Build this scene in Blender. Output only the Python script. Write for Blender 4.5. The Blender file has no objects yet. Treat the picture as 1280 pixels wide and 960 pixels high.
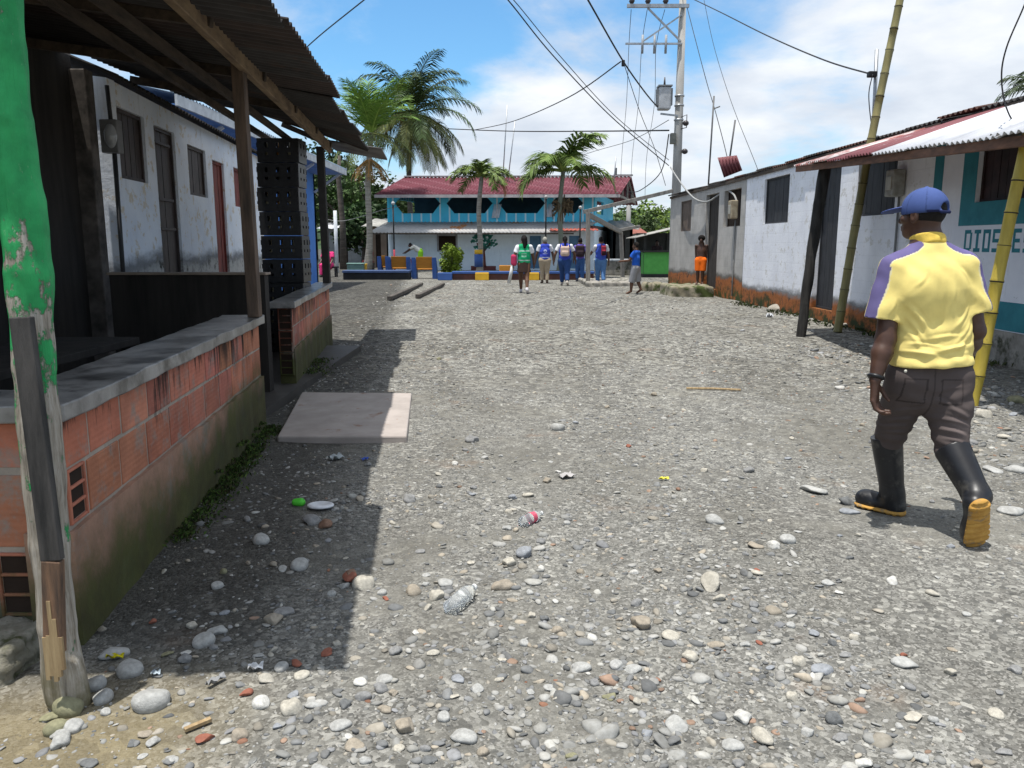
import bpy, math, random
import numpy as np
from mathutils import Vector, Matrix
random.seed(7); RNG = np.random.default_rng(11)
R = math.radians
scene = bpy.context.scene
COL = scene.collection
# ---------------------------------------------------------------- camera
H = 1.45; PITCH = math.atan(0.175); sP, cP = math.sin(PITCH), math.cos(PITCH)
cd = bpy.data.cameras.new('camera'); cam = bpy.data.objects.new('camera', cd); COL.objects.link(cam)
cam.location = (0, 0, H); cam.rotation_euler = (math.pi/2 - PITCH, 0, 0)
cd.sensor_width = 36; cd.lens = 36*1000/1280; cd.clip_end = 5000; cd.clip_start = 0.05
scene.camera = cam

def P(px, py, Y):
    u = (px-640)/1000; v = (480-py)/1000
    t = Y/(cP+v*sP)
    return Vector((u*t, Y, H+(-sP+v*cP)*t))
def G(px, py, z=0.0):
    u = (px-640)/1000; v = (480-py)/1000
    dz = -sP+v*cP; t = (z-H)/dz
    return Vector((u*t, (cP+v*sP)*t, z))
def gz(x, y):
    a = 0.018*np.sin(0.9*x+0.3)*np.sin(0.62*y+0.5)+0.011*np.sin(2.1*x+1.3*y)+0.008*np.sin(-1.7*x+2.6*y+1)+0.005*np.sin(5.1*x-1.2*y)
    f = np.clip((34-y)/8, 0, 1)*np.clip((y+6)/3, 0, 1)*np.clip((9-np.abs(x))/3, 0, 1)
    return a*f

# ---------------------------------------------------------------- materials
MATS = {}
def _nt(name):
    m = bpy.data.materials.new(name); m.use_nodes = True
    nt = m.node_tree; b = nt.nodes['Principled BSDF']
    return m, nt, b
def N(nt, t, **kw):
    n = nt.nodes.new(t)
    for k, v in kw.items():
        if k.startswith('i_'):
            n.inputs[k[2:].replace('_', ' ')].default_value = v
        else: setattr(n, k, v)
    return n
def L(nt, a, b): nt.links.new(a, b)
def c4(c): return (c[0], c[1], c[2], 1)
def coords(nt, world=False):
    if world: return N(nt, 'ShaderNodeNewGeometry').outputs['Position']
    return N(nt, 'ShaderNodeTexCoord').outputs['Object']
def noise(nt, vec, scale, detail=6, rough=0.6, dist=0.0):
    n = N(nt, 'ShaderNodeTexNoise'); n.inputs['Scale'].default_value = scale; n.inputs['Detail'].default_value = detail
    n.inputs['Roughness'].default_value = rough; n.inputs['Distortion'].default_value = dist
    L(nt, vec, n.inputs['Vector']); return n
def ramp(nt, fac, stops):
    r = N(nt, 'ShaderNodeValToRGB'); e = r.color_ramp.elements
    e[0].position, e[0].color = stops[0][0], c4(stops[0][1])
    e[1].position, e[1].color = stops[-1][0], c4(stops[-1][1])
    for p, c in stops[1:-1]:
        k = e.new(p); k.color = c4(c)
    L(nt, fac, r.inputs['Fac']); return r.outputs['Color']
def mix(nt, fac, a, b, mode='MIX'):
    m = N(nt, 'ShaderNodeMix', data_type='RGBA', blend_type=mode)
    for s, v in ((m.inputs[0], fac), (m.inputs[6], a), (m.inputs[7], b)):
        if hasattr(v, 'is_linked'): L(nt, v, s)
        elif isinstance(v, (tuple, list)): s.default_value = c4(v)
        else: s.default_value = v
    return m.outputs[2]
def math_(nt, op, a, b=None, c=None, clamp=False):
    m = N(nt, 'ShaderNodeMath', operation=op, use_clamp=clamp)
    for i, v in enumerate((a, b, c)):
        if v is None: continue
        if hasattr(v, 'is_linked'): L(nt, v, m.inputs[i])
        else: m.inputs[i].default_value = v
    return m.outputs[0]
def mrange(nt, v, a, b, c=0.0, d=1.0, smooth=True):
    m = N(nt, 'ShaderNodeMapRange', interpolation_type='SMOOTHSTEP' if smooth else 'LINEAR')
    L(nt, v, m.inputs[0]); m.inputs[1].default_value = a; m.inputs[2].default_value = b
    m.inputs[3].default_value = c; m.inputs[4].default_value = d
    return m.outputs[0]
def scalev(nt, vec, s):
    m = N(nt, 'ShaderNodeMapping'); m.inputs['Scale'].default_value = s; L(nt, vec, m.inputs['Vector']); return m.outputs[0]
def bump(nt, b, h, strength=0.4, dist=0.01, normal=None):
    n = N(nt, 'ShaderNodeBump'); n.inputs['Strength'].default_value = strength; n.inputs['Distance'].default_value = dist
    L(nt, h, n.inputs['Height'])
    if normal: L(nt, normal, n.inputs['Normal'])
    L(nt, n.outputs[0], b.inputs['Normal']); return n.outputs[0]
def spec(b, v): b.inputs['Specular IOR Level'].default_value = v

def mat(name, c1, c2=None, scale=6, rough=0.8, bmp=0.3, bscale=None, stretch=None, sp=0.3, metal=0.0, lo=0.35, hi=0.65, extra=None, vc=False, bdist=0.006, worldc=False):
    """two-tone noise material; extra = (colour, scale, lo, hi) third tone patches"""
    if name in MATS: return MATS[name]
    m, nt, b = _nt(name)
    vec = coords(nt, worldc)
    if stretch: vec = scalev(nt, vec, stretch)
    n = noise(nt, vec, scale)
    c2 = c2 or tuple(x*0.7 for x in c1)
    col = ramp(nt, n.outputs['Fac'], [(lo, c2), (hi, c1)])
    if vc:
        a = N(nt, 'ShaderNodeAttribute', attribute_name='Col')
        col = mix(nt, 1.0, a.outputs['Color'], col, 'MULTIPLY')
    if extra:
        e = noise(nt, vec, extra[1], 8, 0.65)
        col = mix(nt, mrange(nt, e.outputs['Fac'], extra[2], extra[3]), col, extra[0])
    L(nt, col, b.inputs['Base Color'])
    b.inputs['Roughness'].default_value = rough; b.inputs['Metallic'].default_value = metal; spec(b, sp)
    if bmp:
        n2 = noise(nt, vec, bscale or scale*5, 8, 0.7)
        bump(nt, b, n2.outputs['Fac'], bmp, bdist)
    MATS[name] = m; return m

# ---------------------------------------------------------------- mesh builder
class MB:
    def __init__(s): s.v = []; s.f = []; s.m = []; s.c = []; s.col = (1, 1, 1)
    def add(s, vs, fs, mi=0):
        o = len(s.v); s.v += [tuple(x) for x in vs]; s.c += [s.col]*len(vs)
        for f in fs: s.f.append(tuple(i+o for i in f)); s.m.append(mi)
    def hexa(s, p, mi=0):   # 8 points: bottom 0-3 ccw, top 4-7
        s.add(p, [(3, 2, 1, 0), (4, 5, 6, 7), (0, 1, 5, 4), (1, 2, 6, 5), (2, 3, 7, 6), (3, 0, 4, 7)], mi)
    def box(s, c, sz, rz=0.0, mi=0, M=None):
        x, y, z = sz[0]/2, sz[1]/2, sz[2]/2
        p = [Vector(q) for q in ((-x, -y, -z), (x, -y, -z), (x, y, -z), (-x, y, -z), (-x, -y, z), (x, -y, z), (x, y, z), (-x, y, z))]
        if M is None: M = Matrix.Rotation(rz, 3, 'Z')
        s.hexa([M @ q+Vector(c) for q in p], mi)
    def beam(s, a, b, w, h, mi=0, up=(0, 0, 1)):
        a, b = Vector(a), Vector(b); d = (b-a).normalized(); u = Vector(up)
        if abs(d.dot(u)) > 0.95: u = Vector((0, 1, 0))
        r = d.cross(u).normalized(); u = r.cross(d).normalized()
        q = [(-w/2, -h/2), (w/2, -h/2), (w/2, h/2), (-w/2, h/2)]
        pa = [a+r*i+u*j for i, j in q]; pb = [b+r*i+u*j for i, j in q]
        s.add(pa+pb, [(0, 1, 2, 3), (7, 6, 5, 4), (0, 4, 5, 1), (1, 5, 6, 2), (2, 6, 7, 3), (3, 7, 4, 0)], mi)
    def tube(s, pts, rad, n=8, mi=0, cap=True, jit=0.0):
        pts = [Vector(p) for p in pts]
        if not isinstance(rad, (list, tuple)): rad = [rad]*len(pts)
        vs = []; pr = None
        for i, p in enumerate(pts):
            d = (pts[min(i+1, len(pts)-1)]-pts[max(i-1, 0)]).normalized()
            if pr is None:
                u = Vector((0, 0, 1)) if abs(d.z) < 0.9 else Vector((1, 0, 0))
                r = d.cross(u).normalized()
            else: r = (pr-d*pr.dot(d)).normalized()
            pr = r; u = d.cross(r)
            for k in range(n):
                a = 2*math.pi*k/n; q = rad[i]*(1+jit*(random.random()-.5))
                vs.append(p+(r*math.cos(a)+u*math.sin(a))*q)
        fs = []
        for i in range(len(pts)-1):
            for k in range(n):
                fs.append((i*n+k, i*n+(k+1) % n, (i+1)*n+(k+1) % n, (i+1)*n+k))
        if cap: fs.append(tuple(range(n-1, -1, -1))); fs.append(tuple((len(pts)-1)*n+k for k in range(n)))
        s.add(vs, fs, mi)
    def sphere(s, c, r, nu=12, nv=8, mi=0, M=None):
        if not isinstance(r, (tuple, list)): r = (r, r, r)
        vs = []; fs = []; c = Vector(c)
        for j in range(nv+1):
            th = math.pi*j/nv
            for i in range(nu):
                a = 2*math.pi*i/nu
                q = Vector((r[0]*math.sin(th)*math.cos(a), r[1]*math.sin(th)*math.sin(a), r[2]*math.cos(th)))
                vs.append(c+(M @ q if M else q))
        for j in range(nv):
            for i in range(nu): fs.append((j*nu+i, (j+1)*nu+i, (j+1)*nu+(i+1) % nu, j*nu+(i+1) % nu))
        s.add(vs, fs, mi)
    def build(s, name, mats, parent=None, smooth=False, bevel=0.0, origin=None, auto=False):
        if not isinstance(mats, (list, tuple)): mats = [mats]
        o = Vector(parent.location) if (parent and origin is None) else Vector(origin or (0, 0, 0))
        if parent and parent.parent: o = o+Vector(parent.parent.location)
        me = bpy.data.meshes.new(name)
        me.from_pydata([(a-o.x, b-o.y, c-o.z) for a, b, c in s.v], [], s.f)
        for m in mats: me.materials.append(m)
        me.polygons.foreach_set('material_index', s.m)
        if True:
            ca = me.color_attributes.new('Col', 'FLOAT_COLOR', 'POINT')
            ca.data.foreach_set('color', [x for c in s.c for x in (c[0], c[1], c[2], 1)])
        if smooth: me.polygons.foreach_set('use_smooth', [True]*len(s.f))
        me.update()
        ob = bpy.data.objects.new(name, me); COL.objects.link(ob)
        if parent: ob.parent = parent
        else: ob.location = o
        if bevel:
            bv = ob.modifiers.new('bevel', 'BEVEL'); bv.width = bevel; bv.segments = 2; bv.limit_method = 'ANGLE'; bv.angle_limit = R(40)
        return ob
def tag(o, label=None, cat=None, group=None, kind=None):
    if label: o['label'] = label
    if cat: o['category'] = cat
    if group: o['group'] = group
    if kind: o['kind'] = kind
    return o
def thing(name, label, cat, loc, group=None, rz=0.0):
    o = bpy.data.objects.new(name, None); COL.objects.link(o); o.location = loc; o.rotation_euler = (0, 0, rz)
    o.empty_display_size = 0.2
    return tag(o, label, cat, group)
def copy_tree(o, parent=None):
    c = o.copy(); COL.objects.link(c)
    if parent: c.parent = parent
    for ch in list(o.children): copy_tree(ch, c)
    return c

# ---------------------------------------------------------------- signed-distance modelling (smooth bodies)
class SDF:
    def __init__(s, h): s.h = h; s.ops = []
    def cone(s, a, b, ra, rb, k=0.02, flat=None, op='u'):
        a, b = np.array(a, float), np.array(b, float); m = max(ra, rb)
        def f(X):
            Q = X-a; ba = b-a
            if flat is not None:
                n = np.array(flat[0], float); n /= np.linalg.norm(n)
                Q = Q+np.outer(Q@n, n)*(flat[1]-1); ba = ba+n*(ba@n)*(flat[1]-1)
            t = np.clip(Q@ba/(ba@ba+1e-12), 0, 1)
            return np.linalg.norm(Q-t[:, None]*ba, axis=1)-(ra+t*(rb-ra))
        s.ops.append((f, np.minimum(a, b)-m, np.maximum(a, b)+m, k, op)); return s
    def ell(s, c, r, M=None, k=0.02, op='u'):
        c = np.array(c, float); r = np.array(r, float); Mi = np.array(M.transposed()) if M is not None else np.eye(3)
        def f(X):
            Q = (X-c)@Mi.T
            k0 = np.linalg.norm(Q/r, axis=1); k1 = np.linalg.norm(Q/(r*r), axis=1)+1e-9
            return k0*(k0-1)/k1
        m = r.max(); s.ops.append((f, c-m, c+m, k, op)); return s
    def rbox(s, c, hs, r=0.01, M=None, k=0.01, op='u'):
        c = np.array(c, float); hs = np.array(hs, float); Mi = np.array(M.transposed()) if M is not None else np.eye(3)
        def f(X):
            q = np.abs((X-c)@Mi.T)-hs+r
            return np.linalg.norm(np.maximum(q, 0), axis=1)+np.minimum(q.max(1), 0)-r
        m = np.linalg.norm(hs); s.ops.append((f, c-m, c+m, k, op)); return s
    def cut(s, p, n, k=0.004):      # keep the side the normal points away from
        p = np.array(p, float); n = np.array(n, float); n /= np.linalg.norm(n)
        s.ops.append((lambda X: (X-p)@n, None, None, k, 'i')); return s
    def mesh(s):
        h = s.h
        us = [o for o in s.ops if o[4] == 'u']
        lo = np.min([o[1] for o in us], 0)-4*h; hi = np.max([o[2] for o in us], 0)+4*h
        n = np.ceil((hi-lo)/h).astype(int)+1
        F = np.full(n, 1.0, np.float64)
        ax = [lo[i]+h*np.arange(n[i]) for i in range(3)]
        for f, a, b, k, op in s.ops:
            if a is None: sl = [slice(0, n[i]) for i in range(3)]
            else:
                pad = k+3*h
                i0 = np.clip(np.floor((a-pad-lo)/h).astype(int), 0, n-1); i1 = np.clip(np.ceil((b+pad-lo)/h).astype(int)+1, 1, n)
                if (i1 <= i0).any(): continue
                sl = [slice(i0[i], i1[i]) for i in range(3)]
            g = np.meshgrid(*[ax[i][sl[i]] for i in range(3)], indexing='ij')
            X = np.stack([q.ravel() for q in g], 1); D = f(X).reshape(g[0].shape)
            A = F[tuple(sl)]; k = max(k, 1e-5)
            if op == 'u':
                hh = np.clip(0.5+0.5*(A-D)/k, 0, 1); Rr = A*(1-hh)+D*hh-k*hh*(1-hh)
            else:
                if op == 's': D = -D
                hh = np.clip(0.5-0.5*(A-D)/k, 0, 1); Rr = A*(1-hh)+D*hh+k*hh*(1-hh)
            F[tuple(sl)] = Rr
        return surfnet(F, lo, h)
def surfnet(F, lo, h):
    S = F < 0
    c = S[:-1, :-1, :-1].astype(np.int8)
    offs = [(i, j, k) for i in (0, 1) for j in (0, 1) for k in (0, 1)]
    tot = sum(S[i:S.shape[0]-1+i, j:S.shape[1]-1+j, k:S.shape[2]-1+k].astype(np.int8) for i, j, k in offs)
    act = (tot > 0) & (tot < 8); idx = np.argwhere(act)
    vid = np.full(act.shape, -1, np.int64); vid[act] = np.arange(len(idx))
    V = np.stack([F[idx[:, 0]+i, idx[:, 1]+j, idx[:, 2]+k] for i, j, k in offs], 1)
    acc = np.zeros((len(idx), 3)); cnt = np.zeros(len(idx))
    for a in range(8):
        for b in range(a+1, 8):
            d = np.array(offs[b])-np.array(offs[a])
            if np.abs(d).sum() != 1: continue
            va, vb = V[:, a], V[:, b]; msk = (va < 0) != (vb < 0)
            t = np.where(msk, va/(va-vb+1e-20), 0)
            p = np.array(offs[a])[None]+t[:, None]*d[None]
            acc += np.where(msk[:, None], p, 0); cnt += msk
    vs = lo+h*(idx+acc/cnt[:, None])
    quads = []
    for axis in range(3):
        sl0 = [slice(None)]*3; sl1 = [slice(None)]*3; sl0[axis] = slice(0, -1); sl1[axis] = slice(1, None)
        A, B = S[tuple(sl0)], S[tuple(sl1)]
        e = np.argwhere(A != B); o = [i for i in range(3) if i != axis]
        ok = (e[:, o[0]] > 0) & (e[:, o[1]] > 0) & (e[:, o[0]] < F.shape[o[0]]-1) & (e[:, o[1]] < F.shape[o[1]]-1); e = e[ok]
        inside = A[e[:, 0], e[:, 1], e[:, 2]]
        def cell(d0, d1):
            q = e.copy(); q[:, o[0]] -= d0; q[:, o[1]] -= d1
            return vid[q[:, 0], q[:, 1], q[:, 2]]
        q = np.stack([cell(1, 1), cell(0, 1), cell(0, 0), cell(1, 0)], 1)
        flip = inside if axis != 1 else ~inside
        q[~flip] = q[~flip][:, ::-1]; quads.append(q)
    return vs, np.concatenate(quads)
def sdf_obj(name, sdf, mats, parent=None, colfn=None, disp=None, origin=None, extra=None, matfn=None, relax=1):
    vs, qs = sdf.mesh() if isinstance(sdf, SDF) else sdf
    for _ in range(relax):           # light laplacian
        a = np.zeros_like(vs); n = np.zeros(len(vs))
        for i in range(4):
            np.add.at(a, qs[:, i], vs[qs[:, (i+1) % 4]]+vs[qs[:, i-1]]); np.add.at(n, qs[:, i], 2)
        vs = vs*0.5+0.5*a/np.maximum(n, 1)[:, None]
    if disp is not None:
        nr = np.zeros_like(vs); fn = np.cross(vs[qs[:, 2]]-vs[qs[:, 0]], vs[qs[:, 3]]-vs[qs[:, 1]])
        for i in range(4): np.add.at(nr, qs[:, i], fn)
        nr /= np.linalg.norm(nr, axis=1)[:, None]+1e-12
        vs = vs+nr*disp(vs)[:, None]
    cols = colfn(vs) if colfn is not None else None
    mi = matfn(vs[qs].mean(1)).astype(int) if matfn is not None else np.zeros(len(qs), int)
    vl = vs.tolist(); fl = qs.tolist(); ml = mi.tolist()
    if extra is not None:            # an MB appended to the same mesh
        o = len(vl); vl += [list(v) for v in extra.v]; fl += [[i+o for i in f] for f in extra.f]; ml += extra.m
        if cols is not None: cols = np.concatenate([cols, np.array(extra.c)])
    org = Vector(origin) if origin is not None else Vector((0, 0, 0))
    if not isinstance(mats, (list, tuple)): mats = [mats]
    me = bpy.data.meshes.new(name); me.from_pydata((np.array(vl)-np.array(org)).tolist(), [], fl)
    for m in mats: me.materials.append(m)
    me.polygons.foreach_set('material_index', ml); me.polygons.foreach_set('use_smooth', [True]*len(fl))
    if cols is not None:
        ca = me.color_attributes.new('Col', 'FLOAT_COLOR', 'POINT')
        ca.data.foreach_set('color', np.concatenate([cols, np.ones((len(cols), 1))], 1).ravel())
    me.update(); ob = bpy.data.objects.new(name, me); COL.objects.link(ob)
    if parent: ob.parent = parent
    else: ob.location = org
    return ob
# ---------------------------------------------------------------- light and sky
SUN_DIR = Vector((-0.135, -0.12, 1)).normalized()     # towards the sun
w = bpy.data.worlds.new('World'); scene.world = w; w.use_nodes = True
nt = w.node_tree; bg = nt.nodes['Background']
sky = N(nt, 'ShaderNodeTexSky', sky_type='NISHITA'); sky.sun_disc = False
sky.sun_elevation = math.asin(SUN_DIR.z); sky.sun_rotation = math.atan2(SUN_DIR.x, SUN_DIR.y)
sky.air_density = 1.0; sky.dust_density = 0.6; sky.ozone_density = 1.5
dirv = N(nt, 'ShaderNodeTexCoord').outputs['Generated']
sx = N(nt, 'ShaderNodeSeparateXYZ'); L(nt, dirv, sx.inputs[0])
zc = math_(nt, 'ADD', math_(nt, 'MAXIMUM', sx.outputs[2], 0.0), 0.22)
cx = math_(nt, 'DIVIDE', sx.outputs[0], zc); cy = math_(nt, 'DIVIDE', sx.outputs[1], zc)
cv = N(nt, 'ShaderNodeCombineXYZ'); L(nt, cx, cv.inputs[0]); L(nt, cy, cv.inputs[1]); cv.inputs[2].default_value = 3.7
n1 = noise(nt, cv.outputs[0], 1.15, 9, 0.60, 0.35)
n2 = noise(nt, cv.outputs[0], 4.2, 8, 0.6, 0.2)
horiz = mrange(nt, sx.outputs[2], 0.0, 0.30, 0.17, 0.0)
dens = math_(nt, 'ADD', math_(nt, 'ADD', n1.outputs['Fac'], math_(nt, 'MULTIPLY', n2.outputs['Fac'], 0.34)), horiz)
# clear gaps and thick banks at fixed compass directions of the sky
def bank(px, py, wid, amt):
    d = (P(px, py, 100)-Vector((0, 0, H))).normalized()
    dp = N(nt, 'ShaderNodeVectorMath', operation='DOT_PRODUCT'); L(nt, dirv, dp.inputs[0]); dp.inputs[1].default_value = d
    return mrange(nt, dp.outputs['Value'], math.cos(R(wid)), 1.0, 0.0, amt)
for q in ((440, 20, 7, -0.07), (560, 70, 6, -0.11), (905, 25, 5, -0.13), (1040, 155, 6, -0.12), (800, 240, 6, 0.05), (700, 50, 8, 0.06), (1190, 60, 11, 0.16), (620, 190, 6, 0.12), (960, 90, 5, 0.08)):
    dens = math_(nt, 'ADD', dens, bank(*q))
dens = math_(nt, 'ADD', dens, mrange(nt, sx.outputs[2], 0.46, 0.75, 0.0, 0.30))  # thicker cloud overhead, out of view, added for brighter and more neutral ambient light
msk = mrange(nt, dens, 0.50, 0.86)
shade = noise(nt, cv.outputs[0], 2.3, 7, 0.55)
ccol = ramp(nt, shade.outputs['Fac'], [(0.30, (5.9, 6.4, 7.3)), (0.52, (7.5, 7.9, 8.5)), (0.72, (9.4, 9.5, 9.6))])
skyc = mix(nt, 1.0, sky.outputs[0], (0.90, 1.42, 1.66), 'MULTIPLY')
L(nt, mix(nt, math_(nt, 'MULTIPLY', msk, 0.95), skyc, ccol), bg.inputs['Color'])
bg.inputs['Strength'].default_value = 0.085
sl = bpy.data.lights.new('sun', 'SUN'); sl.energy = 4.2; sl.angle = R(0.53); sl.color = (1, 0.965, 0.91)
so = bpy.data.objects.new('sun', sl); COL.objects.link(so); so.location = (0, 0, 30)
so.rotation_euler = SUN_DIR.to_track_quat('Z', 'Y').to_euler()
vs_ = scene.view_settings; scene.display_settings.display_device = 'sRGB'
vs_.view_transform = 'Standard'; vs_.look = 'None'; vs_.exposure = 0.42; vs_.gamma = 1.0; vs_.use_curve_mapping = False
scene.cycles.max_bounces = 6; scene.cycles.use_denoising = True

# ---------------------------------------------------------------- ground
def ground_material():
    m, nt, b = _nt('gravel_ground'); vec = coords(nt, True)
    big = noise(nt, vec, 0.55, 6, 0.6, 0.4); mid = noise(nt, vec, 3.2, 6, 0.6)
    fine = noise(nt, vec, 90, 4, 0.7)
    v1 = N(nt, 'ShaderNodeTexVoronoi'); v1.inputs['Scale'].default_value = 52; L(nt, vec, v1.inputs['Vector'])
    v2 = N(nt, 'ShaderNodeTexVoronoi'); v2.inputs['Scale'].default_value = 125; L(nt, vec, v2.inputs['Vector'])
    s1 = N(nt, 'ShaderNodeSeparateColor'); L(nt, v1.outputs['Color'], s1.inputs[0])
    s2 = N(nt, 'ShaderNodeSeparateColor'); L(nt, v2.outputs['Color'], s2.inputs[0])
    peb = ramp(nt, s1.outputs[0], [(0.0, (0.13, 0.13, 0.125)), (0.45, (0.24, 0.235, 0.22)), (0.8, (0.34, 0.335, 0.315)), (1.0, (0.50, 0.49, 0.46))])
    peb2 = ramp(nt, s2.outputs[1], [(0.0, (0.12, 0.118, 0.11)), (0.6, (0.24, 0.235, 0.22)), (1.0, (0.42, 0.41, 0.39))])
    col = mix(nt, math_(nt, 'GREATER_THAN', s1.outputs[2], 0.55), peb2, peb)
    sand = ramp(nt, fine.outputs['Fac'], [(0.3, (0.175, 0.168, 0.150)), (0.7, (0.275, 0.266, 0.242))])
    dirt = mrange(nt, math_(nt, 'ADD', math_(nt, 'MULTIPLY', big.outputs['Fac'], 0.65), math_(nt, 'MULTIPLY', mid.outputs['Fac'], 0.35)), 0.46, 0.60)
    col = mix(nt, math_(nt, 'MULTIPLY', dirt, 0.8), col, sand)
    xyz = N(nt, 'ShaderNodeSeparateXYZ'); L(nt, vec, xyz.inputs[0])
    # reddish brick dust trodden in here and there
    red = noise(nt, vec, 1.3, 5, 0.6); rmask = mrange(nt, red.outputs['Fac'], 0.60, 0.72)
    col = mix(nt, math_(nt, 'MULTIPLY', rmask, 0.35), col, (0.30, 0.19, 0.12))
    # damp earth by the canopy wall, with some canopy shade painted into the colour
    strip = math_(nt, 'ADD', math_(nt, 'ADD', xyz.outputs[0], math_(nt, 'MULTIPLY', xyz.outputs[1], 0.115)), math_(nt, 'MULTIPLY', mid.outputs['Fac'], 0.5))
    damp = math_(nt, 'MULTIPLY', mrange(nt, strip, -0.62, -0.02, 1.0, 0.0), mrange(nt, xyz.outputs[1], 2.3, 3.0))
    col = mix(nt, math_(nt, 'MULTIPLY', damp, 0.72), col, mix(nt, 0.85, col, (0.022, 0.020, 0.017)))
    # ochre mud at the near corner
    mud = math_(nt, 'MULTIPLY', mrange(nt, xyz.outputs[0], -1.15, -0.65, 1.0, 0.0), mrange(nt, xyz.outputs[1], 2.2, 2.75, 1.0, 0.0))
    col = mix(nt, math_(nt, 'MULTIPLY', mud, 0.75), col, mix(nt, fine.outputs['Fac'], (0.20, 0.155, 0.075), (0.30, 0.25, 0.15)))
    v3 = N(nt, 'ShaderNodeTexVoronoi'); v3.inputs['Scale'].default_value = 17; L(nt, vec, v3.inputs['Vector']); s3 = N(nt, 'ShaderNodeSeparateColor'); L(nt, v3.outputs['Color'], s3.inputs[0])
    far = mrange(nt, xyz.outputs[1], 5, 12, 0.25, 1.0)
    col = mix(nt, far, col, mix(nt, 1.0, col, ramp(nt, s3.outputs[0], [(0.0, (0.38, 0.37, 0.36)), (0.5, (0.92, 0.91, 0.89)), (1.0, (1.6, 1.6, 1.56))]), 'MULTIPLY'))
    col = mix(nt, 1.0, col, ramp(nt, noise(nt, scalev(nt, vec, (1, .45, 1)), 0.9, 5, .6).outputs['Fac'], [(.33, (.80, .79, .77)), (.5, (1, 1, 1)), (.68, (1.16, 1.16, 1.15))]), 'MULTIPLY')
    col = mix(nt, 1.0, col, (0.735, 0.735, 0.715), 'MULTIPLY')
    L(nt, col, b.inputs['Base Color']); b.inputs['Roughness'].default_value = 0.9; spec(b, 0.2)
    h = math_(nt, 'SUBTRACT', math_(nt, 'MULTIPLY', fine.outputs['Fac'], 0.35), math_(nt, 'MULTIPLY', v1.outputs['Distance'], 0.9))
    h = math_(nt, 'SUBTRACT', h, math_(nt, 'MULTIPLY', v2.outputs['Distance'], 0.4))
    bump(nt, b, h, 0.75, 0.012)
    return m
def axis_(a, b, st, far, lo):
    core = np.arange(a, b+st/2, st); k = np.array([1, 3, 8, 20, 50, 120, 300, 800, 2000.])
    return np.concatenate([(a-k[k < lo])[::-1], core, b+k[k < far]])
def build_ground():
    xs = axis_(-7, 9, 0.09, 3000, 3000); ys = axis_(-4, 34, 0.1, 3000, 900)
    X, Y = np.meshgrid(xs, ys, indexing='ij'); Z = gz(X, Y)
    vs = np.stack([X, Y, Z], -1).reshape(-1, 3); nx, ny = len(xs), len(ys)
    i, j = np.meshgrid(np.arange(nx-1), np.arange(ny-1), indexing='ij'); a = (i*ny+j).ravel()
    fs = np.stack([a, a+ny, a+ny+1, a+1], 1)
    me = bpy.data.meshes.new('ground'); me.from_pydata(vs.tolist(), [], fs.tolist())
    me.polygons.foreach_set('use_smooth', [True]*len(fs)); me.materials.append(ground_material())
    o = bpy.data.objects.new('ground', me); COL.objects.link(o); tag(o, kind='structure')
build_ground()

# ---- stones ------------------------------------------------------------------
def ico(sub, seed, sharp=False):
    import bmesh
    bm = bmesh.new(); bmesh.ops.create_icosphere(bm, subdivisions=sub, radius=1)
    vs = np.array([v.co[:] for v in bm.verts]); fs = np.array([[v.index for v in f.verts] for f in bm.faces]); bm.free()
    rg = np.random.default_rng(seed)
    for _ in range(5 if not sharp else 9):
        n = rg.normal(size=3); n /= np.linalg.norm(n); d = rg.uniform(0.55, 0.85) if not sharp else rg.uniform(0.45, 0.75)
        t = vs@n; vs = vs-np.outer(np.maximum(t-d, 0), n)*0.85
    f = rg.normal(size=(3,))*1.5; vs = vs*(1+0.10*np.sin(vs@f*1.7+rg.uniform(0, 6))[:, None])
    return vs, fs
WALL_X = lambda y: -1.60-0.112*(y-2.76)          # street face of the left walls
SLAB = (-1.98, -0.76, 5.70, 7.60)
def stone_ok(x, y):
    ok = (x > WALL_X(y)+0.03) | (y < 2.2)
    ok &= ~((x > SLAB[0]) & (x < SLAB[1]+0.0-0.0*(y)) & (y > SLAB[2]) & (y < SLAB[3]))
    ok &= (x < 5.75-0.0*y) & (y < 31) & (y > 1.2)
    ok &= ~((y > 27.8) & (x > 2.4)) & ~((x > 5.0) & (y > 20) & (y < 28))
    return ok
def patch(x, y):
    return 0.5+0.5*(np.sin(1.9*x+0.7*y+1)*np.sin(1.1*y-0.6*x+2)*0.6+np.sin(4.3*x-2.1*y)*np.sin(3.1*y+1.2*x)*0.4)
PAL = np.array([(0.30, 0.30, 0.29), (0.40, 0.395, 0.38), (0.22, 0.225, 0.23), (0.45, 0.445, 0.42), (0.36, 0.33, 0.28), (0.16, 0.165, 0.17), (0.42, 0.37, 0.30), (0.33, 0.22, 0.16), (0.28, 0.285, 0.30), (0.50, 0.495, 0.475)])
PW = np.array([.25, .17, .19, .07, .11, .08, .05, .02, .05, .015]); PW = PW/PW.sum()
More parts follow.
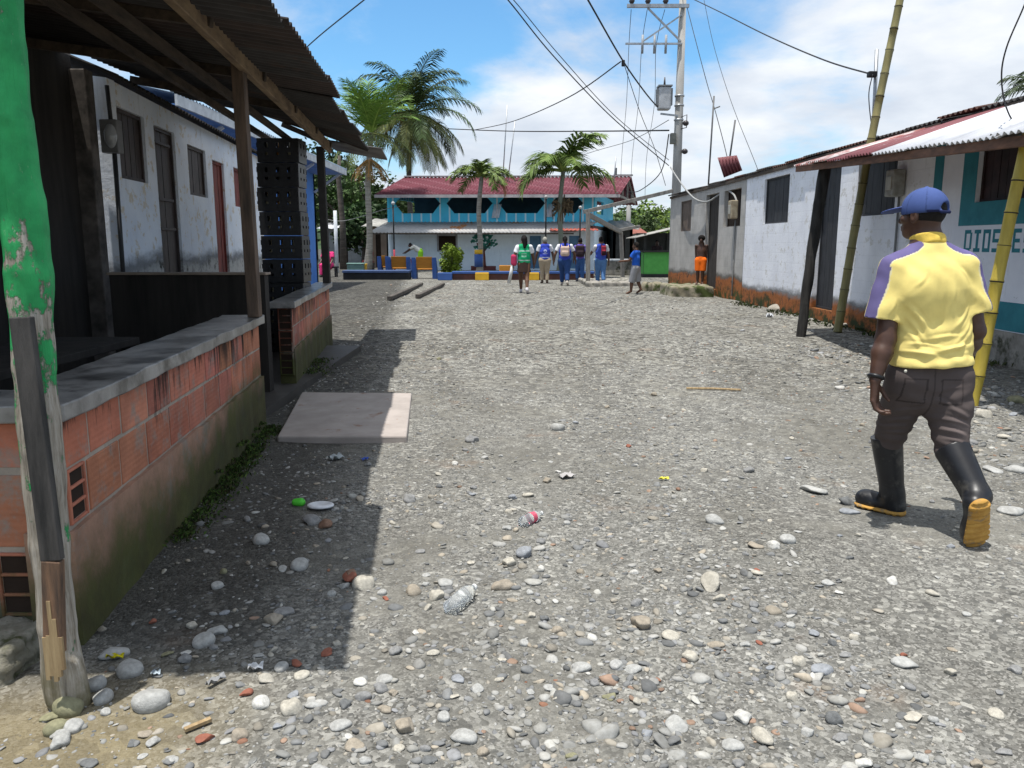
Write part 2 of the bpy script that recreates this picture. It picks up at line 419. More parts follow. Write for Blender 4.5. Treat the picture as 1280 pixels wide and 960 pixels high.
def build_gravel(n):
    px = RNG.uniform(-260, 1540, n); py = 345+(1080-345)*RNG.uniform(0, 1, n)**1.2
    u = (px-640)/1000; v = (480-py)/1000; dz = -sP+v*cP; t = -H/dz; x = u*t; y = (cP+v*sP)*t
    extra = int(n*0.25)                            # evenly over the near street, so that it also holds up from the side
    x = np.concatenate([x, RNG.uniform(-4, 5.6, extra)]); y = np.concatenate([y, RNG.uniform(1.3, 12, extra)])
    t = np.sqrt(x*x+y*y+H*H)
    ok = stone_ok(x, y); pt = patch(x, y)
    near_wall = np.clip((x-WALL_X(y))/1.3, 0, 1)
    prob = np.where(y < 16, 0.35+0.9*pt, 0.9)
    prob = np.where((near_wall < 1) & (y > 2.6) & (y < 6), prob*(0.12+0.9*near_wall), prob)
    prob = np.where((x < -0.7) & (y < 2.6), prob*0.5, prob)
    prob = prob*(1-.55*np.exp(-((x-1.55-.03*y)/.33)**2)-.55*np.exp(-((x+.05-.03*y)/.30)**2*(y > 4.2)))*np.where((x > .9) & (y < 5), .75, 1)
    ok &= RNG.uniform(0, 1, len(x)) < prob
    x, y, t, pt = x[ok], y[ok], t[ok], pt[ok]; n = len(x)
    s = np.clip(0.0078*np.exp(RNG.normal(0, 0.52, n)), 0.0035, 0.030)*np.where(pt > 0.6, 1.2, 0.92)
    s = np.where((x > -1.0) & (x < .5) & (y < 4.6) & (RNG.uniform(0, 1, n) < .35), s*1.7, s)
    s = np.where((x > 3.2) & (y > 5), s*1.7, s)     # coarser stones along the right-hand houses
    s = np.maximum(s, RNG.uniform(0.8, 1.9, n)*1.15*t/1000)
    ci = RNG.choice(len(PAL), n, p=PW); col = (PAL[ci]*0.88+0.02)*RNG.uniform(0.70, 1.22, (n, 1))*np.array((.93, .93, .91))
    col = col*np.where((y > 7)[:, None], RNG.uniform(.5, 1.5, (n, 1)), 1)
    red = (RNG.uniform(0, 1, n) < 0.006); col[red] = np.array((0.28, 0.145, 0.095))*RNG.uniform(.7, 1.1, (red.sum(), 1))
    Vs, Fs, Cs = [], [], []; off = 0
    big = s*1000/t > 2.6
    var = RNG.integers(0, 6, n)
    for b_ in (0, 1):
        for k in range(6):
            I = np.where((big == bool(b_)) & (var == k))[0]
            if not len(I): continue
            bv, bf = ico(2 if b_ else 1, 40+k, k > 3)
            m = len(I); a = RNG.uniform(0, 6.283, m); el = RNG.uniform(0.5, 0.95, m); fl = RNG.uniform(0.25, 0.52, m)
            loc = bv[None]*np.stack([np.ones(m), el, fl], 1)[:, None]*s[I][:, None, None]
            ti = RNG.normal(0, 0.16, (m, 2))
            lz = loc[..., 2]+loc[..., 0]*ti[:, :1]+loc[..., 1]*ti[:, 1:]
            ca, sa = np.cos(a)[:, None], np.sin(a)[:, None]
            wx = loc[..., 0]*ca-loc[..., 1]*sa+x[I][:, None]; wy = loc[..., 0]*sa+loc[..., 1]*ca+y[I][:, None]
            wz = lz+(gz(x[I], y[I])+s[I]*fl*RNG.uniform(-0.45, 0.45, m))[:, None]
            nv = len(bv); Vs.append(np.stack([wx, wy, wz], -1).reshape(-1, 3))
            Fs.append((bf[None]+(off+nv*np.arange(m))[:, None, None]).reshape(-1, 3)); off += nv*m
            Cs.append(np.repeat(col[I], nv, 0))
    V, F_, C_ = np.concatenate(Vs), np.concatenate(Fs), np.concatenate(Cs)
    me = bpy.data.meshes.new('gravel'); me.vertices.add(len(V)); me.vertices.foreach_set('co', V.ravel())
    me.loops.add(len(F_)*3); me.loops.foreach_set('vertex_index', F_.ravel().astype(np.int32))
    me.polygons.add(len(F_)); me.polygons.foreach_set('loop_start', np.arange(0, len(F_)*3, 3, dtype=np.int32))
    me.polygons.foreach_set('use_smooth', np.ones(len(F_), bool))
    me.update(calc_edges=True); me.validate()
    ca = me.color_attributes.new('Col', 'FLOAT_COLOR', 'POINT'); ca.data.foreach_set('color', np.concatenate([C_, np.ones((len(C_), 1))], 1).ravel())
    me.materials.append(mat('gravel_stone', (1.0, 1.0, 1.0), (0.78, 0.77, 0.75), 60, 0.88, 0.25, 200, vc=True, worldc=True, bdist=0.002))
    o = bpy.data.objects.new('gravel', me); COL.objects.link(o); tag(o, 'small grey river gravel strewn all over the street', 'gravel', kind='stuff')
build_gravel(64000)

STONE_COL = [('pale grey', (0.42, 0.42, 0.40)), ('mid grey', (0.27, 0.27, 0.265)), ('slate grey', (0.16, 0.165, 0.165)), ('cream', (0.49, 0.46, 0.39)),
             ('tan', (0.36, 0.315, 0.25)), ('bluish grey', (0.30, 0.315, 0.335)), ('reddish brown', (0.27, 0.165, 0.115)), ('chalky white', (0.60, 0.59, 0.55)), ('olive tinged', (0.27, 0.26, 0.16))]
SHAPES = ['flat', 'rounded', 'oval', 'blocky', 'slab-like']
STONE_MESH = {}
def stone_mesh(ci, si):
    if (ci, si) in STONE_MESH: return STONE_MESH[(ci, si)]
    vs, fs = ico(3, 100+si*7+ci, si in (3, 4))
    vs = vs*np.array([(1, .85, .38), (1, .9, .72), (1, .62, .5), (1, .8, .62), (1, .72, .3)][si])
    me = bpy.data.meshes.new('stone'); me.from_pydata(vs.tolist(), [], fs.tolist()); me.polygons.foreach_set('use_smooth', [True]*len(fs))
    c = STONE_COL[ci][1]
    me.materials.append(mat('stone_'+STONE_COL[ci][0].replace(' ', '_'), tuple(k*1.02 for k in c), tuple(k*0.70 for k in c), 2.5, 0.85, 0.3, 9, sp=0.25, bdist=0.05))
    STONE_MESH[(ci, si)] = me; return me
def zone(x, y):
    if y < 2.75 and x < -0.55: return 'on ochre mud by the green post'
    if x < -0.56-0.122*(y-2.6) and y < 5.7: return 'on damp earth under the canopy shade'
    if x < -0.95-0.1*(y-5) and y >= 5.7: return 'by the concrete slab and second wall'
    if y < 2.5: return 'in the street foreground'
    if x > 3.1 and y > 4.4: return 'on the coarse verge below the white houses'
    if x > 1.4 and y < 4.6: return "near the walking man's boots"
    if x > 1.0: return 'on gravel between mid street and the man'
    if y < 3.6 and x < 0.3: return 'among the litter along the shade edge'
    if y < 5.2: return 'on the sunny gravel of mid street'
    return 'on the far gravel of the open street'
SEEN_LAB = {}
def add_stone(x, y, s, ci, si, rz=None, label=None):
    o = bpy.data.objects.new('stone', stone_mesh(ci, si)); COL.objects.link(o)
    fl = (.38, .72, .5, .62, .3)[si]
    o.location = (x, y, float(gz(x, y))+s*fl*0.35); o.scale = (s, s, s)
    o.rotation_euler = (random.uniform(-.15, .15), random.uniform(-.15, .15), rz if rz is not None else random.uniform(0, 6.28))
    if not label:
        size = 'fist-sized' if s > 0.038 else 'egg-sized' if s > 0.026 else 'plum-sized' if s > .0205 else 'walnut-sized'
        label = f'{size} {STONE_COL[ci][0]} {SHAPES[si]} stone {zone(x, y)}'
    tag(o, label, 'stone', 'loose stones on the gravel street'); SEEN_LAB.setdefault(label, []).append(o)
# stones picked out from the photograph: pixel, width in px, colour, shape
PICK = [(189, 879, 38, 0, 1), (163, 838, 28, 0, 1), (142, 815, 34, 0, 0), (255, 803, 24, 0, 1), (271, 790, 24, 0, 2), (580, 927, 34, 0, 0), (915, 933, 26, 0, 0), (953, 925, 34, 3, 2),
        (845, 909, 30, 0, 0), (1028, 841, 32, 5, 4), (1131, 832, 28, 0, 0), (888, 738, 36, 3, 3), (803, 784, 32, 4, 3), (838, 798, 26, 3, 0), (455, 730, 28, 3, 1), (516, 740, 20, 4, 1), (545, 747, 20, 3, 1),
        (557, 728, 24, 0, 0), (627, 734, 30, 4, 2), (656, 692, 22, 5, 1), (636, 703, 18, 3, 1), (590, 744, 16, 3, 2), (697, 536, 18, 0, 1), (590, 551, 18, 1, 1), (512, 624, 18, 1, 1), (684, 604, 14, 4, 3),
        (936, 587, 14, 1, 1), (1016, 611, 38, 0, 4), (893, 656, 26, 0, 2), (943, 690, 20, 4, 0), (966, 690, 22, 7, 2), (946, 724, 16, 3, 0), (984, 684, 18, 0, 1), (1115, 733, 18, 7, 2), (1035, 736, 16, 0, 0),
        (1058, 628, 22, 2, 3), (1061, 641, 24, 5, 4), (1140, 898, 26, 3, 4), (1150, 949, 20, 0, 2), (1245, 895, 18, 3, 0), (770, 834, 16, 0, 1), (790, 838, 22, 0, 0), (327, 680, 20, 0, 1), (352, 838, 16, 0, 1), (340, 776, 26, 4, 3),
        (300, 925, 20, 4, 1), (365, 893, 26, 3, 1), (392, 887, 22, 0, 0), (425, 915, 26, 0, 0), (555, 905, 16, 0, 1), (480, 857, 22, 0, 0), (506, 920, 30, 4, 3), (87, 884, 34, 8, 1), (70, 910, 24, 8, 1), (63, 893, 20, 8, 0),
        (76, 925, 28, 0, 2), (118, 855, 24, 0, 1), (128, 872, 22, 0, 1), (92, 908, 20, 0, 1), (75, 917, 22, 0, 2), (438, 720, 26, 6, 3), (406, 659, 18, 6, 1), (390, 655, 22, 1, 1), (375, 708, 22, 0, 1), (355, 765, 24, 1, 0),
        (1200, 600, 18, 0, 4), (1263, 640, 28, 0, 0), (1240, 590, 22, 0, 4), (1225, 630, 20, 1, 0), (1270, 590, 26, 0, 0), (1255, 548, 16, 3, 0), (1230, 520, 18, 3, 1), (1268, 505, 20, 8, 2), (905, 600, 12, 0, 0), (1165, 748, 16, 3, 2), (725, 836, 26, 0, 0), (660, 620, 16, 3, 0)]
for px, py, wd, ci, si in PICK:
    g = G(px, py); t = math.sqrt(g.x**2+g.y**2+H*H)
    add_stone(g.x, g.y, wd*t/2000*1.02, ci, si)
cnt = len(PICK); guard = 0; placed = [(o.location.x, o.location.y, o.scale.x) for l in SEEN_LAB.values() for o in l]
while cnt < 298 and guard < 6000:
    guard += 1
    py = 430+(975-430)*random.random()**0.8; g = G(random.uniform(90, 1275), py)
    x, y = g.x, g.y
    if not bool(stone_ok(np.array([x]), np.array([y]))[0]) or y > 10.5: continue
    if x < WALL_X(y)+0.35 and y > 2.7 and random.random() < 0.85: continue
    s = random.choice((0.017, 0.019, 0.021, 0.023, 0.026, 0.031))*(1.25 if x > 3.2 else 1.0)*(1 if y < 5 else 1.2)
    if any((x-a)**2+(y-b)**2 < (s+c)**2*0.9 for a, b, c in placed): continue
    z = zone(x, y); ok = False
    for _ in range(14):                       # prefer a look no neighbour in this zone has yet
        ci = random.choices(range(9), (30, 26, 7, 13, 9, 8, 1, 6, 1))[0]; si = random.randrange(5)
        size = 'fist-sized' if s > 0.038 else 'egg-sized' if s > 0.026 else 'plum-sized' if s > .0205 else 'walnut-sized'
        if f'{size} {STONE_COL[ci][0]} {SHAPES[si]} stone {z}' not in SEEN_LAB: ok = True; break
    if not ok and guard < 1500: continue
    placed.append((x, y, s)); add_stone(x, y, s, ci, si); cnt += 1
for lab, os_ in SEEN_LAB.items():             # two of one look: say which is nearer / farther
    if len(os_) > 1:
        os_.sort(key=lambda o: o.location.y)
        if len(os_) == 2:
            for o, q in zip(os_, ('nearer', 'farther')): o['label'] = f'{q} of two '+lab.replace(' stone ', ' stones ')
        else:
            nm = ['nearest']+[f'{k}nearest' for k in ('second ', 'third ', 'fourth ', 'fifth ', 'sixth ', 'seventh ')]
            for i, o in enumerate(os_): o['label'] = (nm[min(i, 6)] if i < len(os_)-1 else 'farthest')+' '+lab
# ---------------------------------------------------------------- left side: brick counters, canopy, houses
def grime_brick(name, base, base2, mosslo=0.05, mosshi=0.45, top=0.84, groove=0.3):
    """fired clay with vertical black drips from the coping and moss rising from the ground"""
    m, nt, b = _nt(name); vec = coords(nt, True); x = N(nt, 'ShaderNodeSeparateXYZ'); L(nt, vec, x.inputs[0])
    n = noise(nt, vec, 7, 8, 0.65); col = ramp(nt, n.outputs['Fac'], [(0.3, base2), (0.68, base)])
    a = N(nt, 'ShaderNodeAttribute', attribute_name='Col'); col = mix(nt, 1.0, col, a.outputs['Color'], 'MULTIPLY')
    gr = N(nt, 'ShaderNodeTexWave', bands_direction='Z'); gr.inputs['Scale'].default_value = 13; gr.inputs['Distortion'].default_value = 0.6; L(nt, vec, gr.inputs['Vector'])
    cem = noise(nt, vec, 4.5, 9, 0.75); col = mix(nt, mrange(nt, cem.outputs['Fac'], 0.50, 0.66, 0, 0.8), col, (0.26, 0.235, 0.205))
    dr = noise(nt, scalev(nt, vec, (26, 26, 1.6)), 1.0, 7, 0.7)
    hz = mrange(nt, x.outputs[2], top-0.42, top, 0, 1)
    dm = math_(nt, 'MULTIPLY', mrange(nt, math_(nt, 'ADD', dr.outputs['Fac'], math_(nt, 'ADD', math_(nt, 'MULTIPLY', hz, 0.10), mrange(nt, noise(nt, vec, 1.9, 4, .5).outputs['Fac'], .40, .62, -.14, .07))), 0.585, 0.70), hz)
    col = mix(nt, math_(nt, 'MULTIPLY', dm, 0.92), col, (0.016, 0.015, 0.014))
    mo = noise(nt, vec, 3.2, 8, 0.7)
    mh = math_(nt, 'ADD', x.outputs[2], math_(nt, 'MULTIPLY', mo.outputs['Fac'], -0.55))
    # moss climbs higher towards the far end, as it does on the real wall
    mh = math_(nt, 'SUBTRACT', mh, math_(nt, 'MULTIPLY', mrange(nt, x.outputs[1], 3.6, 6.0), 0.22))
    mm = mrange(nt, mh, mosslo-0.26, mosshi-0.36, 1.0, 0.0)
    mcol = ramp(nt, mo.outputs['Fac'], [(0.3, (0.018, 0.02, 0.010)), (0.62, (0.060, 0.072, 0.020)), (0.8, (0.095, 0.095, 0.045))])
    col = mix(nt, math_(nt, 'MULTIPLY', mm, 0.93), col, mcol)
    L(nt, col, b.inputs['Base Color']); b.inputs['Roughness'].default_value = 0.85; spec(b, 0.2)
    hh = math_(nt, 'ADD', noise(nt, vec, 45, 8, 0.7).outputs['Fac'], math_(nt, 'MULTIPLY', gr.outputs['Fac'], groove))
    bump(nt, b, hh, 0.45, 0.006); return m
BRICK = grime_brick('clay_brick', (0.52, 0.195, 0.125), (0.35, 0.13, 0.085))
MORTAR = grime_brick('wall_mortar', (0.42, 0.36, 0.30), (0.30, 0.26, 0.215), groove=0.0)
RENDER = grime_brick('wall_render', (0.40, 0.235, 0.165), (0.25, 0.155, 0.11), 0.08, 0.52, groove=0.0)
COPING = mat('coping_cement', (0.30, 0.292, 0.28), (0.12, 0.118, 0.115), 5, 0.30, 0.3, 30, sp=0.5, extra=((0.04, 0.04, 0.04), 3.0, 0.46, 0.64))
CONC = mat('old_concrete', (0.36, 0.34, 0.30), (0.22, 0.205, 0.18), 5, 0.9, 0.5, 28, extra=((0.05, 0.052, 0.03), 2.6, 0.52, 0.66), bdist=0.012)
HOLE = mat('hollow_dark', (0.03, 0.018, 0.012), None, 8, 0.95, 0)

def brick_face(mb, o, d, n, s0, s1, courses, ln, depth, first=0.0, skip=()):
    """real bricks standing 5 mm proud of the mortar core, along direction d"""
    o, d, n = Vector(o), Vector(d), Vector(n)
    for k, (z0, z1) in enumerate(courses):
        s = s0-(first if k % 2 else ln*0.5); i = 0
        while s < s1:
            a, b_ = max(s+0.009, s0), min(s+ln-0.009, s1); i += 1
            if b_-a > 0.04 and (k, i) not in skip:
                g = random.uniform(0.72, 1.15); mb.col = (g, g*random.uniform(0.9, 1.12), g*random.uniform(0.88, 1.1))
                j = random.uniform(-.003, .003); out = 0.003+random.uniform(0, 0.003)
                q = []
                for zz in (z0+0.008+j, z1-0.008+j):
                    q += [o+d*a-n*0.02, o+d*b_-n*0.02, o+d*b_+n*out, o+d*a+n*out] if False else [o+d*a+n*out, o+d*b_+n*out, o+d*b_-n*0.02, o+d*a-n*0.02]
                for p, zz in zip(q, [z0+0.008+j]*4+[z1-0.008+j]*4): p.z = zz
                mb.hexa(q)
            s += ln
    mb.col = (1, 1, 1)
def hollow_brick(mb, o, d, n, s0, s1, z0, z1, cells=3):
    """the open end of a hollow clay block: frame walls with dark cells behind"""
    o, d, n = Vector(o), Vector(d), Vector(n); t = 0.012
    def bx(a, b_, z_, zz, out, inn, mi):
        q = [o+d*a+n*out, o+d*b_+n*out, o+d*b_-n*inn, o+d*a-n*inn]
        ps = [Vector((p.x, p.y, z_)) for p in q]+[Vector((p.x, p.y, zz)) for p in q]; mb.hexa(ps, mi)
    bx(s0, s0+t, z0, z1, 0.012, 0.03, 0); bx(s1-t, s1, z0, z1, 0.012, 0.03, 0)
    for i in range(cells+1):
        zc_ = z0+(z1-z0-t)*i/cells; bx(s0+t, s1-t, zc_, zc_+t, 0.010, 0.03, 0)
    mb.col = (1, 1, 1)
    bx(s0+t, s1-t, z0+t, z1-t, 0.001, 0.01, 1)
def bar(mb, o, d, n, s0, s1, n0, n1, z0, z1, mi=0, zs=None, seg=1, jit=0.0):
    o, d, n = Vector(o), Vector(d), Vector(n)
    prev = None
    for i in range(seg+1):
        s = s0+(s1-s0)*i/seg; j = lambda: random.uniform(-jit, jit)
        c = [o+d*s+n*(n1+j()), o+d*s+n*n0]
        row = [Vector((c[1].x, c[1].y, z0)), Vector((c[0].x, c[0].y, z0+j())), Vector((c[0].x, c[0].y, z1+j())), Vector((c[1].x, c[1].y, z1+j()))]
        if prev is not None:
            mb.add(prev+row, [(0, 1, 5, 4), (1, 2, 6, 5), (2, 3, 7, 6), (3, 0, 4, 7)]+([(3, 2, 1, 0)] if i == 1 else [])+([(4, 5, 6, 7)] if i == seg else []), mi)
        prev = row
# --- near counter wall
C0 = Vector((-1.605, 2.76, 0)); C1 = Vector((-1.985, 6.24, 0)); D = (C1-C0).normalized(); NN = Vector((D.y, -D.x, 0)); LEN = (C1-C0).length
wall = thing('brick_wall', 'near low red brick wall with grey cement coping behind the green post', 'brick wall', C0)
mb = MB(); bar(mb, C0, D, NN, 0.0, LEN, -0.13, 0, 0.36, 0.835, jit=0.0)
bar(mb, C0, (-1, 0, 0), (0, -1, 0), 0.131, 1.9, -0.13, 0, 0.05, 0.835); mb.build('mortar_core', MORTAR, wall)
mb = MB(); brick_face(mb, C0, D, NN, 0.02, LEN-0.01, [(0.43, 0.645), (0.645, 0.832)], 0.335, 0.1, 0.12, skip=((0, 1),))
hollow_brick(mb, C0, D, NN, 0.015, 0.165, 0.44, 0.645)
brick_face(mb, C0, (-1, 0, 0), (0, -1, 0), 0.13, 1.9, [(0.07, 0.345), (0.36, 0.645), (0.655, 0.832)], 0.36, 0.1, 0.1, skip=((0, 1),))
hollow_brick(mb, C0, (-1, 0, 0), (0, -1, 0), 0.14, 0.27, 0.10, 0.345)
mb.build('bricks', [BRICK, HOLE], wall, bevel=0.004)
mb = MB(); bar(mb, C0, D, NN, -0.01, LEN, -0.15, 0.022, -0.05, 0.425, seg=24, jit=0.007); mb.build('rendered_base', RENDER, wall)
mb = MB(); bar(mb, C0, D, NN, -0.045, LEN+0.05, -0.28, 0.045, 0.836, 0.90, seg=26, jit=0.004)
bar(mb, C0, (-1, 0, 0), (0, -1, 0), 0.285, 1.95, -0.28, 0.045, 0.836, 0.897, seg=12, jit=0.004); mb.build('coping', COPING, wall, bevel=0.006)
s = SDF(0.012)
for cx_, cy_, cz_, r_ in () and ((-1.70, 2.60, 0.02, .15), (-1.86, 2.55, 0.05, .16), (-2.05, 2.6, 0.04, .17), (-2.3, 2.6, 0.03, .16), (-1.78, 2.66, 0.1, .1), (-1.95, 2.5, -0.02, .16)):
    s.ell((cx_, cy_, cz_), (r_*1.15, r_*.8, r_), k=0.05)
s.rbox((-2.2, 2.64, -.02), (.50, .14, .115), .02).rbox((-1.85, 2.60, .0), (.14, .12, .07), .03, Matrix.Rotation(.25, 3, 'Y')).rbox((-2.05, 2.5, -.05), (.2, .09, .09), .03, Matrix.Rotation(.2, 3, 'Z'), .03)
sdf_obj('foundation', s, mat('mossy_concrete', (0.32, 0.30, 0.25), (0.16, 0.15, 0.11), 9, 0.95, 0.8, 40, extra=((0.07, 0.075, 0.03), 5, 0.46, 0.6), bdist=0.02), wall, origin=C0,
        disp=lambda v: 0.008*np.sin(v[:, 0]*41+3*v[:, 2]*9)*np.sin(v[:, 1]*37+1)+0.006*np.sin(v[:, 2]*90+v[:, 0]*52)+.005*np.sin(v[:, 0]*120+1)*np.sin(v[:, 1]*95+v[:, 2]*70))
# --- far counter wall
E0 = Vector((-2.165, 7.82, 0)); E1 = Vector((-2.66, 11.69, 0)); D2 = (E1-E0).normalized(); N2 = Vector((D2.y, -D2.x, 0)); LEN2 = (E1-E0).length
wall2 = thing('brick_wall', 'shorter low brick wall beyond the doorway gap, ending in hollow clay blocks', 'brick wall', E0)
mb = MB(); bar(mb, E0, D2, N2, 0.03, LEN2, -0.115, 0, 0.3, 0.835); mb.build('mortar_core', MORTAR, wall2)
mb = MB(); brick_face(mb, E0, D2, N2, 0.035, LEN2-0.01, [(0.43, 0.645), (0.645, 0.832)], 0.335, 0.1, 0.2)
mb.col = (.3, .3, .3); hollow_brick(mb, E0, (-1, 0, 0), (0, -1, 0), -0.008, 0.125, 0.62, 0.832); mb.col = (.3, .3, .3); hollow_brick(mb, E0, (-1, 0, 0), (0, -1, 0), -0.008, 0.125, 0.40, 0.61); mb.col = (.3, .3, .3); hollow_brick(mb, E0, (-1, 0, 0), (0, -1, 0), -0.008, 0.125, 0.17, 0.39)
mb.build('bricks', [BRICK, HOLE], wall2, bevel=0.004)
mb = MB(); bar(mb, E0, D2, N2, 0.04, LEN2, -0.13, 0.02, -0.05, 0.425, seg=20, jit=0.006); mb.build('rendered_base', RENDER, wall2)
mb = MB(); bar(mb, E0, D2, N2, -0.06, LEN2+0.04, -0.19, 0.05, 0.836, 0.90, seg=20, jit=0.004); mb.build('coping', COPING, wall2, bevel=0.006)

# --- weeds and moss at the wall feet (nobody could count it)
def weeds(name, label, pts, n, hmax, cols):
    mb = MB()
    for _ in range(n):
        c = random.choice(pts); x, y, z = c[0]+random.gauss(0, c[3]), c[1]+random.gauss(0, c[3]), c[2]
        a = random.uniform(0, 6.28); l = random.uniform(0.25, 1)*hmax; tl = random.uniform(0.2, 1.1)
        d = Vector((math.cos(a)*tl, math.sin(a)*tl, 1)).normalized(); r = d.cross(Vector((math.sin(a), -math.cos(a), .3))).normalized()*l*random.uniform(0.14, 0.3)
        p = Vector((x, y, z)); k = random.uniform(.7, 1.2); cc = random.choice(cols); mb.col = (cc[0]*k, cc[1]*k, cc[2]*k)
        q = p+d*l*0.55; mb.add([p-r*.3, p+r*.3, q+r, p+d*l+Vector((d.x, d.y, -.2))*l*.3, q-r], [(0, 1, 2, 3, 4)])
    mb.col = (1, 1, 1); o = mb.build(name, mat('leaf_vc', (1, 1, 1), (0.8, 0.8, 0.8), 30, 0.7, 0, vc=True, sp=0.2)); tag(o, label, 'weeds', kind='stuff')
pts = []
for i in range(60):
    k = i/59; q = C0+D*(LEN*(0.28+0.72*k))+NN*(0.05+0.04*random.random()); pts.append((q.x, q.y, 0.0+0.03*random.random()*random.random(), random.choice((.02, .035, .06))))
    if i % 5 == 0: q = C0+D*(LEN*(0.5+0.5*k))+NN*0.03; pts.append((q.x, q.y, 0.12*random.random(), 0.02))
for i in range(14): q = E0+D2*(0.5+random.random()*1.1)+N2*(0.08+0.10*random.random()); pts.append((q.x, q.y, 0.02+0.10*random.random(), 0.07))
for i in range(4): q = C0+D*(LEN*0.93)+NN*0.1; pts.append((q.x, q.y, 0.02, 0.09))
weeds('weeds', 'low green moss and weeds along the foot of the brick walls', pts, 9000, 0.030, [(0.06, 0.11, 0.022), (0.04, 0.07, 0.016), (0.11, 0.16, 0.035), (0.025, 0.036, 0.011), (0.06, 0.055, 0.024)])

# --- concrete slab in the gap
mb = MB()
g = [(-1.74, 5.77), (-0.775, 5.77), (-0.96, 7.53), (-2.02, 7.56)]
rows = []
tp = [(x+random.uniform(-.012, .012), y+random.uniform(-.015, .015), 0.048) for x, y in g]; bt = [(x, y, -0.05) for x, y in g]
mb.hexa([Vector(p) for p in bt]+[Vector(p) for p in tp])
o = mb.build('concrete_slab', mat('slab_concrete', (0.40, 0.355, 0.325), (0.31, 0.275, 0.25), 4, 0.8, 0.25, 40, extra=((0.25, 0.14, 0.09), 5.5, 0.60, 0.72)), bevel=0.012, origin=(-1.4, 6.6, 0)); tag(o, 'flat worn concrete slab bridging the gap between the two brick walls', 'slab')
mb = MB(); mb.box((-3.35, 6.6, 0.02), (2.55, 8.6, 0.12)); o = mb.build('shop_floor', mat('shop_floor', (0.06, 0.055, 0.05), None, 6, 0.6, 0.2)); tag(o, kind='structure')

# --- green post with a plank nailed on
s = SDF(0.009)
pp = [P(-2, -60, 2.44), P(6, 60, 2.43), P(16, 150, 2.42), P(27, 250, 2.42), P(36, 340, 2.41), P(43, 460, 2.40), P(52, 560, 2.39), P(62, 680, 2.38), P(72, 780, 2.37), P(82, 868, 2.37)]
pp.insert(0, Vector((pp[0].x-0.02, 2.46, 2.78)))
rr = [.050, .051, .052, .055, .061, .062, .060, .058, .056, .055, .058]
for i in range(len(pp)-1): s.cone(pp[i], pp[i+1], rr[i], rr[i+1], 0.008)
s.cone(pp[-1]+Vector((.035, -.01, -.08)), pp[-1]+Vector((.03, -.01, .12)), .05, .035, .01); s.cut(pp[-1]+Vector((0, 0, -.06)), (0, 0, -1))
def post_material():
    m, nt, b = _nt('flaking_green'); vec = coords(nt, True); x = N(nt, 'ShaderNodeSeparateXYZ'); L(nt, vec, x.inputs[0])
    wd = noise(nt, scalev(nt, vec, (62, 62, 3.5)), 1, 9, 0.72); wood = ramp(nt, wd.outputs['Fac'], [(0.30, (0.06, 0.05, 0.04)), (0.47, (0.31, 0.275, 0.225)), (0.72, (0.55, 0.52, 0.47))])
    gn = noise(nt, vec, 9, 6, 0.6); green = ramp(nt, gn.outputs['Fac'], [(0.35, (0.014, 0.24, 0.07)), (0.65, (0.03, 0.40, 0.12))])
    fl = noise(nt, scalev(nt, vec, (1.6, 1.6, 1)), 8, 9, 0.7)
    keep = math_(nt, 'ADD', fl.outputs['Fac'], mrange(nt, x.outputs[2], 0.45, 1.9, -0.16, 0.20, False))
    k = mrange(nt, keep, 0.47, 0.53)
    col = mix(nt, k, wood, green)
    sc = noise(nt, scalev(nt, vec, (3, 3, 1)), 26, 8, 0.8); col = mix(nt, mrange(nt, sc.outputs['Fac'], 0.62, 0.70, 0, 0.7), col, (0.5, 0.5, 0.42))
    mo = mrange(nt, x.outputs[2], 0.0, 0.30, 0.85, 0.0); col = mix(nt, math_(nt, 'MULTIPLY', mo, mrange(nt, gn.outputs['Fac'], 0.35, 0.6)), col, (0.12, 0.105, 0.045))
    L(nt, col, b.inputs['Base Color']); b.inputs['Roughness'].default_value = 0.6; spec(b, 0.35)
    bump(nt, b, math_(nt, 'ADD', math_(nt, 'MULTIPLY', k, 0.5), wd.outputs['Fac']), 0.9, 0.009); return m
post = thing('wooden_post', 'crooked timber post with flaking green paint at the near wall corner', 'post', (pp[-1].x, 2.37, 0))
sdf_obj('trunk', s, post_material(), post, origin=post.location, disp=lambda v: 0.0025*np.sin(v[:, 2]*9+1)+0.0018*np.sin(v[:, 0]*230+v[:, 2]*7)*np.sin(v[:, 1]*190+v[:, 2]*5)+.002*np.sin(v[:, 2]*31+v[:, 0]*60))
mb = MB(); a = P(27, 396, 2.325); b_ = P(66, 700, 2.29); c = P(69, 815, 2.29)
mb.beam(a, b_, 0.062, 0.028, 0, up=(0, -1, 0.1)); mb.beam(b_+Vector((0, 0, 0)), c, 0.058, 0.03, 1, up=(0, -1, 0.1))
mb.build('plank', [mat('plank_dark', (0.075, 0.07, 0.066), (0.02, 0.02, 0.02), 1, 0.7, 0.4, 20, stretch=(20, 20, 3)), mat('plank_brown', (0.24, 0.14, 0.085), (0.07, 0.05, 0.04), 1, 0.8, 0.6, 12, stretch=(40, 40, 4))], post, bevel=0.004)
mb = MB(); k1 = P(62, 720, 2.28)
for i in range(5):
    q = c+Vector((-.02+.012*i, -.012, 0)); mb.beam(q+Vector((0, 0, random.uniform(.05, .2))), q+Vector((0, 0, -.04-random.random()*.06)), .012, .01)
mb.build('splinters', mat('split_wood', (0.42, 0.31, 0.17), (0.25, 0.17, 0.09), 1, 0.8, 0.4, 10, stretch=(40, 40, 4)), post)

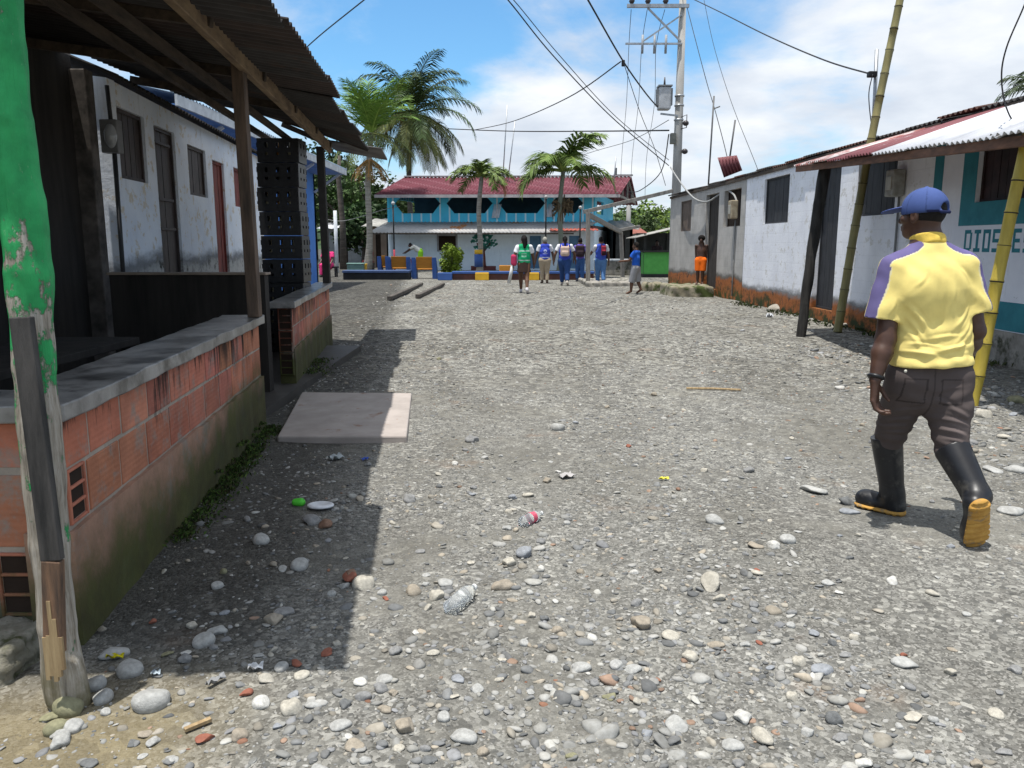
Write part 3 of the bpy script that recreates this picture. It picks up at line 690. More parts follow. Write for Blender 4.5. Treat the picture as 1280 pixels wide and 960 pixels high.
# --- canopy
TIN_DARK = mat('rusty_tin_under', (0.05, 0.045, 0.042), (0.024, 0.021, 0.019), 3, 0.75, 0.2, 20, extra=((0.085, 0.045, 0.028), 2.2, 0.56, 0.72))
def corrugated(mb, p00, p10, p01, p11, waves, amp, mi=0, th=0.005, per=6):
    """sheet from edge p00-p10 (waves along it) down to p01-p11"""
    p00, p10, p01, p11 = map(Vector, (p00, p10, p01, p11)); nrm = (p10-p00).cross(p01-p00).normalized()
    if nrm.z < 0: nrm = -nrm
    n = int(waves*per); vs = []
    for lay in (0, 1):
        for i in range(n+1):
            s_ = i/n; w_ = amp*math.sin(2*math.pi*waves*s_); sag = 0
            vs.append(p00.lerp(p10, s_)+nrm*(w_-lay*th)); vs.append(p01.lerp(p11, s_)+nrm*(w_-lay*th))
    fs = []; o = 2*(n+1)
    for i in range(n):
        a = 2*i; fs += [(a, a+2, a+3, a+1), (o+a+1, o+a+3, o+a+2, o+a), (a+1, a+3, o+a+3, o+a+1), (a, o+a, o+a+2, a+2)]
    fs += [(0, 1, o+1, o), (2*n, o+2*n, o+2*n+1, 2*n+1)]
    mb.add(vs, fs, mi)
canopy = thing('shop_canopy', 'wide lean-to canopy of dark rusty corrugated sheets over the brick counter', 'canopy', (-2.3, 6.5, 0))
EX = lambda y: -0.90-0.122*(y-2.3)      # free edge over the street
CBX = lambda y: -4.1 if y < 7.2 else -3.86 if y < 9.2 else -3.28
EZ = lambda y: 2.66+0.012*(y-2.3)
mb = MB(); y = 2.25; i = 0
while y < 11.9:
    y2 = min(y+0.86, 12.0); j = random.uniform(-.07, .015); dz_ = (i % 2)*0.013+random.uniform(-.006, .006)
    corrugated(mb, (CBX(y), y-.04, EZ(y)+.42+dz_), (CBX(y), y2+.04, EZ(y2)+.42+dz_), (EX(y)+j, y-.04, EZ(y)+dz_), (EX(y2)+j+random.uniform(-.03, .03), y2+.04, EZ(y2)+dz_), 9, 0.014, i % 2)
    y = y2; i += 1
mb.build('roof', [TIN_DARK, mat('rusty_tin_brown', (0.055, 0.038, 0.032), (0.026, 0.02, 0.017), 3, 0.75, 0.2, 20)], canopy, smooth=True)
mb = MB(); corrugated(mb, (-2.75, 11.9, 2.93), (-2.85, 13.4, 2.95), (-1.87, 11.9, 2.80), (-2.02, 13.4, 2.80), 14, 0.012)
mb.build('roof_sheet', mat('grey_tin', (0.20, 0.19, 0.18), (0.10, 0.09, 0.085), 3, 0.6, 0.15, 20, metal=0.4), canopy, smooth=True)
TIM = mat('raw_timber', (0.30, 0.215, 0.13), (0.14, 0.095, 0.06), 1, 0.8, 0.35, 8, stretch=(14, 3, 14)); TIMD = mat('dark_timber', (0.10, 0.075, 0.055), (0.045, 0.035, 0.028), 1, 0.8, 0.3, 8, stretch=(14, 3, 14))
BX = lambda y: -1.77-0.117*(y-4.63)
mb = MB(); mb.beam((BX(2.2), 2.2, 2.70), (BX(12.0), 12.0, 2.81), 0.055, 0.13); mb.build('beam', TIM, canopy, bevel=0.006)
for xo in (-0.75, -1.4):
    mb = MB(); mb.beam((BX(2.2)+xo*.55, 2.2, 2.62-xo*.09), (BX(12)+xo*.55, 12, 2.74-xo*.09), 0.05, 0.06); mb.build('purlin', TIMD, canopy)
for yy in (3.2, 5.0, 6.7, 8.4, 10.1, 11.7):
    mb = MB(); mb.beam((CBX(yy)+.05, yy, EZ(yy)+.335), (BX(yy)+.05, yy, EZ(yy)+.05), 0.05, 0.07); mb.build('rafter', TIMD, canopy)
for px, Y_ in ((318, 6.12), (408, 11.5)):
    b0 = P(px+.5, 390 if px < 350 else 348, Y_); mb = MB(); mb.beam((b0.x, Y_, 0.9), (b0.x-.02, Y_, 2.75 if px < 350 else 2.78), 0.088 if px < 350 else 0.10, 0.09, up=(0, 1, 0))
    tag(mb.build('post', mat('post_brown', (0.17, 0.115, 0.08), (0.06, 0.045, 0.035), 1, 0.8, 0.5, 10, stretch=(14, 14, 2)) if px < 350 else mat('post_dark', (0.05, 0.045, 0.04), None, 6, 0.85, 0.4), canopy, bevel=0.006), None)

# --- dark back wall of the shop and inner partition
bw = thing('shop_wall', 'dark board wall at the back of the canopy shop', 'wall', (-3.72, 4.6, 0))
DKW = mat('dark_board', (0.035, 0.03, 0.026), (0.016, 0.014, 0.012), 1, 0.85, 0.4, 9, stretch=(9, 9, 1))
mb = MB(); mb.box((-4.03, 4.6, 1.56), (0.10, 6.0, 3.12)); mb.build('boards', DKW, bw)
mb = MB(); mb.box((-3.93, 7.62, 1.5), (0.20, 0.14, 3.0)); mb.build('corner_pillar', mat('grimy_pillar', (0.15, 0.13, 0.115), (0.05, 0.045, 0.04), 6, 0.9, 0.4), bw, bevel=0.01)
mb = MB()
for yy in (5.2, 6.35): mb.box((-3.96, yy, 1.35), (0.045, 0.07, 2.5))
mb.box((-3.96, 5.77, 2.56), (0.045, 1.08, 0.07)); mb.build('door_frame', mat('frame_dark', (0.06, 0.05, 0.045), None, 6, 0.7, 0.2), bw)
pw = thing('inner_wall', 'low dark partition wall with pale top edge inside the shop', 'low wall', (-3.0, 7.45, 0))
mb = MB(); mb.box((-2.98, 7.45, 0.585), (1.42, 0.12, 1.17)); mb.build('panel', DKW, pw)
mb = MB(); mb.box((-2.98, 7.45, 1.182), (1.46, 0.16, 0.022)); mb.build('top_edge', mat('pale_edge', (0.30, 0.24, 0.19), None, 9, 0.7, 0.2), pw, bevel=0.004)
bt_ = thing('counter_table', 'dark wooden counter table in the unlit shop behind the near wall', 'table', (-2.9, 4.6, 0.08))
mb = MB(); mb.box((-2.9, 4.6, 0.80), (0.7, 1.7, 0.05)); mb.build('tabletop', DKW, bt_, bevel=0.006)
for a in (-.3, .3):
    for b_ in (-.78, .78): mb = MB(); mb.box((-2.9+a, 4.6+b_, 0.43), (0.06, 0.06, 0.70)); mb.build('leg', DKW, bt_)

# --- stack of bottle crates
CR = mat('crate_black', (0.022, 0.022, 0.024), (0.012, 0.012, 0.013), 20, 0.35, 0.1, sp=0.5)
BOT = mat('bottle_pale', (0.55, 0.50, 0.36), (0.38, 0.34, 0.2), 20, 0.2, 0, sp=0.6)
crx, cry = -2.91, 10.42; words = ['bottom', 'second', 'third', 'fourth', 'fifth', 'sixth', 'seventh', 'eighth', 'topmost']
for k in range(9):
    z0 = 0.08+k*0.296
    t = thing('bottle_crate', f'black plastic bottle crate, {words[k]} '+('of the tall stack behind the wall' if k in (0, 8) else 'from the bottom of the tall stack'), 'crate', (crx+random.uniform(-.022, .022), cry, z0), 'stacked black bottle crates')
    x0 = t.location.x; hx, hy, hz = 0.25, 0.2, 0.286; mb = MB()
    # shell: each side a lattice of bars that leaves a grip slot and small openings
    for sgn in (-1, 1):
        for (za, zb) in ((0, .085), (.118, .175), (.235, hz)):
            mb.box((x0, cry+sgn*hy, z0+(za+zb)/2), (2*hx, 0.014, zb-za)); mb.box((x0+sgn*hx, cry, z0+(za+zb)/2), (0.014, 2*hy-.016, zb-za))
        for xx in (-.21, -.07, 0.07, .21):
            for (za, zb) in ((.085, .118), (.175, .235)):
                mb.box((x0+xx, cry+sgn*hy, z0+(za+zb)/2), (0.10, 0.012, zb-za))
        for yy in (-.15, 0, .15):
            for (za, zb) in ((.085, .118), (.175, .235)): mb.box((x0+sgn*hx, cry+yy, z0+(za+zb)/2), (0.012, 0.10, zb-za))
    mb.box((x0, cry, z0+.008), (2*hx-.02, 2*hy-.02, .012)); mb.build('shell', CR, t)
    if k in (1, 2, 4, 5, 6, 8):
        for xx in (-.14, 0, .14):
            mb = MB(); mb.tube([(x0+xx, cry-.13, z0+.016), (x0+xx, cry-.13, z0+.13), (x0+xx, cry-.13, z0+.19), (x0+xx, cry-.13, z0+.27)], [.034, .034, .014, .013], 8)
            mb.build('bottle', BOT if xx or k % 2 else mat('bottle_amber', (0.35, 0.16, 0.03), None, 9, 0.2, 0, sp=.6), t, smooth=True)

# --- wall with openings
def wall_panel(mb, p0, p1, z0, z1a, z1b, th, ops, nseg=1, mi=0):
    """wall from p0 to p1; outward normal on the right of p0->p1; ops=(s0,s1,za,zb) along the wall"""
    p0, p1 = Vector((p0[0], p0[1], 0)), Vector((p1[0], p1[1], 0)); d = (p1-p0); ln = d.length; d /= ln; n = Vector((d.y, -d.x, 0))
    top = lambda s_: z1a+(z1b-z1a)*s_/ln
    ss = sorted({0.0, ln, *[o[0] for o in ops], *[o[1] for o in ops]}); 
    def q(s_, z_, dep): v = p0+d*s_-n*dep; return Vector((v.x, v.y, z_))
    for a, b2 in zip(ss[:-1], ss[1:]):
        if b2-a < 1e-6: continue
        cut = sorted([(o[2], o[3]) for o in ops if o[0] <= a+1e-6 and o[1] >= b2-1e-6]); z = z0; bands = []
        for c0_, c1_ in cut: bands.append((z, c0_, False, True)); z = c1_
        bands.append((z, None, bool(cut), False))
        for zb_, zt_, _, _ in bands:
            ta, tb = (zt_, zt_) if zt_ is not None else (top(a), top(b2))
            if zt_ is not None and zt_-zb_ < 1e-6: continue
            for dep, fl in ((0, 0), (th, 1)):
                f = (0, 1, 2, 3) if not fl else (3, 2, 1, 0); mb.add([q(a, zb_, dep), q(b2, zb_, dep), q(b2, tb, dep), q(a, ta, dep)], [f], mi)
            if zt_ is None: mb.add([q(a, ta, 0), q(b2, tb, 0), q(b2, tb, th), q(a, ta, th)], [(0, 1, 2, 3)], mi)
    for s0, s1, za, zb_ in ops:
        mb.add([q(s0, za, 0), q(s0, zb_, 0), q(s0, zb_, th), q(s0, za, th)], [(0, 1, 2, 3)], mi); mb.add([q(s1, za, 0), q(s1, zb_, 0), q(s1, zb_, th), q(s1, za, th)], [(3, 2, 1, 0)], mi)
        mb.add([q(s0, zb_, 0), q(s1, zb_, 0), q(s1, zb_, th), q(s0, zb_, th)], [(0, 1, 2, 3)], mi)
        if za > z0+1e-4: mb.add([q(s0, za, 0), q(s1, za, 0), q(s1, za, th), q(s0, za, th)], [(3, 2, 1, 0)], mi)
    for s_ in (0, ln):
        f = (0, 1, 2, 3) if s_ else (3, 2, 1, 0); mb.add([q(s_, z0, 0), q(s_, z0, th), q(s_, top(s_), th), q(s_, top(s_), 0)], [f], mi)
    return d, n, ln
def louvre(p0, d, n, s0, s1, za, zb, dep, root, name, m, vert=True, k=6, fr=0.035, framem=None, bars=None):
    """a shutter / door leaf: frame plus vertical boards, set dep behind the wall face"""
    p0 = Vector((p0[0], p0[1], 0)); mb = MB()
    def bx(a, b2, z_, zz, d0, d1, mi=0):
        q = [p0+d*a-n*d0, p0+d*b2-n*d0, p0+d*b2-n*d1, p0+d*a-n*d1]; mb.hexa([Vector((v.x, v.y, z_)) for v in q]+[Vector((v.x, v.y, zz)) for v in q], mi)
    bx(s0, s0+fr, za, zb, dep-.02, dep+.04); bx(s1-fr, s1, za, zb, dep-.02, dep+.04); bx(s0+fr, s1-fr, zb-fr, zb, dep-.02, dep+.04); bx(s0+fr, s1-fr, za, za+fr, dep-.02, dep+.04)
    w_ = (s1-s0-2*fr)/k
    for i in range(k): bx(s0+fr+w_*i+.006, s0+fr+w_*(i+1)-.006, za+fr, zb-fr, dep+random.uniform(-.002, .006), dep+.03)
    bx(s0+fr, s1-fr, za+fr, zb-fr, dep+.015, dep+.032)
    return mb.build(name, m, root)
def wall_s(p0, p1, px, py=300):
    """distance along wall p0->p1 at the photo position (px, py)"""
    p0, p1 = Vector((p0[0], p0[1], 0)), Vector((p1[0], p1[1], 0)); d = (p1-p0).normalized()
    u = (px-640)/1000; kf = cP+(480-py)/1000*sP
    return (u*p0.y/kf-p0.x)/(d.x-u*d.y/kf)
def wall_z(p0, p1, px, py):
    p0, p1 = Vector((p0[0], p0[1], 0)), Vector((p1[0], p1[1], 0)); d = (p1-p0).normalized()
    return P(px, py, (p0+d*wall_s(p0, p1, px, py)).y).z

def plaster(name, base, base2, stain, zlo, zhi, peel=None, moss=None, joints=False, low=None, blotch=0.62):
    m, nt, b = _nt(name); vec = coords(nt, True); x = N(nt, 'ShaderNodeSeparateXYZ'); L(nt, vec, x.inputs[0])
    n = noise(nt, vec, 1.6, 8, 0.65); col = ramp(nt, n.outputs['Fac'], [(0.32, base2), (0.62, base)])
    dr = noise(nt, scalev(nt, vec, (9, 9, 0.8)), 1.0, 8, 0.7)
    col = mix(nt, mrange(nt, dr.outputs['Fac'], 0.56, 0.74, 0, 0.45), col, stain)
    hnz = None
    if joints:
        br = N(nt, 'ShaderNodeTexBrick'); br.inputs['Scale'].default_value = 1.0; br.inputs['Brick Width'].default_value = 0.42; br.inputs['Row Height'].default_value = 0.21
        br.inputs['Mortar Size'].default_value = 0.012; br.inputs['Mortar Smooth'].default_value = 0.6; br.inputs['Color1'].default_value = (1, 1, 1, 1); br.inputs['Color2'].default_value = (.96, .96, .96, 1); br.inputs['Mortar'].default_value = (0.6, 0.6, 0.6, 1)
        cb = N(nt, 'ShaderNodeCombineXYZ'); L(nt, x.outputs[1], cb.inputs[0]); L(nt, x.outputs[2], cb.inputs[1]); L(nt, cb.outputs[0], br.inputs['Vector'])
        bw_ = N(nt, 'ShaderNodeRGBToBW'); L(nt, br.outputs['Color'], bw_.inputs[0]); hnz = bw_.outputs[0]
        col = mix(nt, 0.14, col, br.outputs['Color'], 'MULTIPLY')
    if peel:
        pe = noise(nt, vec, 5.5, 9, 0.72); col = mix(nt, mrange(nt, pe.outputs['Fac'], blotch, blotch+0.05), col, peel)
        ch = noise(nt, scalev(nt, vec, (1, .6, 1)), 9, 8, 0.85); col = mix(nt, mrange(nt, ch.outputs['Fac'], 0.655, 0.70, 0, .85), col, (0.08, 0.08, 0.075))
    if low:
        ln_ = noise(nt, scalev(nt, vec, (1, .30, .8)), 2.0, 9, 0.7); hh = math_(nt, 'ADD', x.outputs[2], math_(nt, 'MULTIPLY', math_(nt, 'SUBTRACT', ln_.outputs['Fac'], 0.5), 0.55))
        dk = mrange(nt, hh, zhi-0.02, zhi+0.14, 1.0, 0.0); col = mix(nt, math_(nt, 'MULTIPLY', dk, 0.8), col, (0.05, 0.048, 0.04))
        f = mrange(nt, hh, zhi-0.10, zhi+0.01, 1.0, 0.0); c_ = ramp(nt, noise(nt, vec, 6, 8, 0.7).outputs['Fac'], [(0.36, (0.035, 0.03, 0.022)), (0.50, low), (0.70, tuple(k*0.55 for k in low))])
        col = mix(nt, f, col, c_)
        if moss: mo = noise(nt, vec, 3.1, 7, 0.7); col = mix(nt, math_(nt, 'MULTIPLY', mrange(nt, hh, zlo, zlo+.25, 1, 0), mrange(nt, mo.outputs['Fac'], 0.42, 0.56)), col, moss)
    L(nt, col, b.inputs['Base Color']); b.inputs['Roughness'].default_value = 0.85; spec(b, 0.25)
    h = noise(nt, vec, 14, 9, 0.7).outputs['Fac']
    if hnz is not None: h = math_(nt, 'ADD', h, math_(nt, 'MULTIPLY', hnz, 0.25))
    bump(nt, b, h, 0.5, 0.012); return m

# --- pale blue house behind the shop
A0, A1 = (-3.79, 7.84), (-4.45, 14.6)       # street face, normal to +X on the right when walking from far to near
lh = thing('pale_house', 'weathered pale blue house with barred windows behind the canopy shop', 'house', (-4.4, 11, 0))
LHW = plaster('pale_blue_plaster', (0.84, 0.88, 0.93), (0.70, 0.75, 0.83), (0.34, 0.34, 0.34), 0.9, 1.25, peel=(0.66, 0.60, 0.50), low=(0.50, 0.49, 0.46), blotch=0.55)
mb = MB()
dA = (Vector((*A1, 0))-Vector((*A0, 0))).normalized(); nA = Vector((dA.y, -dA.x, 0)); lenA = (Vector((*A1, 0))-Vector((*A0, 0))).length
spec_A = [('window', 146, 182, 135, 228), ('door', 197, 222, 158, 340), ('window', 236, 258, 180, 248), ('door', 268, 282, 198, 340), ('window', 293, 308, 207, 262)]
opsA = []
for kd, x0, x1, ya, yb in spec_A:
    ym = (ya+min(yb, 300))/2; zt = wall_z(A0, A1, (x0+x1)/2, ya+5); zb_ = wall_z(A0, A1, (x0+x1)/2, yb-3) if kd == 'window' else 0.56
    opsA.append((wall_s(A0, A1, x0, ym), wall_s(A0, A1, x1, ym), zb_, zt))
wall_panel(mb, A0, A1, 0.0, 2.98, 2.95, 0.16, opsA)
wall_panel(mb, (A0[0]-5, A0[1]+.0), A0, 0.0, 3.6, 2.98, 0.16, []); mb.build('wall', LHW, lh)
WIRON = mat('iron_brown', (0.085, 0.065, 0.06), (0.045, 0.035, 0.033), 5, 0.55, 0.2, stretch=(3, 3, 1)); REDW = mat('red_boards', (0.26, 0.06, 0.045), (0.13, 0.035, 0.03), 4, 0.7, 0.2, stretch=(3, 3, 1))
for i, ((kd, x0, x1, ya, yb), (s0, s1, za, zb_)) in enumerate(zip(spec_A, opsA)):
    red = i >= 3
    o = louvre(A0, dA, nA, s0+.003, s1-.003, za+.003, zb_-.003, 0.05, lh, kd, REDW if red else WIRON, k=5 if kd == 'window' else 4)
    if red: o['label'] = 'red painted board '+kd
    if i == 1:
        for zz in (1.0, 1.95):
            for k in (0, 1):
                mb = MB()
                pA = Vector((*A0, 0))+dA*(s0+.10)-nA*0.04; pB = Vector((*A0, 0))+dA*(s1-.10)-nA*.04
                mb.beam((pA.x, pA.y, zz+k*.62), (pB.x, pB.y, zz+k*.62), .03, .03)
                mb.build('door_moulding', WIRON, o)
mb = MB(); corrugated(mb, (A0[0]-2.2, A0[1]-.3, 3.95), (A1[0]-2.2, A1[1]+.2, 3.92), (A0[0]+.13, A0[1]-.05, 2.99), (A1[0]+.13, A1[1]+.2, 2.95), 60, 0.016)
mb.build('roof', TIN_DARK, lh, smooth=True)
mbx = thing('electric_meter', 'grey glass-fronted electric meter with a cable on the pale blue house corner', 'meter', P(137, 172, 7.82))
q = mbx.location; mb = MB(); mb.box((-3.74, 7.76, q.z), (0.16, 0.12, 0.30)); mb.build('box', mat('meter_grey', (0.20, 0.20, 0.20), None, 8, 0.5, 0.1), mbx, bevel=0.01)
mb = MB(); mb.sphere((-3.72, 7.70, q.z), (.06, .05, .11)); mb.build('glass_dome', mat('meter_glass', (0.45, 0.46, 0.47), None, 8, 0.15, 0, sp=.6), mbx, smooth=True)
mb = MB(); mb.tube([(-3.76, 7.79, 2.9), (-3.75, 7.79, q.z+.15)], .02, 8); mb.tube([(-3.74, 7.79, q.z-.15), (-3.76, 7.79, 0.6)], .022, 8); mb.build('conduit', mat('conduit_dark', (0.05, 0.05, 0.052), None, 8, 0.6, 0), mbx, smooth=True)

# --- bright blue house further along
bh = thing('blue_house', 'bright blue house with wide pale eave beyond the pale house', 'house', (-7.4, 23, 0))
BLUE = plaster('blue_paint', (0.10, 0.26, 0.66), (0.085, 0.22, 0.58), (0.12, 0.24, 0.52), 0.1, 0.2)
mb = MB(); wB0, wB1 = (-7.25, 15.5), (-7.25, 30.2)
sB = lambda y: y-15.5
opsB = [(sB(y0), sB(y1), 1.55, 2.75) for y0, y1 in ((28.3, 29.0), (19.6, 20.6))]
wall_panel(mb, wB0, wB1, 0, 4.1, 4.1, .2, opsB); wall_panel(mb, wB1, (-12, 30.2), 0, 4.1, 5.0, .2, []); wall_panel(mb, (-12, 15.5), wB0, 0, 5.0, 4.1, .2, []); mb.build('wall', BLUE, bh)
for s0, s1, za, zb_ in opsB: louvre(wB0, Vector((0, 1, 0)), Vector((1, 0, 0)), s0, s1, za, zb_, .06, bh, 'window', mat('dark_red_shutter', (0.09, 0.02, 0.025), None, 5, 0.6, .1), k=4)
mb = MB(); corrugated(mb, (-12, 15.3, 5.4), (-12, 30.5, 5.4), (-6.1, 15.3, 4.16), (-6.1, 30.5, 4.16), 90, .02); mb.build('roof', mat('pale_blue_tin', (0.45, 0.58, 0.70), (0.33, 0.45, 0.58), 3, 0.5, .1, metal=.2), bh, smooth=True)
mb = MB(); mb.box((-6.14, 22.9, 4.05), (.05, 15.2, .20)); mb.build('fascia', mat('fascia_white', (0.62, 0.65, 0.68), None, 4, .6, .1), bh)
mb = MB(); mb.box((-6.7, 22.9, 3.98), (1.06, 15.1, .03)); mb.build('soffit', mat('soffit_blue', (0.16, 0.30, 0.62), None, 4, .7, .1), bh)
for yy in (18, 22, 26, 29.9): mb = MB(); mb.beam((-7.2, yy, 3.3), (-6.25, yy, 3.95), .08, .08); mb.build('bracket', mat('fascia_white', (0.6, .6, .6)), bh)
# ---------------------------------------------------------------- right side: row of houses
W_FAR, W_NEAR = Vector((5.72, 29.5, 0)), Vector((6.03, 5.0, 0))     # street face, far to near; normal must be -X
dR = (W_NEAR-W_FAR).normalized(); nR = Vector((dR.y, -dR.x, 0)); LR = (W_NEAR-W_FAR).length
def sR(px, py=300): return wall_s(W_FAR, W_NEAR, px, py)
def zR(px, py): return wall_z(W_FAR, W_NEAR, px, py)
def ptR(s, z, out=0.0): q = W_FAR+dR*s+nR*out; return Vector((q.x, q.y, z))
S1 = sR(930); S2 = sR(1168)
GREYW = plaster('grey_block_wall', (0.46, 0.44, 0.41), (0.33, 0.315, 0.29), (0.12, 0.115, 0.105), 0.12, 0.55, peel=(0.46, 0.45, 0.43), low=(0.36, 0.12, 0.035), moss=(0.04, 0.06, 0.015), joints=True)
WHITEW = plaster('white_block_wall', (0.80, 0.81, 0.84), (0.70, 0.71, 0.75), (0.48, 0.48, 0.49), 0.12, 0.42, peel=(0.60, 0.59, 0.57), low=(0.34, 0.115, 0.035), moss=(0.035, 0.045, 0.015), joints=True, blotch=0.56)
TEALW = plaster('white_teal_wall', (0.80, 0.81, 0.85), (0.70, 0.71, 0.76), (0.42, 0.42, 0.43), 0.05, 0.14, peel=(0.55, 0.55, 0.57), joints=False, blotch=0.66)
BLKSH = mat('black_shutter', (0.035, 0.037, 0.042), (0.018, 0.019, 0.022), 4, 0.6, 0.2, stretch=(3, 3, 1))
BRNSH = mat('brown_shutter', (0.16, 0.12, 0.095), (0.09, 0.07, 0.055), 4, 0.75, 0.2, stretch=(3, 3, 1))
ROOFM = mat('dark_tin_roof', (0.075, 0.072, 0.07), (0.035, 0.033, 0.032), 3, 0.7, 0.2, 20, extra=((0.10, 0.05, 0.035), 2, .55, .7))
ztop = lambda s: 3.13-0.02*s/LR
def house(name, label, sa, sb, wm, items, out=0.0):
    base = ptR((sa+sb)/2, 0); root = thing(name, label, 'house', (base.x+1.5, base.y, 0))
    ops = []
    for it in items:
        kd, x0, x1, ya, yb = it[:5]; ym = (ya+yb)/2
        a, b = sR(x0, ym), sR(x1, ym); zt = zR((x0+x1)/2, ya); zb = zR((x0+x1)/2, yb) if kd == 'window' else it[5]
        ops.append((a-sa, b-sa, zb, zt))
    mb = MB(); p0, p1 = ptR(sa, 0, out), ptR(sb, 0, out)
    wall_panel(mb, p0, p1, -0.1, ztop(sa), ztop(sb), 0.15, ops)
    wall_panel(mb, (p0.x+4.2, p0.y+.02), (p0.x, p0.y+.02), -0.1, 3.9, ztop(sa), 0.14, []); wall_panel(mb, (p1.x, p1.y-.02), (p1.x+4.2, p1.y-.02), -0.1, ztop(sb), 3.9, 0.14, [])
    mb.build('wall', wm, root)
    for it, (s0, s1, za, zb) in zip(items, ops):
        m = it[6]; dep = it[7] if len(it) > 7 else 0.06
        louvre(p0, dR, nR, s0+.003, s1-.003, za+.003, zb-.003, dep, root, it[0], m, k=it[8] if len(it) > 8 else 5)
    mb = MB(); a0, a1 = ptR(sa, 0, .07+out), ptR(sb-.01, 0, .07+out); n = max(1, round((sb-sa)/0.95))
    for i in range(n):
        f0, f1 = i/n, (i+1)/n; q0, q1 = a0.lerp(a1, f0), a0.lerp(a1, f1); j = random.uniform(-.05, .04); dz = random.uniform(-.012, .012)
        corrugated(mb, (q0.x+4.6, q0.y, 4.0), (q1.x+4.6, q1.y-.05, 4.0), (q0.x+j, q0.y, ztop(sa)+.02+dz), (q1.x+j, q1.y-.05, ztop(sb)+.02+dz), 8, .02, random.choice((0, 0, 1)))
    mb.build('roof', [ROOFM, mat('rust_tin_roof', (0.12, 0.055, 0.04), (0.05, 0.03, 0.025), 3, .75, .2, 20)], root, smooth=True)
    mb = MB(); mb.beam(ptR(sa+.02, ztop(sa)-.05, .03+out), ptR(sb-.02, ztop(sb)-.05, .03+out), .04, .07); mb.build('eave_batten', mat('dark_timber', (.1, .07, .05)), root)
    return root
gh = house('block_house', 'unpainted grey block house with open dark doorway at the far row end', 0.0, S1, GREYW,
      [('window', 851, 864, 251, 289, 0, BRNSH, .05, 3), ('door', 881, 897, 243, 352, 0.16, mat('door_dark', (0.05, 0.042, 0.036), None, 5, .8, .2), .13, 3), ('window', 905, 926, 237, 283, 0, mat('hollow_dark', (.02, .02, .02)), .13, 3)])
wh = house('white_house', 'flaking white block house with black shutters behind the leaning bamboo', S1, S2, WHITEW,
      [('window', 955, 986, 221, 279, 0, BLKSH, .07, 6), ('door', 1020, 1047, 208, 365, 0.22, BLKSH, .11, 4), ('window', 1072, 1120, 198, 269, 0, BLKSH, .07, 7)])
th_ = house('teal_trim_house', 'white house with teal painted window surround and blocky lettering', S2, LR, TEALW,
      [('window', 1222, 1284, 181, 250, 0, mat('maroon_grille', (0.045, 0.025, 0.025), (0.02, 0.014, 0.014), 5, .6, .2), .08, 6)])
tag(th_, None, None)
TEAL = mat('teal_paint', (0.035, 0.22, 0.26), (0.025, 0.17, 0.21), 5, .7, .2, extra=((0.25, 0.36, 0.38), 6, .68, .74))
def painted(name, m, rects, root, th=0.004):
    mb = MB()
    for s0, s1, z0, z1 in rects:
        a, b = ptR(s0, z0, 0.0005), ptR(s1, z0, 0.0005); o = nR*th
        p = [a, b, b+o, a+o]; mb.hexa([a+o, b+o, b, a]+[Vector((q.x, q.y, z1)) for q in (a+o, b+o, b, a)])
    return mb.build(name, m, root)
sw0, sw1 = sR(1222, 215), sR(1284, 215); zt_, zb_ = zR(1253, 181), zR(1253, 250)
s0, s1 = sR(1203, 230), sR(1300, 230); za, zb2 = zR(1240, 281), zR(1240, 165)
painted('painted_surround', TEAL, [(s0, sw0, za, zb2), (sw1, s1+.15, za, zb2), (sw0, sw1, za, zb_), (sw0, sw1, zt_, zb2)], th_)
painted('painted_stripe', TEAL, [(sR(1169, 210), sR(1180, 210), 1.15, 2.95)], th_)
painted('painted_band', TEAL, [(sR(1168, 390), LR, 0.42, 0.76)], th_)
painted('cement_plinth', CONC, [(sR(1168, 420), LR, -0.1, 0.41)], th_, .03)
# blocky letters D I O S  E S, built from strokes
def letters(text, px0, px1, py0, py1, root):
    zt, zb = zR((px0+px1)/2, py0), zR((px0+px1)/2, py1)
    sa, sb = sR(px0, (py0+py1)/2), sR(px1, (py0+py1)/2); n = len(text); cw = (sb-sa)/4; k = 0.26
    G_ = {'D': [(0, .22, 0, 1), (.22, .8, .0, .17), (.22, .8, .83, 1), (.74, .96, .12, .88)], 'I': [(.36, .64, .17, .83), (.1, .9, 0, .17), (.1, .9, .83, 1)],
          'O': [(.05, .28, .0, 1), (.72, .95, 0, 1), (.28, .72, 0, .17), (.28, .72, .83, 1)], 'S': [(.05, .95, 0, .17), (.05, .95, .83, 1), (.05, .95, .42, .58), (.05, .28, .58, .83), (.72, .95, .17, .42)],
          'E': [(.05, .28, 0, 1), (.28, .92, 0, .17), (.28, .92, .83, 1), (.28, .8, .42, .58)], ' ': []}
    for i, ch in enumerate(text):
        mb = MB()
        for x0, x1, y0, y1 in G_[ch]:
            a, b = sa+cw*(i+.06+.84*x0), sa+cw*(i+.06+.84*x1); z0, z1 = zb+(zt-zb)*y0, zb+(zt-zb)*y1
            p, q = ptR(a, 0, .0005), ptR(b, 0, .0005); o = nR*.004; mb.hexa([Vector((v.x, v.y, z0)) for v in (p+o, q+o, q, p)]+[Vector((v.x, v.y, z1)) for v in (p+o, q+o, q, p)])
        if mb.v: mb.build('painted_letter', TEAL, root)
letters('DIOS ES', 1205, 1252, 287, 315, th_)

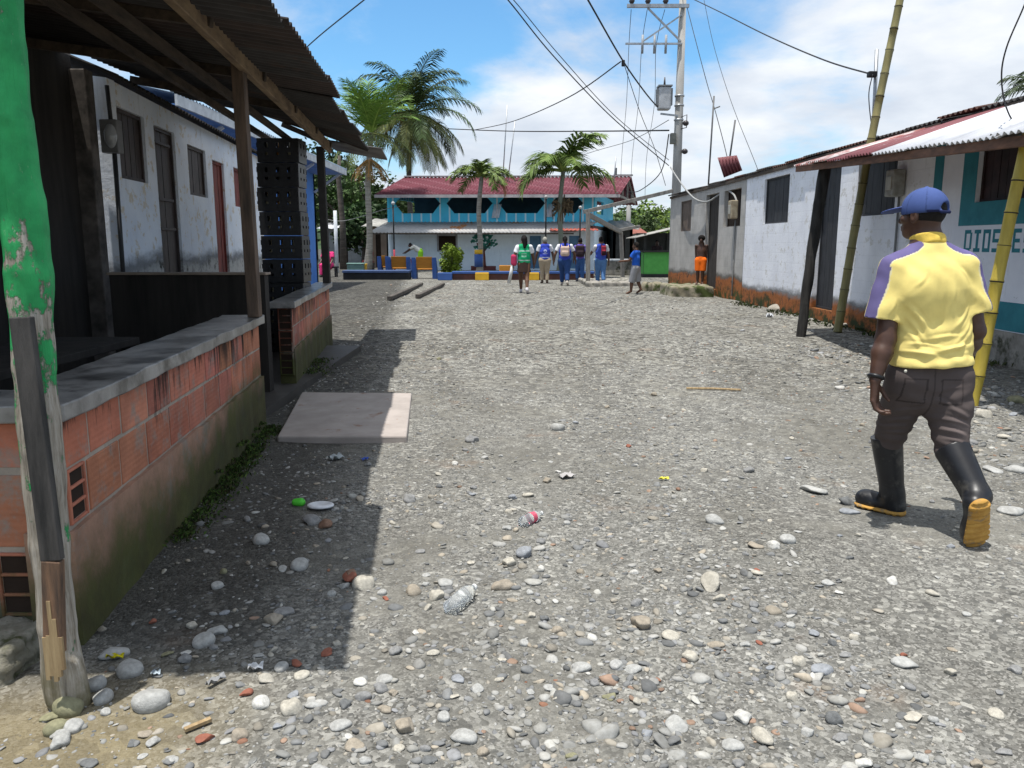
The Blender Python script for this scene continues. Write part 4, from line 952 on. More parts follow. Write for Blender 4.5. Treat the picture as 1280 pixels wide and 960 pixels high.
# awning
aw = thing('street_awning', 'low lean-to awning of maroon and white corrugated sheets over the white houses', 'awning', (5.2, 9.5, 0))
AE = lambda y: (4.10+(y-6.65)*0.078, 2.33+(y-6.65)*0.0565)
WX = lambda y: W_FAR.x+(29.5-y)*0.01265-.02
MAR = mat('maroon_tin', (0.22, 0.075, 0.085), (0.16, 0.055, 0.06), 2, .5, .1, 20, extra=((.34, .28, .28), 3, .60, .72)); WHT = mat('white_tin', (0.62, 0.63, 0.66), (0.46, 0.47, 0.50), 2, .6, .1, 20, sp=.15)
RUS = mat('rust_white_tin', (0.55, 0.50, 0.49), (0.30, 0.10, 0.085), 5, .6, .1, 20, stretch=(.6, 5, 2), lo=.46, hi=.54)
ys = [13.75, 12.75, 11.85, 10.95, 10.0, 9.05, 8.1, 7.15, 6.2, 5.3]; ms = [2, 2, 0, 0, 1, 1, 1, 1, 1]
mb = MB()
for i, (y0, y1) in enumerate(zip(ys[:-1], ys[1:])):
    e0, e1 = AE(y0), AE(y1-.04); j = random.uniform(-.04, .04); dz = (i % 2)*.012
    corrugated(mb, (WX(y0), y0, 3.07+dz), (WX(y1), y1-.04, 3.07+dz), (e0[0]+j, y0, e0[1]+dz), (e1[0]+j, y1-.04, e1[1]+dz), 9, .016, ms[i])
mb.build('roof', [MAR, WHT, RUS], aw, smooth=True)
mb = MB(); mb.beam((AE(13.7)[0]+.09, 13.7, AE(13.7)[1]-.055), (AE(5.4)[0]+.09, 5.4, AE(5.4)[1]-.055), .06, .09); mb.build('edge_beam', mat('rust_timber', (0.20, 0.10, 0.06), (.09, .05, .035), 2, .8, .3, 9, stretch=(9, 2, 9)), aw, bevel=.005)
for y in (13.5, 11.5, 9.5, 7.5):
    mb = MB(); mb.beam((WX(y), y, 2.99), (AE(y)[0]+.12, y, AE(y)[1]-.03), .05, .07); mb.build('rafter', mat('dark_timber', (.1, .07, .05)), aw)

# leaning black post and bamboo poles
pb = G(1001, 421); s = SDF(.014)
pts_ = [pb+Vector((0, 0, -.05)), P(1006, 380, pb.y+.05), P(1014, 320, pb.y+.1), P(1024, 255, pb.y+.15), P(1031, 212, pb.y+.2)]
for a, b, r0, r1 in zip(pts_[:-1], pts_[1:], (.072, .075, .08, .088), (.075, .08, .088, .092)): s.cone(a, b, r0, r1, .008)
o = sdf_obj('support_post', s, mat('charred_timber', (0.045, 0.042, 0.038), (0.014, 0.013, 0.012), 1, .85, .5, 6, stretch=(14, 14, 2), extra=((.30, .29, .26), 9, .70, .76)), origin=(pb.x, pb.y, 0), disp=lambda v: .004*np.sin(v[:, 2]*9)+.004*np.sin(v[:, 0]*70+v[:, 2]*3)); tag(o, 'thick blackened timber post leaning under the awning corner by the door', 'post')
def bamboo(name, label, pts, r0, r1, col, step):
    root = thing(name, label, 'bamboo pole', (pts[0].x, pts[0].y, 0))
    m, nt, b = _nt('bamboo_'+str(round(col[0]*100))); vec = coords(nt, True); n = noise(nt, scalev(nt, vec, (9, 9, 2)), 1, 7, .65)
    c_ = ramp(nt, n.outputs['Fac'], [(.3, tuple(k*.62 for k in col)), (.62, col), (.8, (col[0]*1.1, col[1]*1.12, col[2]*1.8))]); e = noise(nt, vec, 16, 6, .75)
    c_ = mix(nt, mrange(nt, e.outputs['Fac'], .62, .72, 0, .6), c_, (.05, .05, .03)); L(nt, c_, b.inputs['Base Color']); b.inputs['Roughness'].default_value = .45; spec(b, .4)
    cs = [pts[0]]; 
    total = sum((b_-a).length for a, b_ in zip(pts[:-1], pts[1:])); at = lambda s_: _along(pts, s_)
    mb = MB(); nd = mb; q = []; rr = []; s_ = 0; k = 0
    while s_ < total:
        q.append(at(s_)); rr.append((r0+(r1-r0)*s_/total)*(1.08)); q.append(at(s_+.02)); rr.append((r0+(r1-r0)*s_/total)*.965)
        q.append(at(s_+step*.5)); rr.append((r0+(r1-r0)*s_/total)*.955); q.append(at(s_+step-.025)); rr.append((r0+(r1-r0)*s_/total)*.98)
        nd.tube([at(s_-.014), at(s_-.005), at(s_+.006)], [(r0+(r1-r0)*s_/total)*a for a in (1.0, 1.11, 1.0)], 14, 1); s_ += step*(1+random.uniform(-.08, .08)); k += 1
    mb.tube(q, rr, 14); mb.build('culm', [m, mat('bamboo_node', (.055, .048, .03), (.03, .026, .02), 9, .8, .2)], root, smooth=True)
    return root
def _along(pts, s_):
    s_ = max(0, s_)
    for a, b in zip(pts[:-1], pts[1:]):
        l = (b-a).length
        if s_ <= l: return a.lerp(b, s_/l)
        s_ -= l
    return pts[-1]
g1 = G(1214, 508); bamboo('bamboo_pole', 'thick yellow bamboo pole with dark rings behind the walking man', [g1, P(1227, 450, g1.y), P(1246, 352, g1.y), P(1263, 270, g1.y), P(1286, 165, g1.y)], .056, .050, (.50, .38, .055), .29)
g2 = G(1047, 415); bamboo('bamboo_pole', 'slim grey-green bamboo pole rising through the awning above the roof', [g2, P(1066, 300, g2.y), P(1083, 205, g2.y), P(1100, 120, g2.y), P(1125, 0, g2.y), P(1133, -40, g2.y)], .072, .058, (.25, .22, .085), .34)

# thin steel mast with service clamp beside the bamboo
mm_ = thing('service_mast', 'thin galvanised steel mast with a black cable clamp above the awning', 'mast', P(1092, 172, 13.6))
mb = MB(); mb.tube([P(1091, 178, 13.6), P(1096, 62, 13.6)], .032, 8); mb.build('pipe', mat('galv_steel', (.42, .44, .46), None, 6, .4, .1, metal=.5), mm_, smooth=True)
mb = MB(); mb.box(P(1090, 93, 13.55), (.14, .1, .09)); mb.build('clamp', mat('clamp_black', (.015, .015, .016), None, 6, .5, 0), mm_, bevel=.015)

# wall-mounted meter boxes
for px, py, w_, h_, lab, nm in ((921, 262, 13, 22, 'rusty beige meter box hanging on the grey block wall', 'meter_beige'), (1127, 229, 24, 32, 'square weathered grey meter box beside the wide shuttered window', 'meter_grey_box')):
    s_ = sR(px, py); z_ = zR(px, py); q = ptR(s_, z_, .10); Y_ = q.y
    hh = h_*Y_/1000; ww = .34 if px < 1000 else .30
    t = thing('electric_meter', lab, 'meter', (q.x, q.y, z_-hh/2)); mb = MB()
    mb.box(q, (.18, ww, hh)); mb.build('box', mat(nm, (.36, .31, .22) if px < 1000 else (.34, .34, .31), (.22, .17, .11) if px < 1000 else (.22, .21, .18), 8, .6, .3), t, bevel=.025)
    mb = MB(); mb.box(q+nR*.095, (.02, ww*.6, hh*.5)); mb.build('cover', mat(nm+'_cover', (.42, .40, .34), None, 8, .4, .1), t, bevel=.008)
    mb = MB(); a = ptR(s_+.02, z_-hh/2, .03); mb.tube([a, Vector((a.x, a.y, .55)), Vector((a.x, a.y, .1))], .018, 6); mb.build('conduit', mat('conduit_grey', (.25, .25, .24), None, 8, .6, 0), t, smooth=True)

# loose sheet standing up on the roof
q = P(910, 212, 22.5); mb = MB(); corrugated(mb, P(897, 197, 22.6), P(921, 194, 22.3), P(905, 222, 22.6), P(928, 213, 22.3), 6, .03, th=.01)
o = mb.build('tin_sheet', mat('maroon_tin', (.2, .07, .08)), smooth=True, origin=(q.x, q.y, 3.3)); tag(o, 'bent maroon corrugated sheet sticking up from the grey house roof', 'roof sheet')

# kerb pieces, steps, boulders at the far end
STN = mat('mossy_stone', (.30, .27, .20), (.17, .15, .10), 4, .9, .6, 18, extra=((.06, .08, .022), 3, .48, .6), bdist=.02)
def slab_thing(name, label, cat, px0, px1, py, h, depth, m, disp=True, r=.06):
    a, b = G(px0, py), G(px1, py); c = (a+b)/2; s = SDF(.025 if depth < 2 else .03)
    s.rbox((c.x, c.y+depth/2, h/2-.06), ((b.x-a.x)/2, depth/2, h/2+.06), r)
    o = sdf_obj(name, s, m, origin=(c.x, c.y+depth/2, 0), disp=lambda v: .018*np.sin(v[:, 0]*7)*np.sin(v[:, 1]*6+1)+.012*np.sin(v[:, 0]*19+v[:, 2]*13)); tag(o, label, cat); return o
slab_thing('door_step', 'mossy concrete doorstep under the child in orange shorts', 'step', 838, 893, 371, .29, 1.75, STN)
slab_thing('boulder', 'big brown mossy boulder at the end of the kerb', 'boulder', 803, 831, 364, .27, .55, STN, r=.13)
slab_thing('kerb_platform', 'raised grey concrete platform under the timber frame', 'platform', 732, 800, 358, .16, 3.2, CONC)
slab_thing('door_step', 'grey cement step below the black door of the white house', 'step', 1018, 1046, 392, .2, .5, CONC)
for px, py, w_, lab in ((978, 388, 34, 'large pale flat boulder against the orange wall base'), (1060, 409, 20, 'small dark rock at the foot of the slim bamboo')):
    g = G(px, py); r_ = w_*g.y/2000; s = SDF(.025); s.ell((g.x, g.y, r_*.1), (r_, r_*.7, r_*.42)); s.ell((g.x+r_*.5, g.y+.05, r_*.1), (r_*.6, r_*.5, r_*.36), k=.05); s.ell((g.x-r_*.5, g.y, r_*.05), (r_*.6, r_*.5, r_*.3), k=.05)
    o = sdf_obj('boulder', s, mat('pale_boulder', (.40, .37, .32), (.24, .22, .18), 5, .9, .5, 20, bdist=.02), origin=(g.x, g.y, 0), disp=lambda v: .02*np.sin(v[:, 0]*13+v[:, 2]*11)*np.sin(v[:, 1]*12)); tag(o, lab, 'boulder')
pts = []
for i in range(50):
    s_ = random.uniform(S1+.5, S2+2); q = ptR(s_, 0, random.uniform(.02, .35)); pts.append((q.x, q.y, 0.01, .10))
weeds('weeds', 'sparse weeds along the stained base of the white houses', pts, 900, .08, [(.05, .075, .02), (.08, .09, .03), (.03, .035, .015)])

# timber frame (open carport) at the end of the row
fr = thing('carport', 'bare grey timber frame of posts and beams beside the far house', 'frame', G(735, 358))
OLD = mat('old_grey_timber', (.30, .28, .25), (.18, .165, .145), 1, .85, .4, 8, stretch=(12, 12, 3))
b1 = G(735, 357); t1 = P(735, 266, b1.y); b2_ = Vector((4.62, 33.6, .05)); t2 = P(776, 290, 33.6); cn = P(841, 238.5, 29.3); c2 = P(838, 280, 34.5)
for a, b in ((b1, t1), (b2_, t2)): mb = MB(); mb.beam(a, b, .15, .15, up=(0, 1, 0)); mb.build('post', OLD, fr, bevel=.01)
for a, b, w_ in ((t1+Vector((-.15, 0, .03)), cn, .13), (t1+Vector((0, .1, -.05)), t2, .16), (t2+Vector((-.2, 0, .05)), P(800, 283, 33.9), .12)): mb = MB(); mb.beam(a, b, .1, w_); mb.build('beam', OLD, fr, bevel=.008)

# green stall
st = thing('market_stall', 'small green counter stall with sloping tin roof behind the boulder', 'stall', (6.3, 36, 0))
GRN = mat('stall_green', (.11, .43, .09), (.09, .36, .075), 5, .7, .1)
mb = MB(); mb.box((6.55, 36.0, .62), (1.5, .8, .95)); mb.build('counter', GRN, st, bevel=.01)
mb = MB(); mb.box((6.55, 35.95, 1.13), (1.7, 1.0, .07)); mb.box((6.55, 35.98, .08), (1.52, .82, .13)); mb.build('countertop', mat('stall_dark', (.05, .05, .045), None, 5, .8, .1), st)
for a, b in ((5.85, 35.7), (7.2, 35.7), (5.85, 37.6), (7.2, 37.6)): mb = MB(); mb.box((a, b, .95), (.1, .1, 1.9)); mb.build('post', mat('stall_dark', (.05, .05, .045)), st)
mb = MB(); corrugated(mb, (7.6, 35.2, 2.25), (7.6, 38.2, 2.25), (5.35, 35.2, 1.72), (5.35, 38.2, 1.72), 20, .02); mb.build('roof', mat('stall_roof', (.40, .39, .36), (.25, .24, .22), 3, .7, .1), st, smooth=True)
mb = MB(); mb.box((6.55, 37.65, 1.0), (1.6, .08, 1.9)); mb.build('back_wall', mat('stall_dark', (.05, .05, .045)), st)

# old concrete trough / sink by the plaza and the clutter left of the stall
tr = thing('water_trough', 'low grey concrete trough standing behind the timber frame', 'trough', (4.85, 38.4, 0)); mb = MB(); mb.box((5.0, 38.4, .33), (2.1, .9, .66)); mb.build('basin', CONC, tr, bevel=.04)
mb = MB(); mb.box((5.0, 38.4, .70), (2.2, 1.0, .09)); mb.build('rim', mat('pale_rim', (.48, .52, .55), None, 5, .8, .1), tr, bevel=.01)
# ---------------------------------------------------------------- plaza and the blue two-storey building
F0, F1, B1_, B0_ = Vector((-6.95, 45.6, 0)), Vector((4.55, 45.0, 0)), Vector((6.55, 53.0, 0)), Vector((-5.2, 53.6, 0))
bb = thing('blue_building', 'two-storey building with turquoise boarded upper floor and maroon tin roof', 'building', (0, 48, 0))
def boards(name, c1, c2, line, step):
    m, nt, b = _nt(name); vec = coords(nt, True); x = N(nt, 'ShaderNodeSeparateXYZ'); L(nt, vec, x.inputs[0])
    f = math_(nt, 'FRACT', math_(nt, 'DIVIDE', math_(nt, 'ADD', x.outputs[0], math_(nt, 'MULTIPLY', x.outputs[1], .98)), step))
    st_ = math_(nt, 'LESS_THAN', f, .17); n = noise(nt, vec, 1.5, 6, .6); col = mix(nt, st_, ramp(nt, n.outputs['Fac'], [(.3, c2), (.65, c1)]), line)
    L(nt, col, b.inputs['Base Color']); b.inputs['Roughness'].default_value = .75; spec(b, .12); bump(nt, b, st_, .3, .02); return m
TURQ = boards('turquoise_boards', (.095, .58, .80), (.08, .50, .71), (.55, .76, .82), .50)
PALE = plaster('pale_grey_wall', (.70, .79, .84), (.62, .71, .77), (.30, .36, .40), .2, .3)
mb = MB(); wall_panel(mb, F0, F1, 0, 2.25, 2.25, .2, [((F1-F0).length*x0, (F1-F0).length*x1, z0, z1) for x0, x1, z0, z1 in ((.245, .335, 1.1, 1.95), (.69, .745, .1, 1.9), (.88, .93, .1, 1.9))])
wall_panel(mb, F1, B1_, 0, 2.25, 2.25, .2, []); wall_panel(mb, B1_, B0_, 0, 2.25, 2.25, .2, []); wall_panel(mb, B0_, F0, 0, 2.25, 2.25, .2, []); mb.build('lower_wall', PALE, bb)
mb = MB(); dF = (F1-F0).normalized(); lF = (F1-F0).length; nF = Vector((dF.y, -dF.x, 0))
def octo(mb, s0, s1, z0, z1, ze, zt):
    """turquoise gallery front: solid parapet and header with chamfered openings between"""
    c = .28*(s1-s0) if s1-s0 < 1.8 else .5
    def pr(poly):
        a = [F0+dF*s+Vector((0, 0, z)) for s, z in poly]; b = [p-nF*.14 for p in a]; n = len(a)
        mb.add(a+b, [tuple(range(n)), tuple(range(2*n-1, n-1, -1))]+[(i, i+n, (i+1) % n+n, (i+1) % n) for i in range(n)])
    pr([(s0, ze), (s0+c, ze), (s0, ze+.62)]); pr([(s1, ze), (s1, ze+.62), (s1-c, ze)])
    pr([(s0, zt-.42), (s0+c*.8, zt), (s0, zt)]); pr([(s1, zt), (s1-c*.8, zt), (s1, zt-.42)])
zpar, zhd, ztop_ = 3.13, 4.02, 4.22
wall_panel(mb, F0, F1, 2.45, ztop_, ztop_, .14, [(.35, 3.05, zpar, zhd), (3.25, 5.95, zpar, zhd), (6.15, 8.85, zpar, zhd), (9.05, 10.95, zpar, zhd)])
for a, b in ((.35, 3.05), (3.25, 5.95), (6.15, 8.85), (9.05, 10.95)): octo(mb, a, b, 0, 0, zpar, zhd)
wall_panel(mb, F1, B1_, 2.45, ztop_, ztop_, .14, [(.8, 3.6, zpar, 3.85)]); wall_panel(mb, B0_, F0, 2.45, ztop_, ztop_, .14, [(3.6, 7.2, zpar, 3.95)])
mb.build('upper_wall', TURQ, bb)
mb = MB(); wall_panel(mb, F0+Vector((1.2, 2.6, 0)), F1+Vector((0.4, 2.6, 0)), 2.45, 4.2, 4.2, .1, []); mb.build('gallery_back_wall', mat('gallery_dark', (.035, .10, .14), None, 2, .8, .1), bb)
mb = MB(); q = [F0, F1, B1_, B0_]; mb.hexa([p+Vector((0, 0, 2.28)) for p in q]+[p+Vector((0, 0, 2.44)) for p in q]); mb.build('floor_deck', mat('dark_timber', (.1, .07, .05)), bb)
MAR2 = boards('maroon_roof', (.155, .045, .060), (.115, .036, .046), (.185, .075, .09), 1.45)
E0_, E1_ = Vector((-7.4, 44.1, 4.06)), Vector((5.75, 43.7, 4.06)); R0_, R1_ = Vector((-6.4, 49.0, 5.36)), Vector((7.05, 48.6, 5.36)); K0_, K1_ = Vector((-5.0, 54.4, 4.0)), Vector((8.3, 54.0, 4.0))
mb = MB(); corrugated(mb, R0_, R1_, E0_, E1_, 60, .03, th=.03); corrugated(mb, R0_, R1_, K0_, K1_, 60, .03, th=.03); mb.build('roof', MAR2, bb, smooth=True)
mb = MB(); mb.beam(E0_-Vector((0, -.02, .08)), E1_-Vector((0, -.02, .08)), .05, .16); mb.beam(R0_+Vector((0, 0, .05)), R1_+Vector((0, 0, .05)), .35, .06); mb.build('roof_edge', mat('edge_grey', (.45, .42, .42), None, 3, .6, .1), bb)
for i in range(5):
    f = i/4; mb = MB(); a = E1_.lerp(K1_, f)+Vector((-.15, 0, -.1)); top = R1_+Vector((-.15, 0, -.12)); mb.beam((a.x, a.y, 4.12), a.lerp(top, 1-abs(f-.5)*2) if False else Vector((a.x, a.y, 4.12+(1-abs(f-.5)*2)*1.1+.05)), .1, .1, up=(0, 1, 0)); mb.build('truss_strut', OLD, bb)
mb = MB(); mb.beam(E1_+Vector((-.2, .3, .02)), K1_+Vector((-.2, -.3, .1)), .1, .12); mb.beam(E1_+Vector((-.2, .3, -.02)), R1_+Vector((-.2, 0, -.1)), .08, .12); mb.beam(K1_+Vector((-.2, -.3, 0)), R1_+Vector((-.2, 0, -.1)), .08, .12); mb.build('gable_truss', OLD, bb)
mb = MB(); corrugated(mb, (-7.0, 45.5, 2.66), (4.75, 44.9, 2.66), (-7.75, 43.9, 2.06), (3.3, 43.5, 2.06), 55, .025, th=.02)
tag(mb.build('lower_awning', mat('grey_awning_tin', (.55, .53, .50), (.42, .40, .38), .8, .6, .1, extra=((.50, .20, .06), .55, .60, .66)), bb, smooth=True), 'pale grey rust-stained lower awning')
mb = MB(); mb.beam((-7.7, 43.95, 2.0), (3.3, 43.55, 2.0), .08, .08); mb.build('awning_beam', mat('dark_timber', (.1, .07, .05)), bb)
mb = MB(); corrugated(mb, (2.2, 45.0, 2.42), (4.6, 44.9, 2.42), (2.0, 43.4, 2.17), (4.6, 43.3, 2.17), 12, .02, th=.02); mb.build('red_awning', mat('red_tin', (.40, .09, .06), None, 3, .6, .1), bb, smooth=True)
mb = MB(); q = F0+dF*(lF*.29)+nF*.02; mb.box((q.x, q.y, 1.52), (1.15, .04, .95)); mb.build('window_frame', mat('window_grey', (.35, .36, .37), None, 3, .6, .1), bb)
mb = MB(); mb.box((q.x, q.y-.03, 1.5), (.95, .02, .78)); mb.build('window', mat('hollow_dark', (.02, .02, .02)), bb)
for x0 in (.69, .88):
    q = F0+dF*(lF*(x0+.026))-nF*.1; mb = MB(); mb.box((q.x, q.y, 1.0), (.62, .05, 1.8)); mb.build('door', mat('door_blue', (.10, .22, .36), None, 3, .6, .1), bb)
# tree mural painted on the wall
mb = MB(); q0 = F0+dF*(lF*.465)+nF*.012
def strip(mb, a, b, w0, w1, mi):
    a, b = Vector(a), Vector(b); d = (b-a).normalized(); r = Vector((-d.y, d.x))
    pt = lambda v: q0+dF*v.x+Vector((0, 0, v.y)); mb.add([pt(a-r*w0), pt(a+r*w0), pt(b+r*w1), pt(b-r*w1)], [(3, 2, 1, 0)], mi)
strip(mb, (0, .15), (-.03, 1.3), .16, .10, 0); strip(mb, (-.03, 1.0), (-.35, 1.5), .07, .04, 0); strip(mb, (0, 1.05), (.4, 1.5), .07, .04, 0); strip(mb, (-.7, .12), (.7, .12), .12, .12, 0)
for i in range(95):
    a = random.uniform(0, 6.28); r = random.random()**.5; c = Vector((math.cos(a)*.75*r, 1.55+math.sin(a)*.45*r)); e = random.uniform(.08, .17); strip(mb, c, c+Vector((e, e*.5)), e*.5, e*.3, 1)
mb.build('tree_mural', [mat('mural_brown', (.16, .05, .045), None, 3, .8, 0), mat('mural_green', (.05, .25, .20), None, 3, .8, 0)], bb)
mb = MB()
for x0, h in ((.02, .28), (.10, .36), (.22, .30)): q = F0+dF*(lF*.662+x0)+nF*.015; mb.box((q.x, q.y, 1.25), (.05, .01, h))
mb.build('painted_letters', mat('hollow_dark', (.02, .02, .02)), bb)
# laundry hung on the gallery posts
for x, w_, h in ((6.05, .42, .75), (9.0, .38, .7)):
    q = F0+dF*x+nF*.16; mb = MB(); n = 8
    for i in range(n):
        a = -w_/2+w_*i/n; b = a+w_/n; ya = .04*math.sin(i*1.4); yb = .04*math.sin((i+1)*1.4)
        mb.hexa([Vector((q.x+a, q.y+ya-.01, 3.62-h+.1*i/n)), Vector((q.x+b, q.y+yb-.01, 3.62-h+.1*i/n)), Vector((q.x+b, q.y+yb+.01, 3.62-h)), Vector((q.x+a, q.y+ya+.01, 3.62-h)), Vector((q.x+a+.15, q.y+ya-.01, 3.62)), Vector((q.x+b+.12, q.y+yb-.01, 3.62)), Vector((q.x+b+.12, q.y+yb+.01, 3.62)), Vector((q.x+a+.15, q.y+ya+.01, 3.62))])
    o = mb.build('hanging_cloth', mat('laundry', (.62, .66, .70), None, 3, .9, .1), origin=(q.x, q.y, 3.62-h)); tag(o, 'pale cloth hung on the '+('middle gallery post of the turquoise floor' if x < 8 else 'gallery post behind the fruiting palm'), 'cloth')

# plaza kerb walls
BLUEP = mat('kerb_blue', (.05, .12, .36), (.04, .095, .28), 3, .65, .2); BRN = mat('kerb_brown', (.13, .055, .045), (.08, .04, .035), 3, .8, .3); YEL = mat('kerb_yellow', (.72, .42, .03), (.6, .35, .03), 3, .65, .2); ORG = mat('bench_orange', (.55, .24, .03), (.42, .17, .025), 1, .6, .3, stretch=(2, 2, 12)); BLK = mat('kerb_black', (.03, .03, .032), None, 3, .8, .2)
def kx(px, Y): return (px-640)/1000*Y/ (cP+.155*sP)
def lowwall(name, label, px0, px1, Y, h, top, face, wd=.4):
    t = thing(name, label, 'low wall', (kx((px0+px1)/2, Y), Y, 0)); x0, x1 = kx(px0, Y), kx(px1, Y); mb = MB(); mb.box(((x0+x1)/2, Y, h/2-.05), (x1-x0, wd, h+.02)); mb.build('body', face, t, bevel=.01)
    mb = MB(); mb.box(((x0+x1)/2, Y, h), (x1-x0+.06, wd+.08, .09)); mb.build('top', top, t, bevel=.01); return t
lowwall('plaza_kerb', 'long low brown kerb wall with blue top along the plaza', 566, 742, 33.2, .30, BLUEP, BRN)
lowwall('planter_basin', 'low black basin wall with blue rim left of the benches', 431, 512, 33.6, .33, mat('rim_slate_blue', (.06, .10, .22), None, 3, .6, .2), BLK, .9)
for px0, px1, lab, m in ((594, 611, 'yellow block at the foot of the blue-ringed palm', YEL), (660, 674, 'yellow block just right of the green-vested woman', YEL), (624, 639, 'orange and blue seat end behind the green-vested woman', ORG), (547, 565, 'short bright blue kerb block beside the round bush', BLUEP)):
    Y_ = 32.85 if m is not ORG else 34.6; x0, x1 = kx(px0, Y_), kx(px1, Y_); mb = MB(); hh = .30 if m is not ORG else .55
    mb.box(((x0+x1)/2, Y_, hh/2), (x1-x0, .35, hh)); o = mb.build('kerb_block', m, bevel=.02, origin=((x0+x1)/2, Y_, 0)); tag(o, lab, 'kerb block')
def bench(px0, px1, Y, lab, rot=0.0):
    c = kx((px0+px1)/2, Y); L_ = kx(px1, Y)-kx(px0, Y); t = thing('park_bench', lab, 'bench', (c, Y, 0), 'benches on the plaza'); mb = MB()
    mb.box((c, Y+.10, .40), (L_, .42, .06)); mb.build('seat', ORG, t, bevel=.01); mb = MB(); mb.hexa([Vector((c+sx_*L_/2, Y+yy, zz)) for sx_, yy, zz in ((-1, -.20, .44), (1, -.20, .44), (1, -.14, .44), (-1, -.14, .44), (-1, -.32, .92), (1, -.32, .92), (1, -.26, .92), (-1, -.26, .92))]); mb.build('backrest', ORG, t, bevel=.01)
    for sg in (-1, 1):
        mb = MB(); x = c+sg*(L_/2+.09); mb.hexa([Vector((x+a, Y+b, z)) for a, b, z in ((-.09, -.32, 0), (.09, -.32, 0), (.09, .34, 0), (-.09, .34, 0), (-.09, -.42, .9), (.09, -.42, .9), (.09, .22, .45), (-.09, .22, .45))]); mb.build('side_panel', BLUEP, t, bevel=.015)
bench(490, 509, 35.5, 'orange bench with blue side panels, left in the plaza row'); bench(521, 541, 34.2, 'orange bench with blue side panels beside the round bush'); bench(478, 483, 37.5, 'small orange and blue bench behind the black basin')
# lamp post and small posts
for px, Y_, hz, lab, m in ((493, 37, 3.2, 'slim plaza lamp post with dark shaft and red foot', None), (682, 37.5, 3.5, 'thin dark pole in front of the turquoise building', None), (724.5, 39, 3.1, 'thin lantern post behind the dark backpack', None)):
    t = thing('lamp_post', lab, 'lamp post', (kx(px, Y_), Y_, 0)); x = kx(px, Y_); mb = MB(); mb.tube([(x, Y_, 1.2), (x, Y_, hz)], .035, 8); mb.build('shaft', BLK, t, smooth=True)
    mb = MB(); mb.tube([(x, Y_, 0), (x, Y_, 1.2)], .045, 8); mb.build('foot', mat('post_red', (.35, .03, .05), None, 3, .6, .1) if px < 600 else BLK, t, smooth=True)
    mb = MB(); mb.sphere((x, Y_, hz+.06), .085, 10, 6); mb.build('lamp_globe', mat('globe_grey', (.45, .45, .44), None, 3, .3, 0, sp=.5), t, smooth=True)
mb = MB()
# background shacks
def shack(name, label, x0, x1, Y, h, roofm, wallm, dy=4, rz=.5):
    t = thing(name, label, 'house', ((x0+x1)/2, Y, 0)); mb = MB(); n = max(1, int((x1-x0)/2.2)); ops = [((x1-x0)*(i+.35)/n, (x1-x0)*(i+.6)/n, .9, h-.4) if i % 2 else ((x1-x0)*(i+.35)/n, (x1-x0)*(i+.6)/n, .05, h-.35) for i in range(n)]
    wall_panel(mb, (x0, Y), (x1, Y), 0, h, h, .15, ops); wall_panel(mb, (x1, Y), (x1, Y+dy), 0, h, h+rz, .15, []); wall_panel(mb, (x0, Y+dy), (x0, Y), 0, h+rz, h, .15, []); wall_panel(mb, (x1, Y+dy), (x0, Y+dy), 0, h+rz, h+rz, .15, []); mb.build('wall', wallm, t)
    for s0, s1, za, zb in ops: mb = MB(); mb.box((x0+(s0+s1)/2, Y+.1, (za+zb)/2), (s1-s0, .04, zb-za)); mb.build('door' if za < .1 else 'window', mat('hollow_dark', (.02, .02, .02)), t)
    mb = MB(); corrugated(mb, (x0-.3, Y+dy+.2, h+rz+.1), (x1+.3, Y+dy+.2, h+rz+.1), (x0-.3, Y-.6, h), (x1+.3, Y-.6, h), int((x1-x0)*3), .025, th=.02); mb.build('roof', roofm, t, smooth=True)
GW = plaster('shack_wall', (.26, .27, .27), (.18, .19, .19), (.1, .1, .1), .1, .2)
shack('shack', 'long grey shack with white tin roof below the dark trees', kx(404, 62), kx(456, 62), 62, 2.6, mat('white_tin', (.7, .7, .72)), GW); shack('shack', 'old brown brick shed left of the pale ground floor wall', kx(461, 50), kx(487, 50), 50, 2.5, mat('stall_roof', (.4, .39, .36)), plaster('brown_brick', (.22, .16, .12), (.16, .11, .08), (.08, .06, .05), .1, .2))
shack('shack', 'low pale shack seen between the blue building and the timber frame', kx(777, 60), kx(803, 60), 60, 2.2, mat('red_tin2', (.30, .10, .07), None, 3, .7, .1), GW)
shack('shack', 'dark open shed behind the timber frame posts', kx(766, 47), kx(790, 47), 47, 2.3, mat('stall_roof', (.4, .39, .36)), mat('stall_dark', (.05, .05, .045)))

